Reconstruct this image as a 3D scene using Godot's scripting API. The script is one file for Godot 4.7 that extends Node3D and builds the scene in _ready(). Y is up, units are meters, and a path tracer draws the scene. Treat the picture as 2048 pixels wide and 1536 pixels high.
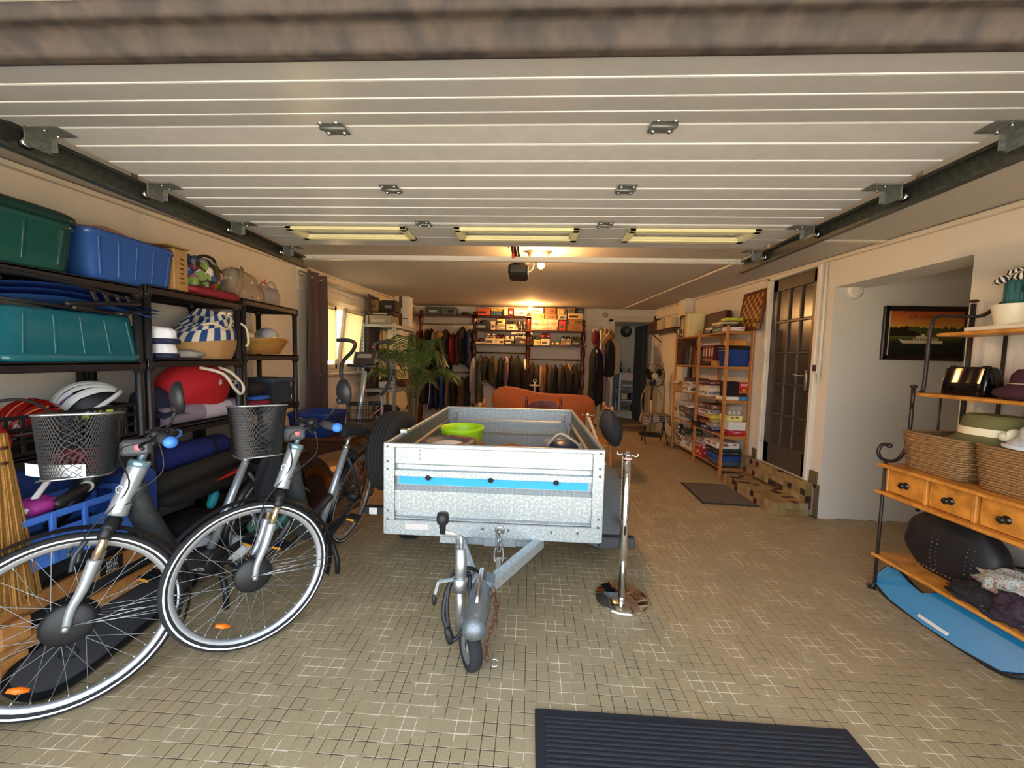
extends Node3D
# A garage seen through its raised sectional door: a box trailer, two bicycles, shelving on both sides, a clothes store at the back.
const XL := -2.71      # left wall
const XR := 2.79       # right wall
const ZB := -8.8       # back wall
const ZF := -0.3       # front wall
const TILE := 0.054
var M := {}
var rng := RandomNumberGenerator.new()
var used := {}
var textures := {}


class B:  # collects shapes into one mesh
	var st := SurfaceTool.new()
	var t := Transform3D.IDENTITY
	func _init() -> void:
		st.begin(Mesh.PRIMITIVE_TRIANGLES)
		st.set_smooth_group(-1)
	func smooth(on := true) -> B:
		st.set_smooth_group(0 if on else -1)
		return self
	func tri(a: Vector3, b: Vector3, c: Vector3, ua := Vector2(0, 1), ub := Vector2(1, 1), uc := Vector2(1, 0)) -> void:
		st.set_uv(ua); st.add_vertex(t * a)
		st.set_uv(uc); st.add_vertex(t * c)
		st.set_uv(ub); st.add_vertex(t * b)
	func quad(a: Vector3, b: Vector3, c: Vector3, d: Vector3) -> void:  # anticlockwise from outside, from the lower left
		tri(a, b, c)
		tri(a, c, d, Vector2(0, 1), Vector2(1, 0), Vector2(0, 0))
	func face(p: Array, c: Vector3) -> void:  # a quad or triangle turned away from c
		var nrm: Vector3 = (p[1] - p[0]).cross(p[2] - p[0])
		if nrm.dot(p[0] - c) < 0.0:
			if p.size() == 4: p = [p[1], p[0], p[3], p[2]]
			else: p = [p[1], p[0], p[2]]
		if p.size() == 4: quad(p[0], p[1], p[2], p[3])
		else: tri(p[0], p[1], p[2])
	func box(c: Vector3, s: Vector3, r := 0.0) -> B:
		var h := s * 0.5
		r = minf(r, minf(h.x, minf(h.y, h.z)) * 0.9)
		var corner := func(k: int, sg: Vector3) -> Vector3:
			var p := h - Vector3.ONE * r
			p[k] = h[k]
			return c + p * sg
		for k in 3:
			var i := (k + 1) % 3
			var j := (k + 2) % 3
			for s0 in [-1.0, 1.0]:
				var q := []
				for w in [[-1.0, -1.0], [1.0, -1.0], [1.0, 1.0], [-1.0, 1.0]]:
					var sg := Vector3.ZERO
					sg[k] = s0
					sg[(i if k != 1 else j)] = w[0] * (s0 if k == 2 else (-s0 if k == 0 else 1.0))
					sg[(j if k != 1 else i)] = w[1]
					if k == 0: sg = Vector3(s0, w[1], -w[0] * s0)
					elif k == 1: sg = Vector3(w[0], s0, -w[1] * s0)
					else: sg = Vector3(w[0] * s0, w[1], s0)
					q.append(corner.call(k, sg))
				quad(q[0], q[1], q[2], q[3])
				if r > 0.0:
					for s1 in [-1.0, 1.0]:
						var e := []
						for z in [[k, -1.0], [k, 1.0], [i, 1.0], [i, -1.0]]:
							var sg := Vector3.ZERO
							sg[k] = s0
							sg[i] = s1
							sg[j] = z[1]
							e.append(corner.call(z[0], sg))
						face(e, c)
		if r > 0.0:
			for x in [-1.0, 1.0]:
				for y in [-1.0, 1.0]:
					for z in [-1.0, 1.0]:
						var sg := Vector3(x, y, z)
						face([corner.call(0, sg), corner.call(1, sg), corner.call(2, sg)], c)
		return self
	func tube(pts: Array, r, n := 8, caps := true, closed := false, flat := 1.0) -> B:
		var rings := []
		var m := pts.size()
		var up := Vector3.UP
		var last := Vector3.ZERO
		for i in m:
			var a: Vector3 = pts[(i - 1 + m) % m] if closed else pts[maxi(i - 1, 0)]
			var b: Vector3 = pts[(i + 1) % m] if closed else pts[mini(i + 1, m - 1)]
			var d := (b - a).normalized()
			if last == Vector3.ZERO:
				up = Vector3.UP if absf(d.y) < 0.9 else Vector3.RIGHT
			up = (up - d * up.dot(d)).normalized()
			last = d
			var side := up.cross(d).normalized()
			var rr: float = r[i] if r is Array else r
			var ring := []
			for k in n:
				var an := TAU * k / n
				ring.append(pts[i] + (side * cos(an) + up * sin(an) * flat) * rr)
			rings.append(ring)
		for i in (m if closed else m - 1):
			skin(rings[i], rings[(i + 1) % m], float(i) / m, float(i + 1) / m)
		if caps and not closed:
			fan(rings[0], true)
			fan(rings[m - 1], false)
		return self
	func skin(p: Array, q: Array, v0: float, v1: float) -> void:
		var n := p.size()
		for k in n:
			var l := (k + 1) % n
			var u0 := float(k) / n
			var u1 := float(k + 1) / n
			tri(p[k], q[k], q[l], Vector2(u0, v0), Vector2(u0, v1), Vector2(u1, v1))
			tri(p[k], q[l], p[l], Vector2(u0, v0), Vector2(u1, v1), Vector2(u1, v0))
	func fan(p: Array, back: bool) -> void:
		var c := Vector3.ZERO
		for x in p: c += x
		c /= p.size()
		for k in p.size():
			var l := (k + 1) % p.size()
			if back: tri(c, p[k], p[l])
			else: tri(c, p[l], p[k])
	func lathe(prof: Array, base := Vector3.ZERO, axis := Vector3.UP, n := 16, caps := true, sx := 1.0, sz := 1.0) -> B:  # prof: Vector2(radius, height)
		axis = axis.normalized()
		var u := (Vector3.RIGHT if absf(axis.x) < 0.9 else Vector3.FORWARD)
		u = (u - axis * u.dot(axis)).normalized()
		var w := axis.cross(u)
		var rings := []
		for p in prof:
			var ring := []
			for k in n:
				var an := TAU * k / n
				ring.append(base + axis * p.y + u * cos(an) * p.x * sx - w * sin(an) * p.x * sz)
			rings.append(ring)
		for i in rings.size() - 1:
			skin(rings[i], rings[i + 1], float(i) / rings.size(), float(i + 1) / rings.size())
		if caps:
			if prof[0].x > 1e-4: fan(rings[0], true)
			if prof[-1].x > 1e-4: fan(rings[-1], false)
		return self
	func rod(a: Vector3, b: Vector3, r: float, n := 8) -> B:
		return tube([a, b], r, n)
	func bar(a: Vector3, b: Vector3, w: float, h: float, up := Vector3.UP) -> B:  # a square bar from a to b, w wide and h high
		var d := (b - a).normalized()
		var s := d.cross(up).normalized()
		var y := s.cross(d).normalized()
		var keep := t
		t = t * Transform3D(Basis(s, y, -d), (a + b) * 0.5)
		box(Vector3.ZERO, Vector3(w, h, a.distance_to(b)), minf(w, h) * 0.12)
		t = keep
		return self
	func grid(f: Callable, nu: int, nv: int) -> B:
		var p := []
		for i in nu + 1:
			var row := []
			for j in nv + 1: row.append(f.call(float(i) / nu, float(j) / nv))
			p.append(row)
		for i in nu:
			for j in nv:
				var ua := Vector2(float(i) / nu, float(j) / nv)
				var ub := Vector2(float(i + 1) / nu, float(j) / nv)
				var uc := Vector2(float(i + 1) / nu, float(j + 1) / nv)
				var ud := Vector2(float(i) / nu, float(j + 1) / nv)
				tri(p[i][j], p[i + 1][j], p[i + 1][j + 1], ua, ub, uc)
				tri(p[i][j], p[i + 1][j + 1], p[i][j + 1], ua, uc, ud)
		return self
	func prism(pts: PackedVector2Array, d: float) -> B:  # an outline in x, y made d deep along z, about z = 0
		var idx := Geometry2D.triangulate_polygon(pts)
		var area := 0.0
		for i in pts.size(): area += pts[i].cross(pts[(i + 1) % pts.size()])
		var lo := pts[0]
		var hi := pts[0]
		for p in pts:
			lo = lo.min(p)
			hi = hi.max(p)
		var uv := func(p: Vector2) -> Vector2: return Vector2((p.x - lo.x) / (hi.x - lo.x), 1.0 - (p.y - lo.y) / (hi.y - lo.y))
		for i in range(0, idx.size(), 3):
			var a := pts[idx[i]]
			var b := pts[idx[i + 1]]
			var c := pts[idx[i + 2]]
			if (b - a).cross(c - a) < 0.0:
				var x := b
				b = c
				c = x
			tri(Vector3(a.x, a.y, d / 2), Vector3(b.x, b.y, d / 2), Vector3(c.x, c.y, d / 2), uv.call(a), uv.call(b), uv.call(c))
			tri(Vector3(a.x, a.y, -d / 2), Vector3(c.x, c.y, -d / 2), Vector3(b.x, b.y, -d / 2), uv.call(a), uv.call(c), uv.call(b))
		for i in pts.size():
			var a := pts[i]
			var b := pts[(i + 1) % pts.size()]
			if area < 0.0:
				var x := a
				a = b
				b = x
			quad(Vector3(a.x, a.y, d / 2), Vector3(a.x, a.y, -d / 2), Vector3(b.x, b.y, -d / 2), Vector3(b.x, b.y, d / 2))
		return self
	func blob(c: Vector3, r: Vector3, e := 1.0, n := 14, dent := 0.0, seed_ := 1) -> B:  # an ellipsoid; e below 1 is boxier; dent crumples it
		var pw := func(x: float) -> float: return signf(x) * pow(absf(x), e)
		var ns := FastNoiseLite.new()
		ns.seed = seed_
		ns.frequency = 1.2
		grid(func(u: float, v: float) -> Vector3:
			var a := TAU * u
			var h := PI * (v - 0.5)
			var p := Vector3(pw.call(cos(h)) * pw.call(cos(a)), pw.call(sin(h)), pw.call(cos(h)) * pw.call(sin(a)))
			if dent > 0.0: p *= 1.0 + dent * ns.get_noise_3d(p.x * 2.0, p.y * 2.0, p.z * 2.0)
			return c + p * r, n * 2, n)
		return self
	func mesh() -> ArrayMesh:
		st.generate_normals()
		return st.commit()


func V(x: float, y: float, z: float) -> Vector3:
	return Vector3(x, y, z)

func numbered(called: String, parent: Node) -> String:
	var key := str(parent.get_instance_id()) + called
	used[key] = used.get(key, -1) + 1
	return called if used[key] == 0 else "%s_%03d" % [called, used[key]]

func part(b, called: String, m: Material, parent: Node3D, label := "") -> MeshInstance3D:
	var o := MeshInstance3D.new()
	o.name = numbered(called, parent)
	o.mesh = b.mesh() if b is B else b
	o.material_override = m
	if label: o.set_meta("label", label)
	parent.add_child(o, true)
	return o

func tag(o: Node, label: String, category: String, group := "") -> void:
	o.set_meta("label", label)
	o.set_meta("category", category)
	if group: o.set_meta("group", group)

func thing(called: String, label: String, category: String, at := Vector3.ZERO, turn := 0.0, group := "") -> Node3D:
	var o := Node3D.new()
	o.name = numbered(called, self)
	add_child(o, true)
	o.position = at
	o.rotation.y = deg_to_rad(turn)
	tag(o, label, category, group)
	return o

func solo(b: B, called: String, m: Material, label: String, category: String, group := "") -> MeshInstance3D:
	var o := part(b, called, m, self)
	tag(o, label, category, group)
	return o

func struct(b, called: String, m: Material, parent: Node3D = self) -> MeshInstance3D:
	var o := part(b, called, m, parent)
	if parent == self: o.set_meta("kind", "structure")
	return o

func copy(o: Node3D, label: String, at: Vector3, turn := 0.0, group := "") -> Node3D:
	var c: Node3D = o.duplicate()
	var base := String(o.name)
	if base.length() > 4 and base[-4] == "_": base = base.left(-4)
	c.name = numbered(base, self)
	add_child(c, true)
	c.position = at
	c.rotation.y = deg_to_rad(turn)
	c.set_meta("label", label)
	if group: c.set_meta("group", group)
	return c

func world(o: Node3D) -> B:  # a builder that takes world coordinates for a part of o
	var b := B.new()
	b.t = o.transform.affine_inverse()
	return b

func arc(c: Vector3, u: Vector3, v: Vector3, r: float, a0: float, a1: float, n: int) -> Array:
	var p := []
	for i in n + 1:
		var a := deg_to_rad(lerpf(a0, a1, float(i) / n))
		p.append(c + u * cos(a) * r + v * sin(a) * r)
	return p

func curve(pts: Array, n := 6) -> Array:  # a smooth line through the points
	var out := []
	for i in pts.size() - 1:
		var a = pts[maxi(i - 1, 0)]
		var d = pts[mini(i + 2, pts.size() - 1)]
		for k in n:
			out.append(pts[i].cubic_interpolate(pts[i + 1], a, d, float(k) / n))
	out.append(pts[-1])
	return out

func noise_tex(key: String, colors: Array, freq := 0.05, size := 256, kind := FastNoiseLite.TYPE_SIMPLEX_SMOOTH, oct := 3, stops := []) -> ImageTexture:
	if textures.has(key): return textures[key]
	var n := FastNoiseLite.new()
	n.seed = hash(key) % 1000
	n.frequency = freq
	n.noise_type = kind
	n.fractal_octaves = oct
	var img: Image = n.get_seamless_image(size, size)
	var g := Gradient.new()
	var off := PackedFloat32Array()
	var cols := PackedColorArray()
	for i in colors.size():
		off.append(stops[i] if stops else float(i) / (colors.size() - 1))
		cols.append(Color(colors[i]))
	g.offsets = off
	g.colors = cols
	var o := Image.create(size, size, true, Image.FORMAT_RGB8)
	for y in size:
		for x in size: o.set_pixel(x, y, g.sample(img.get_pixel(x, y).r))
	o.generate_mipmaps()
	textures[key] = ImageTexture.create_from_image(o)
	return textures[key]

func mat(key: String, color, rough := 0.6, metal := 0.0, tex: Texture2D = null, scale := 1.0, world_tri := false) -> StandardMaterial3D:
	if M.has(key): return M[key]
	var m := StandardMaterial3D.new()
	m.resource_name = key
	m.albedo_color = Color(color)
	m.roughness = rough
	m.metallic = metal
	if tex:
		m.albedo_texture = tex
		if scale > 0.0:
			m.uv1_triplanar = true
			m.uv1_world_triplanar = world_tri
			m.uv1_scale = Vector3.ONE * scale
	M[key] = m
	return m

func C(hex: String, rough := 0.6, metal := 0.0) -> StandardMaterial3D:  # a plain colour
	return mat("%s_%s_%s" % [hex, rough, metal], hex, rough, metal)

func bump(m: StandardMaterial3D, tex: Texture2D, cm: float) -> void:
	m.heightmap_enabled = true
	m.heightmap_texture = tex
	m.heightmap_scale = cm

func printed(key: String, w: int, h: int, paint: Callable, rough := 0.45) -> StandardMaterial3D:  # flat print laid on by the mesh's own coordinates
	if M.has(key): return M[key]
	var img := Image.create(w, h, true, Image.FORMAT_RGB8)
	paint.call(img)
	img.generate_mipmaps()
	return mat(key, "ffffff", rough, 0.0, ImageTexture.create_from_image(img), 0.0)

func lettering(text: String, size: float, m: Material, parent: Node3D, called := "lettering", at := Vector3.ZERO, basis := Basis.IDENTITY, family := "Droid Sans") -> MeshInstance3D:
	var tm := TextMesh.new()
	var f := SystemFont.new()
	f.font_names = PackedStringArray([family])
	tm.font = f
	tm.text = text
	tm.font_size = 32
	tm.pixel_size = size / 32.0
	tm.depth = 0.001
	var o := part(tm, called, m, parent)
	o.transform = Transform3D(basis, at)
	return o

func ceiling_y(z: float) -> float:
	return 2.43 + 0.0335 * (-z - 2.4)


func _ready() -> void:
	rng.seed = 7
	var cam := Camera3D.new()
	cam.name = "camera"
	cam.fov = 90.554
	cam.transform = Transform3D(Basis(V(0.998503, 0.023347, -0.049471), V(-0.026521, 0.997566, -0.064493), V(0.047844, 0.065709, 0.996691)), V(0, 1.46, 0))
	cam.near = 0.05
	cam.far = 100.0
	add_child(cam)
	cam.current = true
	var we := WorldEnvironment.new()
	we.name = "surroundings"
	var e := Environment.new()
	var sm := ProceduralSkyMaterial.new()
	sm.sky_top_color = Color(0.74, 0.81, 0.90)
	sm.sky_horizon_color = Color(0.92, 0.93, 0.92)
	sm.ground_bottom_color = Color(0.5, 0.48, 0.44)
	sm.ground_horizon_color = Color(0.6, 0.58, 0.55)
	sm.sky_energy_multiplier = 1.4
	sm.ground_energy_multiplier = 1.6
	var sky := Sky.new()
	sky.sky_material = sm
	e.background_mode = Environment.BG_SKY
	e.sky = sky
	e.tonemap_mode = Environment.TONE_MAPPER_LINEAR
	e.tonemap_exposure = 3.35
	e.sdfgi_enabled = true
	e.ssao_enabled = true
	e.ssil_enabled = true
	we.environment = e
	add_child(we)
	var sun := DirectionalLight3D.new()
	sun.name = "sun"
	sun.light_energy = 5.0
	sun.light_color = Color(1.0, 0.93, 0.82)
	sun.light_angular_distance = 0.6
	sun.shadow_enabled = true
	add_child(sun)
	sun.look_at_from_position(V(4, 6.2, -3.0), Vector3.ZERO)  # high, from behind the back wall and the right: it falls on the drive and the left neighbour, not into the room
	make_materials()
	room()
	floor_tiles()
	garage_door()
	side_door_and_steps()
	window_and_curtains()
	lamps()
	trailer()
	bicycles()
	left_shelving()
	left_floor_things()
	fitness_corner()
	bakers_rack()
	bookcase()
	right_back_corner()
	clothes_store()
	middle_furniture()


func make_materials() -> void:
	var plaster := noise_tex("plaster", ["f6f6f6", "ffffff"], 0.08, 256, FastNoiseLite.TYPE_SIMPLEX, 4)
	var rough := noise_tex("roughcast", ["000000", "ffffff"], 0.09, 256, FastNoiseLite.TYPE_SIMPLEX, 2)
	bump(mat("wall", "ddd5c6", 0.9, 0.0, plaster, 3.1, true), rough, 0.06)
	mat("ceiling", "c9c2b6", 0.85, 0.0, plaster, 0.7, true)
	var clad := mat("cladding", "dcd3c0", 0.75)
	mat("panel_white", "b9b7b2", 0.34, 0.0, noise_tex("panelgrain", ["f2f2f2", "ffffff"], 0.03, 256), 1.3)
	mat("white_line", "eeeeee", 0.4)
	var weather := noise_tex("weathered", ["1c1816", "282220", "40352d", "302823"], 0.05, 256, FastNoiseLite.TYPE_SIMPLEX, 4)
	mat("seal_rubber", "ffffff", 0.75, 0.0, weather, 0.8)
	var galva := noise_tex("galva", ["b9bfc2", "d7dcde", "eef1f2"], 0.09, 256, FastNoiseLite.TYPE_CELLULAR, 1)
	mat("galvanised", "d3d8d9", 0.42, 0.55, galva, 3.0)
	mat("galva_dull", "8f8f88", 0.5, 0.6, galva, 3.0)
	mat("track_steel", "6d6c62", 0.42, 0.75, galva, 2.0)
	mat("chrome", "f0f0f0", 0.06, 1.0)
	mat("steel", "c8c8c8", 0.25, 1.0)
	mat("zinc", "b5b9ba", 0.35, 0.85)
	mat("alu_grey", "8d9296", 0.38, 0.55)
	mat("silver_paint", "a9b0b4", 0.3, 0.5)
	mat("graphite", "3b3f42", 0.42, 0.25)
	mat("black_plastic", "17171a", 0.5)
	mat("black_gloss", "101012", 0.15)
	mat("shelf_black", "1d1b1d", 0.45)
	mat("rubber", "1f1f20", 0.85)
	mat("tyre_tread", "2a2a29", 0.9, 0.0, noise_tex("tread", ["6a6a6a", "ffffff"], 0.12, 256), 8.0)
	mat("reflect_white", "e6eaee", 0.35)
	var pine := noise_tex("pine", ["b08a5c", "c49c6c", "d2ae80"], 0.03, 256, FastNoiseLite.TYPE_SIMPLEX, 4)
	mat("pine", "e8c8a0", 0.5, 0.0, pine, 2.0)
	mat("honey_wood", "e09a44", 0.4, 0.0, noise_tex("honey", ["b8b0a0", "e8e0d0", "ffffff"], 0.02, 256, FastNoiseLite.TYPE_SIMPLEX, 4), 1.5)
	mat("dark_wood", "ffffff", 0.28, 0.0, noise_tex("mahogany", ["3a160c", "5c2312", "71301a"], 0.03, 256, FastNoiseLite.TYPE_SIMPLEX, 4), 2.0)
	mat("brown_wood", "ffffff", 0.45, 0.0, noise_tex("brownwood", ["3a2012", "55301b", "6a3d22"], 0.03, 256, FastNoiseLite.TYPE_SIMPLEX, 4), 2.0)
	mat("cardboard", "b98d58", 0.85, 0.0, noise_tex("card", ["dddddd", "ffffff"], 0.04), 3.0)
	mat("iron", "37302c", 0.45, 0.5)
	var glass := mat("window_glass", "eef4f4", 0.03)
	glass.transparency = BaseMaterial3D.TRANSPARENCY_ALPHA
	glass.albedo_color.a = 0.12
	var film := mat("clear_film", "f4ead8", 0.12)
	film.transparency = BaseMaterial3D.TRANSPARENCY_ALPHA
	film.albedo_color.a = 0.2
	var voile := mat("voile", "f4ecd2", 0.9)
	voile.backlight_enabled = true
	voile.backlight = Color(0.75, 0.72, 0.6)
	voile.cull_mode = BaseMaterial3D.CULL_DISABLED
	var leaf := mat("leaf", "3f5a2a", 0.5)
	leaf.backlight_enabled = true
	leaf.backlight = Color(0.12, 0.2, 0.06)
	leaf.cull_mode = BaseMaterial3D.CULL_DISABLED
	var weave := noise_tex("weavebump", ["000000", "ffffff"], 0.12, 256, FastNoiseLite.TYPE_CELLULAR, 1)
	mat("straw", "c79a55", 0.8, 0.0, noise_tex("strawtone", ["b0a080", "ffffff"], 0.1), 5.0)
	mat("seagrass", "b08e63", 0.85, 0.0, noise_tex("seagrasstone", ["8a7a68", "d8c8b0", "ffffff"], 0.06), 5.0)
	var felt := noise_tex("felt", ["cfcfcf", "ffffff"], 0.15, 256)
	for k in [["orange_velvet", "c96a38", 0.85], ["red_cloth", "c4161f", 0.85], ["navy_cloth", "1d2748", 0.9], ["curtain_brown", "5d4a47", 0.9], ["black_cloth", "191a1e", 0.9], ["jute", "c69b63", 0.95], ["taupe_cloth", "968672", 0.9]]:
		mat(k[0], k[1], k[2], 0.0, felt, 6.0)
	mat("grout", "ffffff", 0.9, 0.0, noise_tex("groutmix", ["2e2822", "3b342c", "95896f", "a09478", "e2d8c4"], 0.012, 512, FastNoiseLite.TYPE_SIMPLEX, 3, [0.0, 0.44, 0.52, 0.6, 0.68]), 0.55, true)
	var speck := noise_tex("speckle", ["6e624c", "a29478", "b9ab8e", "d8cdb2"], 0.22, 512, FastNoiseLite.TYPE_SIMPLEX, 2, [0.1, 0.4, 0.6, 0.9])
	var patches := noise_tex("wearpatch", ["d8d4cc", "ffffff"], 0.01, 256)
	for k in 3:
		var m := mat("tile_%d" % k, ["eee6d6", "ece4d3", "f0e8d8"][k], 0.48, 0.0, speck, 3.1 + 0.3 * k, true)


func hole_wall(b: B, axis_x: bool, at: float, th: float, a0: float, a1: float, y0: float, y1a: float, y1b: float, holes: Array) -> void:
	# a wall with rectangular openings: along z at x = at (axis_x) or along x at z = at; th is the signed thickness away from the room; holes are [from, to, low, high] in rising order
	var cuts := [a0]
	for h in holes: cuts.append_array([h[0], h[1]])
	cuts.append(a1)
	var top := func(a: float) -> float: return lerpf(y1a, y1b, (a - a0) / (a1 - a0))
	var slab := func(p: float, q: float, lo: float, hp: float, hq: float) -> void:
		if q - p < 1e-4: return
		var c := []
		for k in [at, at + th]:
			for w in [[p, lo], [q, lo], [q, hq], [p, hp]]:
				c.append(V(k, w[1], w[0]) if axis_x else V(w[0], w[1], k))
		var mid := Vector3.ZERO
		for x in c: mid += x / 8.0
		for f in [[0, 1, 2, 3], [4, 5, 6, 7], [0, 1, 5, 4], [1, 2, 6, 5], [2, 3, 7, 6], [3, 0, 4, 7]]:
			b.face([c[f[0]], c[f[1]], c[f[2]], c[f[3]]], mid)
	for i in range(0, cuts.size(), 2):
		slab.call(cuts[i], cuts[i + 1], y0, top.call(cuts[i]), top.call(cuts[i + 1]))
	for h in holes:
		if h[2] > y0: slab.call(h[0], h[1], y0, h[2], h[2])
		slab.call(h[0], h[1], h[3], top.call(h[0]), top.call(h[1]))


func room() -> void:
	var cf := ceiling_y(ZF)
	var cb := ceiling_y(ZB)
	var b := B.new()
	hole_wall(b, true, XL, -0.25, ZB - 0.2, ZF + 0.1, 0, cb, cf, [[-5.86, -4.62, 1.22, 2.14]])
	struct(b, "wall_left", M.wall)
	b = B.new()
	hole_wall(b, true, XR, 0.28, ZB - 0.2, -3.83, 0, cb, ceiling_y(-3.83), [[-4.63, -3.9, 0.32, 2.43]])
	hole_wall(b, true, XR, 0.3, -3.71, ZF + 0.1, 0, ceiling_y(-3.71), cf, [[-3.71, -2.6, 0, 2.19]])
	struct(b, "wall_right", M.wall)
	b = B.new()  # the recess behind the opening: far, end and near wall, and its lid
	b.box(V(3.745, 1.3, -3.77), V(1.91, 2.6, 0.12))
	b.box(V(4.7, 1.3, -2.8), V(0.2, 2.6, 2.2))
	b.box(V(3.9, 1.3, -1.9), V(1.6, 2.6, 0.2))
	b.box(V(3.9, 2.55, -2.85), V(1.7, 0.1, 1.9))
	struct(b, "wall_recess", M.wall)
	b = B.new()
	hole_wall(b, false, ZB, -0.2, XL - 0.2, XR + 0.25, 0, cb, cb, [[1.88, 2.72, 0, 2.36]])
	struct(b, "wall_back", M.wall)
	b = B.new()
	hole_wall(b, false, ZF, 0.25, XL - 0.2, XR + 0.25, 0, cf, cf, [[-2.0, 1.75, 0, 2.3]])
	struct(b, "wall_front", M.wall)
	b = B.new()
	var p := [V(XL - 0.25, cf, ZF + 0.25), V(XR + 0.25, cf, ZF + 0.25), V(XR + 0.25, cb, ZB - 0.2), V(XL - 0.25, cb, ZB - 0.2)]
	var mid := V(0, 2.6, -4)
	for i in 4:
		b.face([p[i], p[(i + 1) % 4], p[(i + 1) % 4] + V(0, 0.2, 0), p[i] + V(0, 0.2, 0)], mid)
	b.face([p[0], p[1], p[2], p[3]], mid)
	b.face([p[0] + V(0, 0.2, 0), p[1] + V(0, 0.2, 0), p[2] + V(0, 0.2, 0), p[3] + V(0, 0.2, 0)], mid)
	struct(b, "ceiling", M.ceiling)
	# the pipe under the ceiling along the right, a joint line across, cornice mouldings and a pilaster
	b = B.new()
	var pipe := []
	for i in 13:
		var z := lerpf(-0.6, -8.5, i / 12.0)
		pipe.append(V(1.98, ceiling_y(z) - 0.03, z))
	b.smooth().tube(pipe, 0.011, 8)
	for i in 6:
		var z := -2.2 - i * 1.15
		b.lathe([Vector2(0.016, -0.012), Vector2(0.016, 0.012)], V(1.98, ceiling_y(z) - 0.03, z), Vector3.BACK, 8)
	struct(b, "trim_1", C("cfc6b6", 0.5))
	b = B.new()
	b.bar(V(XR - 0.02, ceiling_y(-0.4) - 0.02, -0.4), V(XR - 0.02, ceiling_y(-8.7) - 0.02, -8.7), 0.04, 0.035)
	b.bar(V(XL + 0.02, ceiling_y(-0.4) - 0.02, -0.4), V(XL + 0.02, ceiling_y(-8.7) - 0.02, -8.7), 0.04, 0.03)
	b.bar(V(1.75, ceiling_y(-3.2) - 0.008, -3.2), V(XR, ceiling_y(-3.2) - 0.008, -3.2), 0.05, 0.016)
	b.bar(V(XR - 0.012, ceiling_y(-3.75) - 0.14, -7.2), V(XR - 0.012, ceiling_y(-3.75) - 0.14, -8.7), 0.02, 0.03)
	b.bar(V(XR - 0.012, ceiling_y(-3.75) - 0.08, -7.2), V(XR - 0.012, ceiling_y(-3.75) - 0.05, -8.7), 0.02, 0.02)
	struct(b, "trim_2", C("d3cab9", 0.6))
	b = B.new()
	b.box(V(XR - 0.07, 1.3, -6.95), V(0.14, 2.6, 0.3), 0.004)
	struct(b, "trim_3", M.wall)
	# boards on the upper left wall between the curtains and beyond, as lapped planks
	for i in 3:
		b = B.new()
		b.box(V(XL + 0.008, 2.2 + 0.115 * i + 0.05, -6.55), V(0.016, 0.112, 4.5), 0.004)
		struct(b, "trim_%d" % (4 + i), M.cladding)
	# back wall panel joints
	b = B.new()
	b.box(V(1.42, 1.32, ZB + 0.006), V(0.012, 2.6, 0.012))
	b.box(V(1.79, 1.2, ZB + 0.012), V(0.1, 2.42, 0.024), 0.003)
	b.box(V(2.755, 1.2, ZB + 0.012), V(0.06, 2.42, 0.024), 0.003)
	b.box(V(2.28, 2.42, ZB + 0.012), V(1.08, 0.12, 0.024), 0.003)
	struct(b, "trim_7", C("cfc5b2", 0.7))
	# the room beyond the back doorway
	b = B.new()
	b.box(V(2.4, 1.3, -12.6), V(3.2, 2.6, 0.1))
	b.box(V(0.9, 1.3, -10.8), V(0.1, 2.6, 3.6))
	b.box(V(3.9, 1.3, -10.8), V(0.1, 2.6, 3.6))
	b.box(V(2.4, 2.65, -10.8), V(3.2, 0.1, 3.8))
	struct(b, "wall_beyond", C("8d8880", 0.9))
	# the drive, and the neighbour's wall outside the window
	b = B.new()
	b.box(V(0, -0.13, 9.0), V(40, 0.2, 18.0))
	struct(b, "floor_drive", mat("concrete", "c9c2b4", 0.9, 0.0, noise_tex("concrete", ["c8c8c8", "ffffff"], 0.05), 0.8, true))
	b = B.new()
	b.box(V(-6.0, -0.13, -6.0), V(6.0, 0.2, 14.0))
	struct(b, "floor_alley", M.concrete)
	b = B.new()
	b.box(V(-5.1, 1.2, -6.5), V(0.3, 2.6, 9.0))
	struct(b, "wall_neighbour", C("efd9a4", 0.9))


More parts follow.
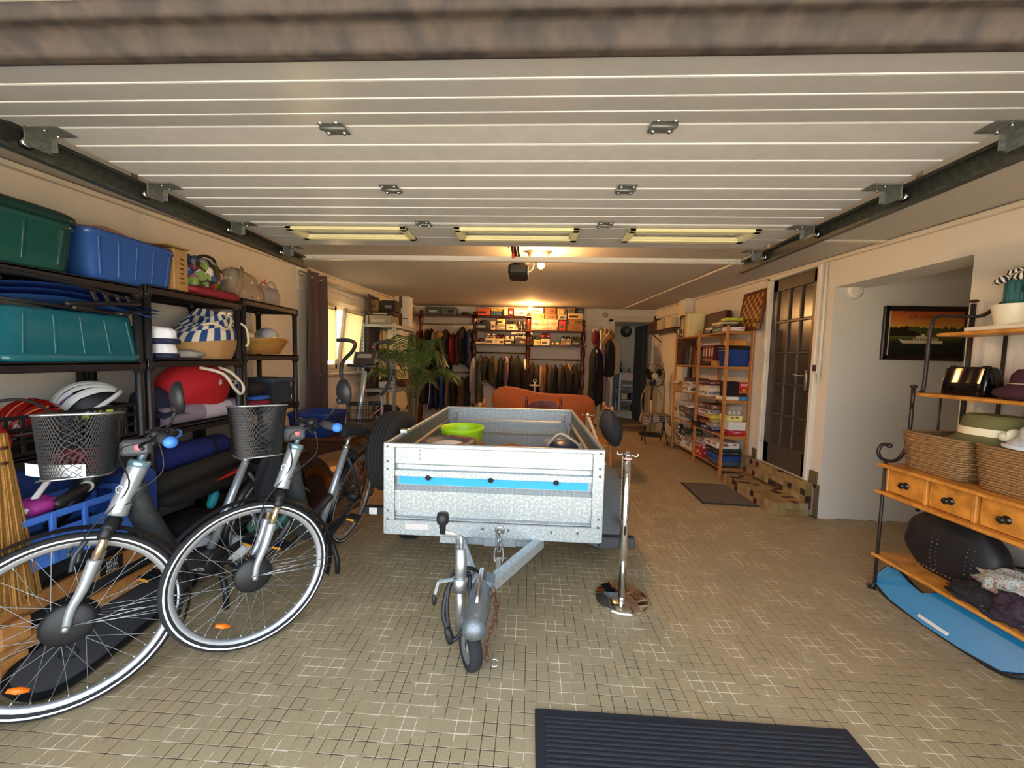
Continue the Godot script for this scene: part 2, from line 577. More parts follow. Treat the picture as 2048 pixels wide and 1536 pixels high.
func floor_tiles() -> void:
	var b := B.new()
	b.box(V(0.6, -0.0514, -6.2), V(7.6, 0.1, 13.0))
	var fl := struct(b, "floor", M.grout)
	b = B.new()
	b.box(Vector3.ZERO, V(TILE - 0.0028, 0.006, TILE - 0.0028), 0.0009)
	var shape := b.mesh()
	# those in view nearest the camera are parts of the floor, the rest one field
	var near := []
	var rest := [[], [], []]
	for i in range(-53, 86):
		for j in range(4, 236):
			var p := V((i + 0.5) * TILE + 0.012, -0.0032, -j * TILE)
			if p.x < XL or p.x > 4.6 or (p.x > XR and (p.z < -3.7 or p.z > -2.0) and not (p.z < ZB and p.x < 3.8)): continue
			if p.z < ZB and p.x < 0.95: continue
			if p.x > -1.6 and p.x < 0.95 and p.z < -1.42 and p.z > -3.4: near.append(p)
			else: rest[rng.randi() % 3].append(p)
	near.sort_custom(func(a: Vector3, c: Vector3) -> bool: return a.z > c.z)
	for k in near.size():
		var p: Vector3 = near[k] + V(0, rng.randf_range(-0.0004, 0.0004), 0)
		if k < 300:
			var o := part(shape, "tile", M["tile_%d" % (rng.randi() % 3)], fl)
			o.position = p
		else: rest[rng.randi() % 3].append(p)
	for k in 3:
		var mm := MultiMesh.new()
		mm.transform_format = MultiMesh.TRANSFORM_3D
		mm.mesh = shape
		mm.instance_count = rest[k].size()
		for i in rest[k].size():
			mm.set_instance_transform(i, Transform3D(Basis.IDENTITY, rest[k][i] + V(0, rng.randf_range(-0.0004, 0.0004), 0)))
		var o := MultiMeshInstance3D.new()
		o.name = "tile_field" if k == 0 else "tile_field_%03d" % k
		o.multimesh = mm
		o.material_override = M["tile_%d" % k]
		o.set_meta("kind", "stuff")
		fl.add_child(o, true)
	# mats
	var t := thing("door_mat", "large black ribbed rubber mat lying at the garage entrance in the foreground", "mat", V(0.68, 0, -1.15))
	b = B.new()
	b.box(V(0, 0.006, 0), V(1.25, 0.012, 0.7), 0.004)
	part(b, "backing", C("1b1c20", 0.85), t)
	b = B.new()
	for i in 34: b.box(V(0.0, 0.013, -0.31 + i * 0.0187), V(1.17, 0.005, 0.0105), 0.002)
	part(b, "ribs", C("22242a", 0.9), t)
	t = thing("door_mat", "small grey striped doormat in front of the mosaic steps", "mat", V(2.13, 0, -4.29), -3)
	b = B.new()
	b.box(V(0, 0.005, 0), V(0.58, 0.01, 0.68), 0.003)
	part(b, "border", C("2c2927", 0.9), t)
	b = B.new()
	for i in 24: b.box(V(-0.253 + i * 0.022, 0.011, 0), V(0.013, 0.004, 0.62), 0.001)
	part(b, "stripes", C("6f655e", 0.95), t)


func garage_door() -> void:
	var t := thing("garage_door", "white raised sectional garage door with grooved panels overhead", "garage door", V(-0.13, 2.26, -1.354))
	var W := 3.4
	var sect := [[0.0, 0.49, 15.5], [0.0, -0.483, 0.0], [-0.49, -0.46, 0.0], [-0.956, -0.46, 0.0]]  # start along z, length (towards the camera is plus), tilt
	for s in 4:
		var b := B.new()
		var seat := Transform3D(Basis(Vector3.RIGHT, deg_to_rad(sect[s][2])), V(0, 0, sect[s][0]))
		var len: float = sect[s][1]
		var n := 4 if s < 3 else 1
		b.t = seat
		if s < 3:
			for k in 4:
				var a := len * (k + 0.0) / 4.0
				var c := len * (k + 1.0) / 4.0
				b.box(V(0, 0.021, (a + c) / 2), V(W, 0.042, absf(c - a) - 0.003), 0.006)
		else:  # the section with three windows
			for z in [[-0.012, -0.07], [-0.26, -0.46]]: b.box(V(0, 0.021, (z[0] + z[1]) / 2), V(W, 0.042, absf(z[1] - z[0])), 0.006)
			var xs := [-1.7, -1.38, -0.71, -0.32, 0.36, 0.76, 1.41, 1.7]
			for k in range(0, 8, 2): b.box(V((xs[k] + xs[k + 1]) / 2, 0.021, -0.165), V(xs[k + 1] - xs[k], 0.042, 0.19), 0.003)
		var o := part(b, "door_section", M.panel_white, t)
		b = B.new()
		b.t = seat
		for k in range(0, 4 if s != 3 else 1):
			var z := len * k / 4.0
			b.box(V(0, 0.0015 if k else 0.003, z - signf(len) * (0.0 if k else -0.004)), V(W - (0.02 if k else 0.0), 0.004, 0.004 if k else 0.011), 0.001)
		part(b, "joint_line", M.white_line, o)
		if s == 3:
			for k in 3:
				var x: float = [-1.045, 0.02, 1.085][k]
				b = B.new()
				b.t = seat
				var fr := C("d8cfa0", 0.5)
				for ring in [[0.0, 0.042, -0.02], [0.03, 0.022, -0.012]]:
					var hw: float = 0.385 - ring[0]
					var hl: float = 0.115 - ring[0]
					var w: float = ring[1]
					for sg in [-1, 1]:
						b.box(V(x, ring[2] + 0.008, -0.165 + sg * (hl - w / 2)), V(hw * 2, 0.02, w), 0.004)
						b.box(V(x + sg * (hw - w / 2), ring[2] + 0.008, -0.165), V(w, 0.02, hl * 2), 0.004)
				var wf := part(b, "window_frame", fr, t)
				b = B.new()
				b.t = seat
				b.box(V(x, 0.012, -0.165), V(0.7, 0.004, 0.17))
				part(b, "pane", M.window_glass, wf)
	# bottom seal: a fat weathered rubber tube along the leading edge
	var b := B.new()
	var tip := Transform3D(Basis(Vector3.RIGHT, deg_to_rad(15.5)), Vector3.ZERO)
	b.t = tip
	b.smooth()
	var ring := []
	for q in [[-0.5, 0.05], [-0.5, 0.0], [-0.515, -0.018], [-0.54, -0.012], [-0.548, 0.012], [-0.56, 0.03], [-0.585, 0.035], [-0.59, 0.06], [-0.55, 0.08]]: ring.append(q)
	b.grid(func(u: float, v: float) -> Vector3:
		var f := v * (ring.size() - 1)
		var i := mini(int(f), ring.size() - 2)
		var a := Vector2(ring[i][0], ring[i][1]).lerp(Vector2(ring[i + 1][0], ring[i + 1][1]), f - i)
		return V(lerpf(-W / 2, W / 2, u), a.y, -a.x), 40, 24)
	part(b, "bottom_seal", M.seal_rubber, t)
	# hinges: three pairs on the joints
	for j in [[0.0, 0], [-0.487, 1], [-0.953, 2]]:
		for x in [-0.585 + j[1] * 0.025, 0.555 - j[1] * 0.006]:
			b = B.new()
			b.box(V(x, -0.004, j[0] + 0.026), V(0.085, 0.005, 0.04), 0.001)
			b.box(V(x, -0.004, j[0] - 0.026), V(0.085, 0.005, 0.04), 0.001)
			b.smooth().rod(V(x - 0.045, -0.008, j[0]), V(x + 0.045, -0.008, j[0]), 0.007)
			var h := part(b, "hinge", M.galva_dull, t)
			b = B.new()
			for sx in [-0.028, 0.028]:
				for sz in [-0.03, 0.03]: b.smooth().lathe([Vector2(0.009, 0), Vector2(0.009, 0.004), Vector2(0.005, 0.009), Vector2(0, 0.01)], V(x + sx, -0.006, j[0] + sz), Vector3.DOWN, 8)
			part(b, "bolt", M.steel, h)
	# roller brackets along both edges
	for j in [0.06, -0.02, -0.46, -0.97, -1.46]:
		if j == 0.06: continue
		for s in [-1, 1]:
			var x: float = s * (W / 2 + 0.012)
			b = B.new()
			b.box(V(x - s * 0.05, -0.006, j), V(0.12, 0.004, 0.07), 0.001)
			b.box(V(x, -0.035, j), V(0.005, 0.065, 0.08), 0.001)
			b.box(V(x - s * 0.012, -0.03, j - 0.038), V(0.03, 0.06, 0.004), 0.001)
			var br := part(b, "roller_bracket", M.galva_dull, t)
			b = B.new()
			b.smooth().rod(V(x, -0.045, j), V(x + s * 0.05, -0.045, j), 0.006)
			b.lathe([Vector2(0.02, 0), Vector2(0.022, 0.008), Vector2(0.02, 0.016)], V(x + s * 0.035, -0.045, j), V(s, 0, 0), 12)
			for q in [-0.02, 0.02]: b.lathe([Vector2(0.007, 0), Vector2(0.004, 0.008)], V(x - s * 0.055, -0.008, j + q), Vector3.DOWN, 6)
			part(b, "roller", M.steel, br)
	# the rails the rollers run in, with the tie bar across the far end
	var r := thing("door_track", "galvanised overhead track frame carrying the raised garage door", "door track", V(-0.13, 2.2, -3.1))
	for s in [-1, 1]:
		b = B.new()
		var x: float = s * 1.77
		for q in [[0.0, 0.034, 0.068, 0.004], [-0.018, 0.066, 0.004, 0.04], [-0.018, 0.0, 0.004, 0.04]]:
			pass
		b.box(V(x, 0.014, 1.26), V(0.004, 0.09, 2.56))
		for y in [-0.03, 0.058]: b.box(V(x - s * 0.016, y, 1.26), V(0.034, 0.004, 2.56))
		for y in [-0.024, 0.052]: b.box(V(x - s * 0.032, y, 1.26), V(0.003, 0.012, 2.56))
		b.box(V(x + s * 0.02, 0.06, 1.26), V(0.04, 0.004, 2.56))
		part(b, "rail", M.track_steel, r)
		b = B.new()
		for z in [0.25, 1.3]: b.bar(V(x + s * 0.03, 0.06, z), V(x + s * 0.03, ceiling_y(-3.1 + z) - 2.2, z), 0.03, 0.004, Vector3.RIGHT)
		part(b, "hanger_strap", M.zinc, r)
	b = B.new()
	b.box(V(0, 0.055, 0.0), V(3.5, 0.045, 0.003))
	b.box(V(0, 0.033, 0.015), V(3.5, 0.003, 0.03))
	for s in [-1, 1]:
		b.box(V(s * 1.73, 0.055, 0.003), V(0.06, 0.036, 0.005), 0.001)
		for q in [-0.015, 0.01, 0.035]: b.smooth().lathe([Vector2(0.008, 0), Vector2(0.004, 0.008)], V(s * (1.66 + q), 0.055, 0.003), Vector3.BACK, 8)
		b.smooth(false)
	part(b, "tie_bar", mat("zinc_pale", "d6cfbf", 0.4, 0.4), r)
	# the opener: a rail along the ceiling from the front wall to the motor head
	var m := thing("door_opener", "black garage door motor on a dark ceiling rail behind the tie bar", "door opener", V(-0.15, 2.24, -3.45))
	b = B.new()
	b.box(V(0.0, 0.125, 1.55), V(0.07, 0.035, 3.0), 0.004)
	b.box(V(0.0, 0.1, 1.55), V(0.03, 0.02, 3.0), 0.003)
	part(b, "rail", C("26282a", 0.5, 0.4), m)
	b = B.new()
	b.box(V(0.02, -0.01, 0.0), V(0.17, 0.1, 0.3), 0.02)
	b.box(V(0.02, 0.07, -0.02), V(0.1, 0.08, 0.2), 0.01)
	part(b, "motor_housing", M.black_plastic, m)
	b = B.new()
	for sx in [-0.05, 0.05]: b.box(V(sx, 0.15, 0.45), V(0.004, 0.13, 0.1), 0.001)
	b.box(V(0, 0.2, 0.45), V(0.13, 0.006, 0.1), 0.001)
	part(b, "ceiling_bracket", M.iron, m)
	b = B.new()
	b.smooth().rod(V(0.0, 0.1, 0.6), V(0.0, -0.02, 0.6), 0.004)
	b.lathe([Vector2(0.0, 0), Vector2(0.012, 0.004), Vector2(0.012, 0.03), Vector2(0.005, 0.04)], V(0, -0.04, 0.6), Vector3.UP, 8)
	part(b, "release_cord", C("c43a22", 0.6), m, "red pull handle of the release cord")


func side_door_and_steps() -> void:
	# the brown glazed door in the right wall, its frame and handle
	var d := thing("door", "", "")
	d.name = "door_1"
	for k in ["label", "category"]: d.remove_meta(k)
	d.set_meta("kind", "structure")
	var brown := mat("door_brown", "443b35", 0.35)
	var b := B.new()
	var x := XR + 0.03
	b.box(V(x + 0.02, 1.375, -4.265), V(0.03, 2.1, 0.72), 0.002)
	for z in [-3.945, -4.585]: b.box(V(x, 1.375, z), V(0.045, 2.11, 0.09), 0.004)
	b.box(V(x, 2.36, -4.265), V(0.045, 0.13, 0.72), 0.004)
	b.box(V(x, 0.44, -4.265), V(0.045, 0.24, 0.72), 0.004)
	for k in 2: b.box(V(x - 0.006, 1.43, -4.08 - k * 0.0 - 0.185 * k - 0.09), V(0.03, 1.76, 0.026), 0.006)
	for k in 4: b.box(V(x - 0.006, 0.56 + 0.346 * (k + 1), -4.265), V(0.03, 0.026, 0.6), 0.006)
	part(b, "door_leaf", brown, d)
	var gl := mat("dark_pane", "3a322c", 0.22, 0.0)
	for i in 3:
		for j in 5:
			b = B.new()
			b.box(V(x + 0.004, 0.735 + 0.346 * j, -4.075 - 0.187 * i), V(0.008, 0.315, 0.155), 0.003)
			part(b, "pane", gl, d)
	b = B.new()
	b.smooth().tube([V(x - 0.028, 1.42, -4.0), V(x - 0.028, 1.33, -4.0), V(x - 0.028, 1.21, -4.0)], [0.014, 0.02, 0.014], 10, true, false, 0.4)
	b.tube(curve([V(x - 0.03, 1.36, -4.0), V(x - 0.075, 1.36, -4.005), V(x - 0.08, 1.362, -4.05), V(x - 0.075, 1.37, -4.12)]), 0.0085, 8)
	part(b, "door_handle", M.zinc, d)
	b = B.new()
	for z in [-3.872, -4.658]: b.bar(V(XR - 0.008, 0.32, z), V(XR - 0.008, 2.47, z), 0.055, 0.05, Vector3.BACK)
	b.bar(V(XR - 0.008, 2.455, -3.85), V(XR - 0.008, 2.455, -4.68), 0.055, 0.05)
	b.smooth().tube([V(XR - 0.02, 1.3, -3.8), V(XR - 0.02, 2.47, -3.8)], 0.014)
	for y in [0.55, 1.5, 2.2]:
		b.rod(V(XR - 0.03, y, -4.62), V(XR - 0.03, y + 0.1, -4.62), 0.01)
	struct(b, "trim_8", C("dcd4c6", 0.5))
	# tiled steps: two concrete blocks dressed with small tiles
	var s := thing("steps", "two low steps covered in beige, maroon and black mosaic tiles", "steps", V(2.55, 0, -4.2))
	b = world(s)
	b.box(V(2.56, 0.064, -4.21), V(0.34, 0.122, 0.93))
	b.box(V(2.74, 0.155, -4.31), V(0.075, 0.305, 1.07))
	part(b, "step_block", C("8f836f", 0.9), s)
	var tones := []
	for c in ["cbb489", "d8c194", "c2a97c", "dcc69a", "e6dcc4", "e3d3ac"]: tones.append(mat("st_" + c, c, 0.3, 0.0, textures["speckle"], 4.0))
	var darks := [C("571f1f", 0.25), C("26202a", 0.2), C("3c2420", 0.25)]
	var shapes := {}
	var lay := func(o: Vector3, u: Vector3, v: Vector3, nu: int, nv: int, dark: float) -> void:
		var n := u.cross(v).normalized()
		var key := str(u) + str(v)
		if not shapes.has(key):
			var q := B.new()
			q.t = Transform3D(Basis(u.normalized(), v.normalized(), n), Vector3.ZERO)
			q.box(Vector3.ZERO, V(u.length() - 0.003, v.length() - 0.003, 0.006), 0.001)
			shapes[key] = q.mesh()
		for i in nu:
			for j in nv:
				var m: Material = darks[rng.randi() % 3] if rng.randf() < dark else tones[rng.randi() % 6]
				var p := part(shapes[key], "tile", m, s)
				p.position = o + u * (i + 0.5) + v * (j + 0.5) + n * rng.randf_range(-0.0003, 0.0003) - s.position
	var y := 0.0635
	lay.call(V(2.387, 0, -4.676), V(0, 0, 0.062), V(0, y, 0), 15, 2, 0.22)
	lay.call(V(2.387, 0, -3.742), V(0.0635, 0, 0), V(0, y, 0), 5, 2, 0.2)
	lay.call(V(2.387, 0.128, -3.746), V(0.0635, 0, 0), V(0, 0, -0.062), 5, 15, 0.17)
	lay.call(V(2.703, 0.0, -4.845), V(0, 0, 0.0632), V(0, y, 0), 17, 5, 0.15)
	lay.call(V(2.703, 0, -3.772), V(0.0635, 0, 0), V(0, y, 0), 1, 5, 0.25)
	lay.call(V(2.703, 0.3175, -3.77), V(0.0635, 0, 0), V(0, 0, -0.0632), 1, 17, 0.12)
	b = B.new()
	b.box(V(XR - 0.006, 0.16, -3.735), V(0.014, 0.32, 0.055), 0.002)
	b.box(V(XR - 0.006, 0.36, -3.79), V(0.014, 0.16, 0.1), 0.002)
	b.box(V(XR - 0.006, 0.36, -4.75), V(0.014, 0.14, 0.13), 0.002)
	struct(b, "baseboard_right", mat("grey_skirting", "9a8f78", 0.5, 0.0, textures["speckle"], 4.0))
	# things on the wall by the door and in the recess
	var t := thing("thermostat", "small black and white control box on the wall right of brown door", "control box", V(XR, 1.43, -3.835))
	b = B.new()
	b.box(V(-0.018, 0, 0.0), V(0.036, 0.1, 0.055), 0.005)
	part(b, "backplate", C("d8d0c0", 0.5), t)
	b = B.new()
	b.box(V(-0.04, 0.01, 0.0), V(0.012, 0.06, 0.04), 0.003)
	part(b, "keypad", M.black_plastic, t)
	t = thing("wall_vent", "round white ventilation cover on the recess wall beside brown door", "vent", V(2.97, 2.155, -3.71))
	b = B.new()
	b.smooth().lathe([Vector2(0.0, 0.03), Vector2(0.035, 0.03), Vector2(0.05, 0.024), Vector2(0.068, 0.012), Vector2(0.072, 0.0)], Vector3.ZERO, Vector3.BACK, 24)
	part(b, "cover", C("ddd5c4", 0.5), t)
	b = B.new()
	b.smooth().tube(arc(V(0, 0, 0.028), Vector3.RIGHT, Vector3.UP, 0.042, 0, 345, 24), 0.003, 6, false, true)
	part(b, "rim", C("c8bfac", 0.5), t)
	t = thing("picture", "framed poster of a white steamboat on a lake at sunset", "picture", V(3.61, 1.78, -3.71))
	b = B.new()
	for q in [[0, 0.225, 0.76, 0.045], [0, -0.225, 0.76, 0.045]]: b.box(V(q[0], q[1], 0.015), V(q[2], q[3], 0.03), 0.006)
	for q in [-0.357, 0.357]: b.box(V(q, 0, 0.015), V(0.045, 0.49, 0.03), 0.006)
	part(b, "frame", C("241a16", 0.35), t)
	b = B.new()
	b.box(V(-0.327, 0, 0.014), V(0.012, 0.41, 0.02), 0.003)
	part(b, "inner_edge", C("c9b48a", 0.5), t)
	b = B.new()
	b.quad(V(-0.335, -0.205, 0.008), V(0.335, -0.205, 0.008), V(0.335, 0.205, 0.008), V(-0.335, 0.205, 0.008))
	part(b, "poster", printed("lake_poster", 256, 160, paint_lake, 0.4), t)
	lettering("LAC d'ANNECY", 0.04, C("7c2412", 0.6), t, "lettering", V(0.0, 0.15, 0.0085), Basis.IDENTITY, "Droid Serif")


func paint_lake(img: Image) -> void:
	var w := img.get_width()
	var h := img.get_height()
	var n := FastNoiseLite.new()
	n.seed = 4
	n.frequency = 0.02
	for y in h:
		for x in w:
			var v := float(y) / h
			var c := Color("c0502a").lerp(Color("e6b040"), clampf(v * 2.4, 0, 1))
			var far := 0.36 + 0.09 * n.get_noise_2d(x * 2.0, 5)
			var mid := 0.42 + absf(x - 60.0) / w * 0.2 + 0.05 * n.get_noise_2d(x * 3.0, 90) - (0.08 if x < 70 else 0.0)
			if v > far: c = Color("3f4a26").lerp(Color("62652c"), clampf((v - far) * 5.0, 0, 1))
			if v > mid and x < 110: c = Color("241f16")
			if v > 0.56: c = Color("6d7030").lerp(Color("1d2a1e"), clampf((v - 0.56) * 7.0, 0, 1))
			if v > 0.7: c = Color("16241f").lerp(Color("0c1412"), (v - 0.7) * 3.0) * (1.0 + 0.5 * n.get_noise_2d(x * 2.0, y * 12.0))
			c.a = 1.0
			img.set_pixel(x, y, c)
	var ivory := Color("e6d6a8")
	for x in range(40, 190):
		var top := int(h * 0.66 - (6.0 if x < 60 else 0.0) * (60 - x) / 20.0)
		for y in range(top, int(h * 0.73)):
			if x - 40 > (y - top) * 1.2: img.set_pixel(x, y, ivory.darkened(0.12 if y > h * 0.7 else 0.0))
	img.fill_rect(Rect2i(90, int(h * 0.6), 85, 10), Color("c9b98c"))
	img.fill_rect(Rect2i(100, int(h * 0.55), 40, 8), Color("d9c99c"))
	img.fill_rect(Rect2i(118, int(h * 0.44), 10, 18), Color("2a2118"))
	img.fill_rect(Rect2i(118, int(h * 0.5), 10, 8), Color("f0e6c8"))
	for x in range(95, 175, 9): img.fill_rect(Rect2i(x, int(h * 0.62), 4, 3), Color("54472e"))


func window_and_curtains() -> void:
	# opening z -5.86 .. -4.62, y 1.22 .. 2.14 in the left wall
	var w := thing("window", "", "")
	w.name = "window_1"
	for k in ["label", "category"]: w.remove_meta(k)
	w.set_meta("kind", "structure")
	var white := C("d9d2c2", 0.4)
	var b := B.new()
	for y in [1.245, 2.115]: b.box(V(XL - 0.05, y, -5.24), V(0.07, 0.05, 1.24), 0.005)
	for z in [-4.645, -5.835]: b.box(V(XL - 0.05, 1.68, z), V(0.07, 0.92, 0.05), 0.005)
	b.box(V(XL - 0.05, 1.68, -5.2), V(0.06, 0.84, 0.05), 0.005)
	b.box(V(XL + 0.02, 1.2, -5.24), V(0.14, 0.03, 1.34), 0.006)
	part(b, "window_frame", white, w)
	var sash := func(tilt: float, z0: float, z1: float) -> void:
		var s := B.new()
		var tr := Transform3D(Basis(Vector3.BACK, tilt), V(XL - 0.005, 1.27, 0))
		s.t = tr
		var l := z1 - z0
		for y in [0.03, 0.82]: s.box(V(0, y, (z0 + z1) / 2), V(0.045, 0.06, l), 0.006)
		for z in [z0 + 0.03, z1 - 0.03]: s.box(V(0, 0.425, z), V(0.045, 0.85, 0.06), 0.006)
		var o := part(s, "sash", white, w)
		s = B.new()
		s.t = tr
		s.box(V(0, 0.425, (z0 + z1) / 2), V(0.005, 0.74, l - 0.1))
		part(s, "pane", M.window_glass, o)
		s = B.new()
		s.t = tr
		s.smooth().grid(func(u: float, v: float) -> Vector3:
			return V(0.035 + 0.012 * sin(u * 42.0) * (0.4 + v), 0.8 - v * 0.68, lerpf(z0 + 0.05, z1 - 0.05, u) + 0.03 * v * sin(u * 9.0)), 40, 6)
		part(s, "sheer_curtain", M.voile, o)
		s = B.new()
		s.t = tr
		s.smooth().rod(V(0.035, 0.8, z0 + 0.03), V(0.035, 0.8, z1 - 0.03), 0.005)
		part(s, "curtain_wire", M.iron, o)
	sash.call(0.0, -5.18, -4.67)
	sash.call(-0.13, -5.8, -5.22)  # tilted in at the top
	# the rod and the two brown curtains
	var r := thing("curtain_rod", "pale metal curtain rod above the left wall window", "curtain rod", V(XL + 0.09, 2.37, -5.3))
	b = B.new()
	b.smooth().rod(V(0, 0, 1.05), V(0, 0, -1.1), 0.012)
	b.lathe([Vector2(0.012, 0), Vector2(0.02, 0.01), Vector2(0.02, 0.03), Vector2(0.0, 0.045)], V(0, 0, 1.05), Vector3.BACK, 12)
	part(b, "rod", M.zinc, r)
	b = B.new()
	for z in [0.95, -1.05]:
		b.smooth().rod(V(-0.09, 0, z), V(0, 0, z), 0.007)
		b.lathe([Vector2(0.025, 0), Vector2(0.02, 0.012)], V(-0.09, 0, z), Vector3.RIGHT, 10)
	part(b, "bracket", M.zinc, r)
	for k in 2:
		var z0: float = [-4.32, -5.95][k]
		var z1: float = [-4.78, -6.42][k]
		var t := thing("curtain", ["dark brown curtain on rings, nearer the garage entrance", "dark brown curtain at the far side of the window"][k], "curtain", V(XL + 0.1, 2.4, (z0 + z1) / 2), 0, "brown curtains")
		b = B.new()
		var bot: float = [0.75, 0.8][k] - 2.4
		b.smooth().grid(func(u: float, v: float) -> Vector3:
			var open := lerpf(0.75, 1.0, smoothstep(0.0, 0.4, v))
			return V(0.045 * sin(u * TAU * 2.5 + 0.6) * open + 0.01 * sin(v * 5.0 + u * 7.0), 0.035 + v * bot - (0.035 * v), lerpf(z0, z1, u) * 1.0 - (z0 + z1) / 2 + 0.02 * sin(v * 3.0)), 44, 14)
		var cm: StandardMaterial3D = M.curtain_brown
		cm.cull_mode = BaseMaterial3D.CULL_DISABLED
		part(b, "cloth", cm, t)
		b = B.new()
		for i in 5: b.smooth().tube(arc(V(-0.01, -0.025, (z0 - z1) * (0.4 - 0.2 * i)), Vector3.RIGHT, Vector3.UP, 0.022, 0, 340, 12), 0.003, 6, false, true)
		part(b, "eyelet", M.zinc, t)


func glow_bulb(t: Node3D, at: Vector3, r: float, energy: float, color: Color) -> void:
	var b := B.new()
	b.smooth().lathe([Vector2(0.0, -r), Vector2(r * 0.5, -r * 0.87), Vector2(r * 0.87, -r * 0.5), Vector2(r, 0), Vector2(r * 0.9, r * 0.45), Vector2(r * 0.55, r * 1.0), Vector2(r * 0.45, r * 1.5)], at, Vector3.UP, 16)
	var m := mat("bulb_glow", "fff0d0", 0.3)
	m.emission_enabled = true
	m.emission = Color(1.0, 0.72, 0.35)
	m.emission_energy_multiplier = 4.0
	part(b, "bulb", m, t)
	var l := OmniLight3D.new()
	l.name = "bulb_light"
	l.light_color = color
	l.light_energy = energy
	l.omni_range = 14.0
	l.omni_attenuation = 2.0
	l.light_size = 0.03
	l.shadow_enabled = true
	t.add_child(l)
	l.position = at


func lamps() -> void:
	var warm := Color(1.0, 0.74, 0.46)
	var b := B.new()
	var t := thing("ceiling_lamp", "two round ceiling sockets with one lit bare bulb near the door motor", "lamp", V(0.06, ceiling_y(-3.66), -3.66))
	for x in [-0.075, 0.05]:
		b.smooth().lathe([Vector2(0.05, 0.0), Vector2(0.052, -0.012), Vector2(0.036, -0.02), Vector2(0.034, -0.045), Vector2(0.0, -0.046)], V(x, 0, 0), Vector3.UP, 18)
	part(b, "socket", C("8a7a62", 0.5), t)
	glow_bulb(t, V(0.012, -0.125, 0.0), 0.036, 0.4, warm)
	t = thing("work_lamp", "lit bulb in a red holder hanging on looped white cable by the motor", "lamp", V(-0.11, 2.25, -3.56))
	b = B.new()
	b.smooth().lathe([Vector2(0.018, 0.02), Vector2(0.022, 0.03), Vector2(0.02, 0.06), Vector2(0.008, 0.075)], Vector3.ZERO, Vector3.UP, 12)
	part(b, "lamp_holder", C("c4502e", 0.5), t, "red lamp holder")
	b = B.new()
	b.smooth().tube(curve([V(0.0, 0.07, 0), V(-0.04, 0.08, 0.02), V(-0.05, 0.15, 0.02), V(-0.01, 0.2, 0.0)]), 0.005, 6)
	b.tube(curve([V(0.05, 0.0, 0.02), V(0.1, 0.03, 0.02), V(0.11, 0.1, 0.01), V(0.06, 0.15, 0.0)]), 0.006, 6)
	b.tube(curve([V(0.03, 0.15, 0), V(0.04, 0.09, 0.01), V(0.08, 0.1, 0.01)]), 0.005, 6)
	part(b, "cable", C("e8dcc4", 0.5), t)
	glow_bulb(t, V(0.015, -0.012, 0.01), 0.024, 0.12, warm)
	t = thing("ceiling_lamp", "bare lit bulb on the ceiling just before the shoe box shelves", "lamp", V(-0.036, ceiling_y(-8.0), -8.0))
	b = B.new()
	b.smooth().lathe([Vector2(0.06, 0.0), Vector2(0.055, -0.015), Vector2(0.03, -0.03), Vector2(0.025, -0.05), Vector2(0.0, -0.05)], Vector3.ZERO, Vector3.UP, 18)
	part(b, "socket", C("8a6a42", 0.5), t)
	glow_bulb(t, V(0, -0.11, 0), 0.045, 0.7, warm)


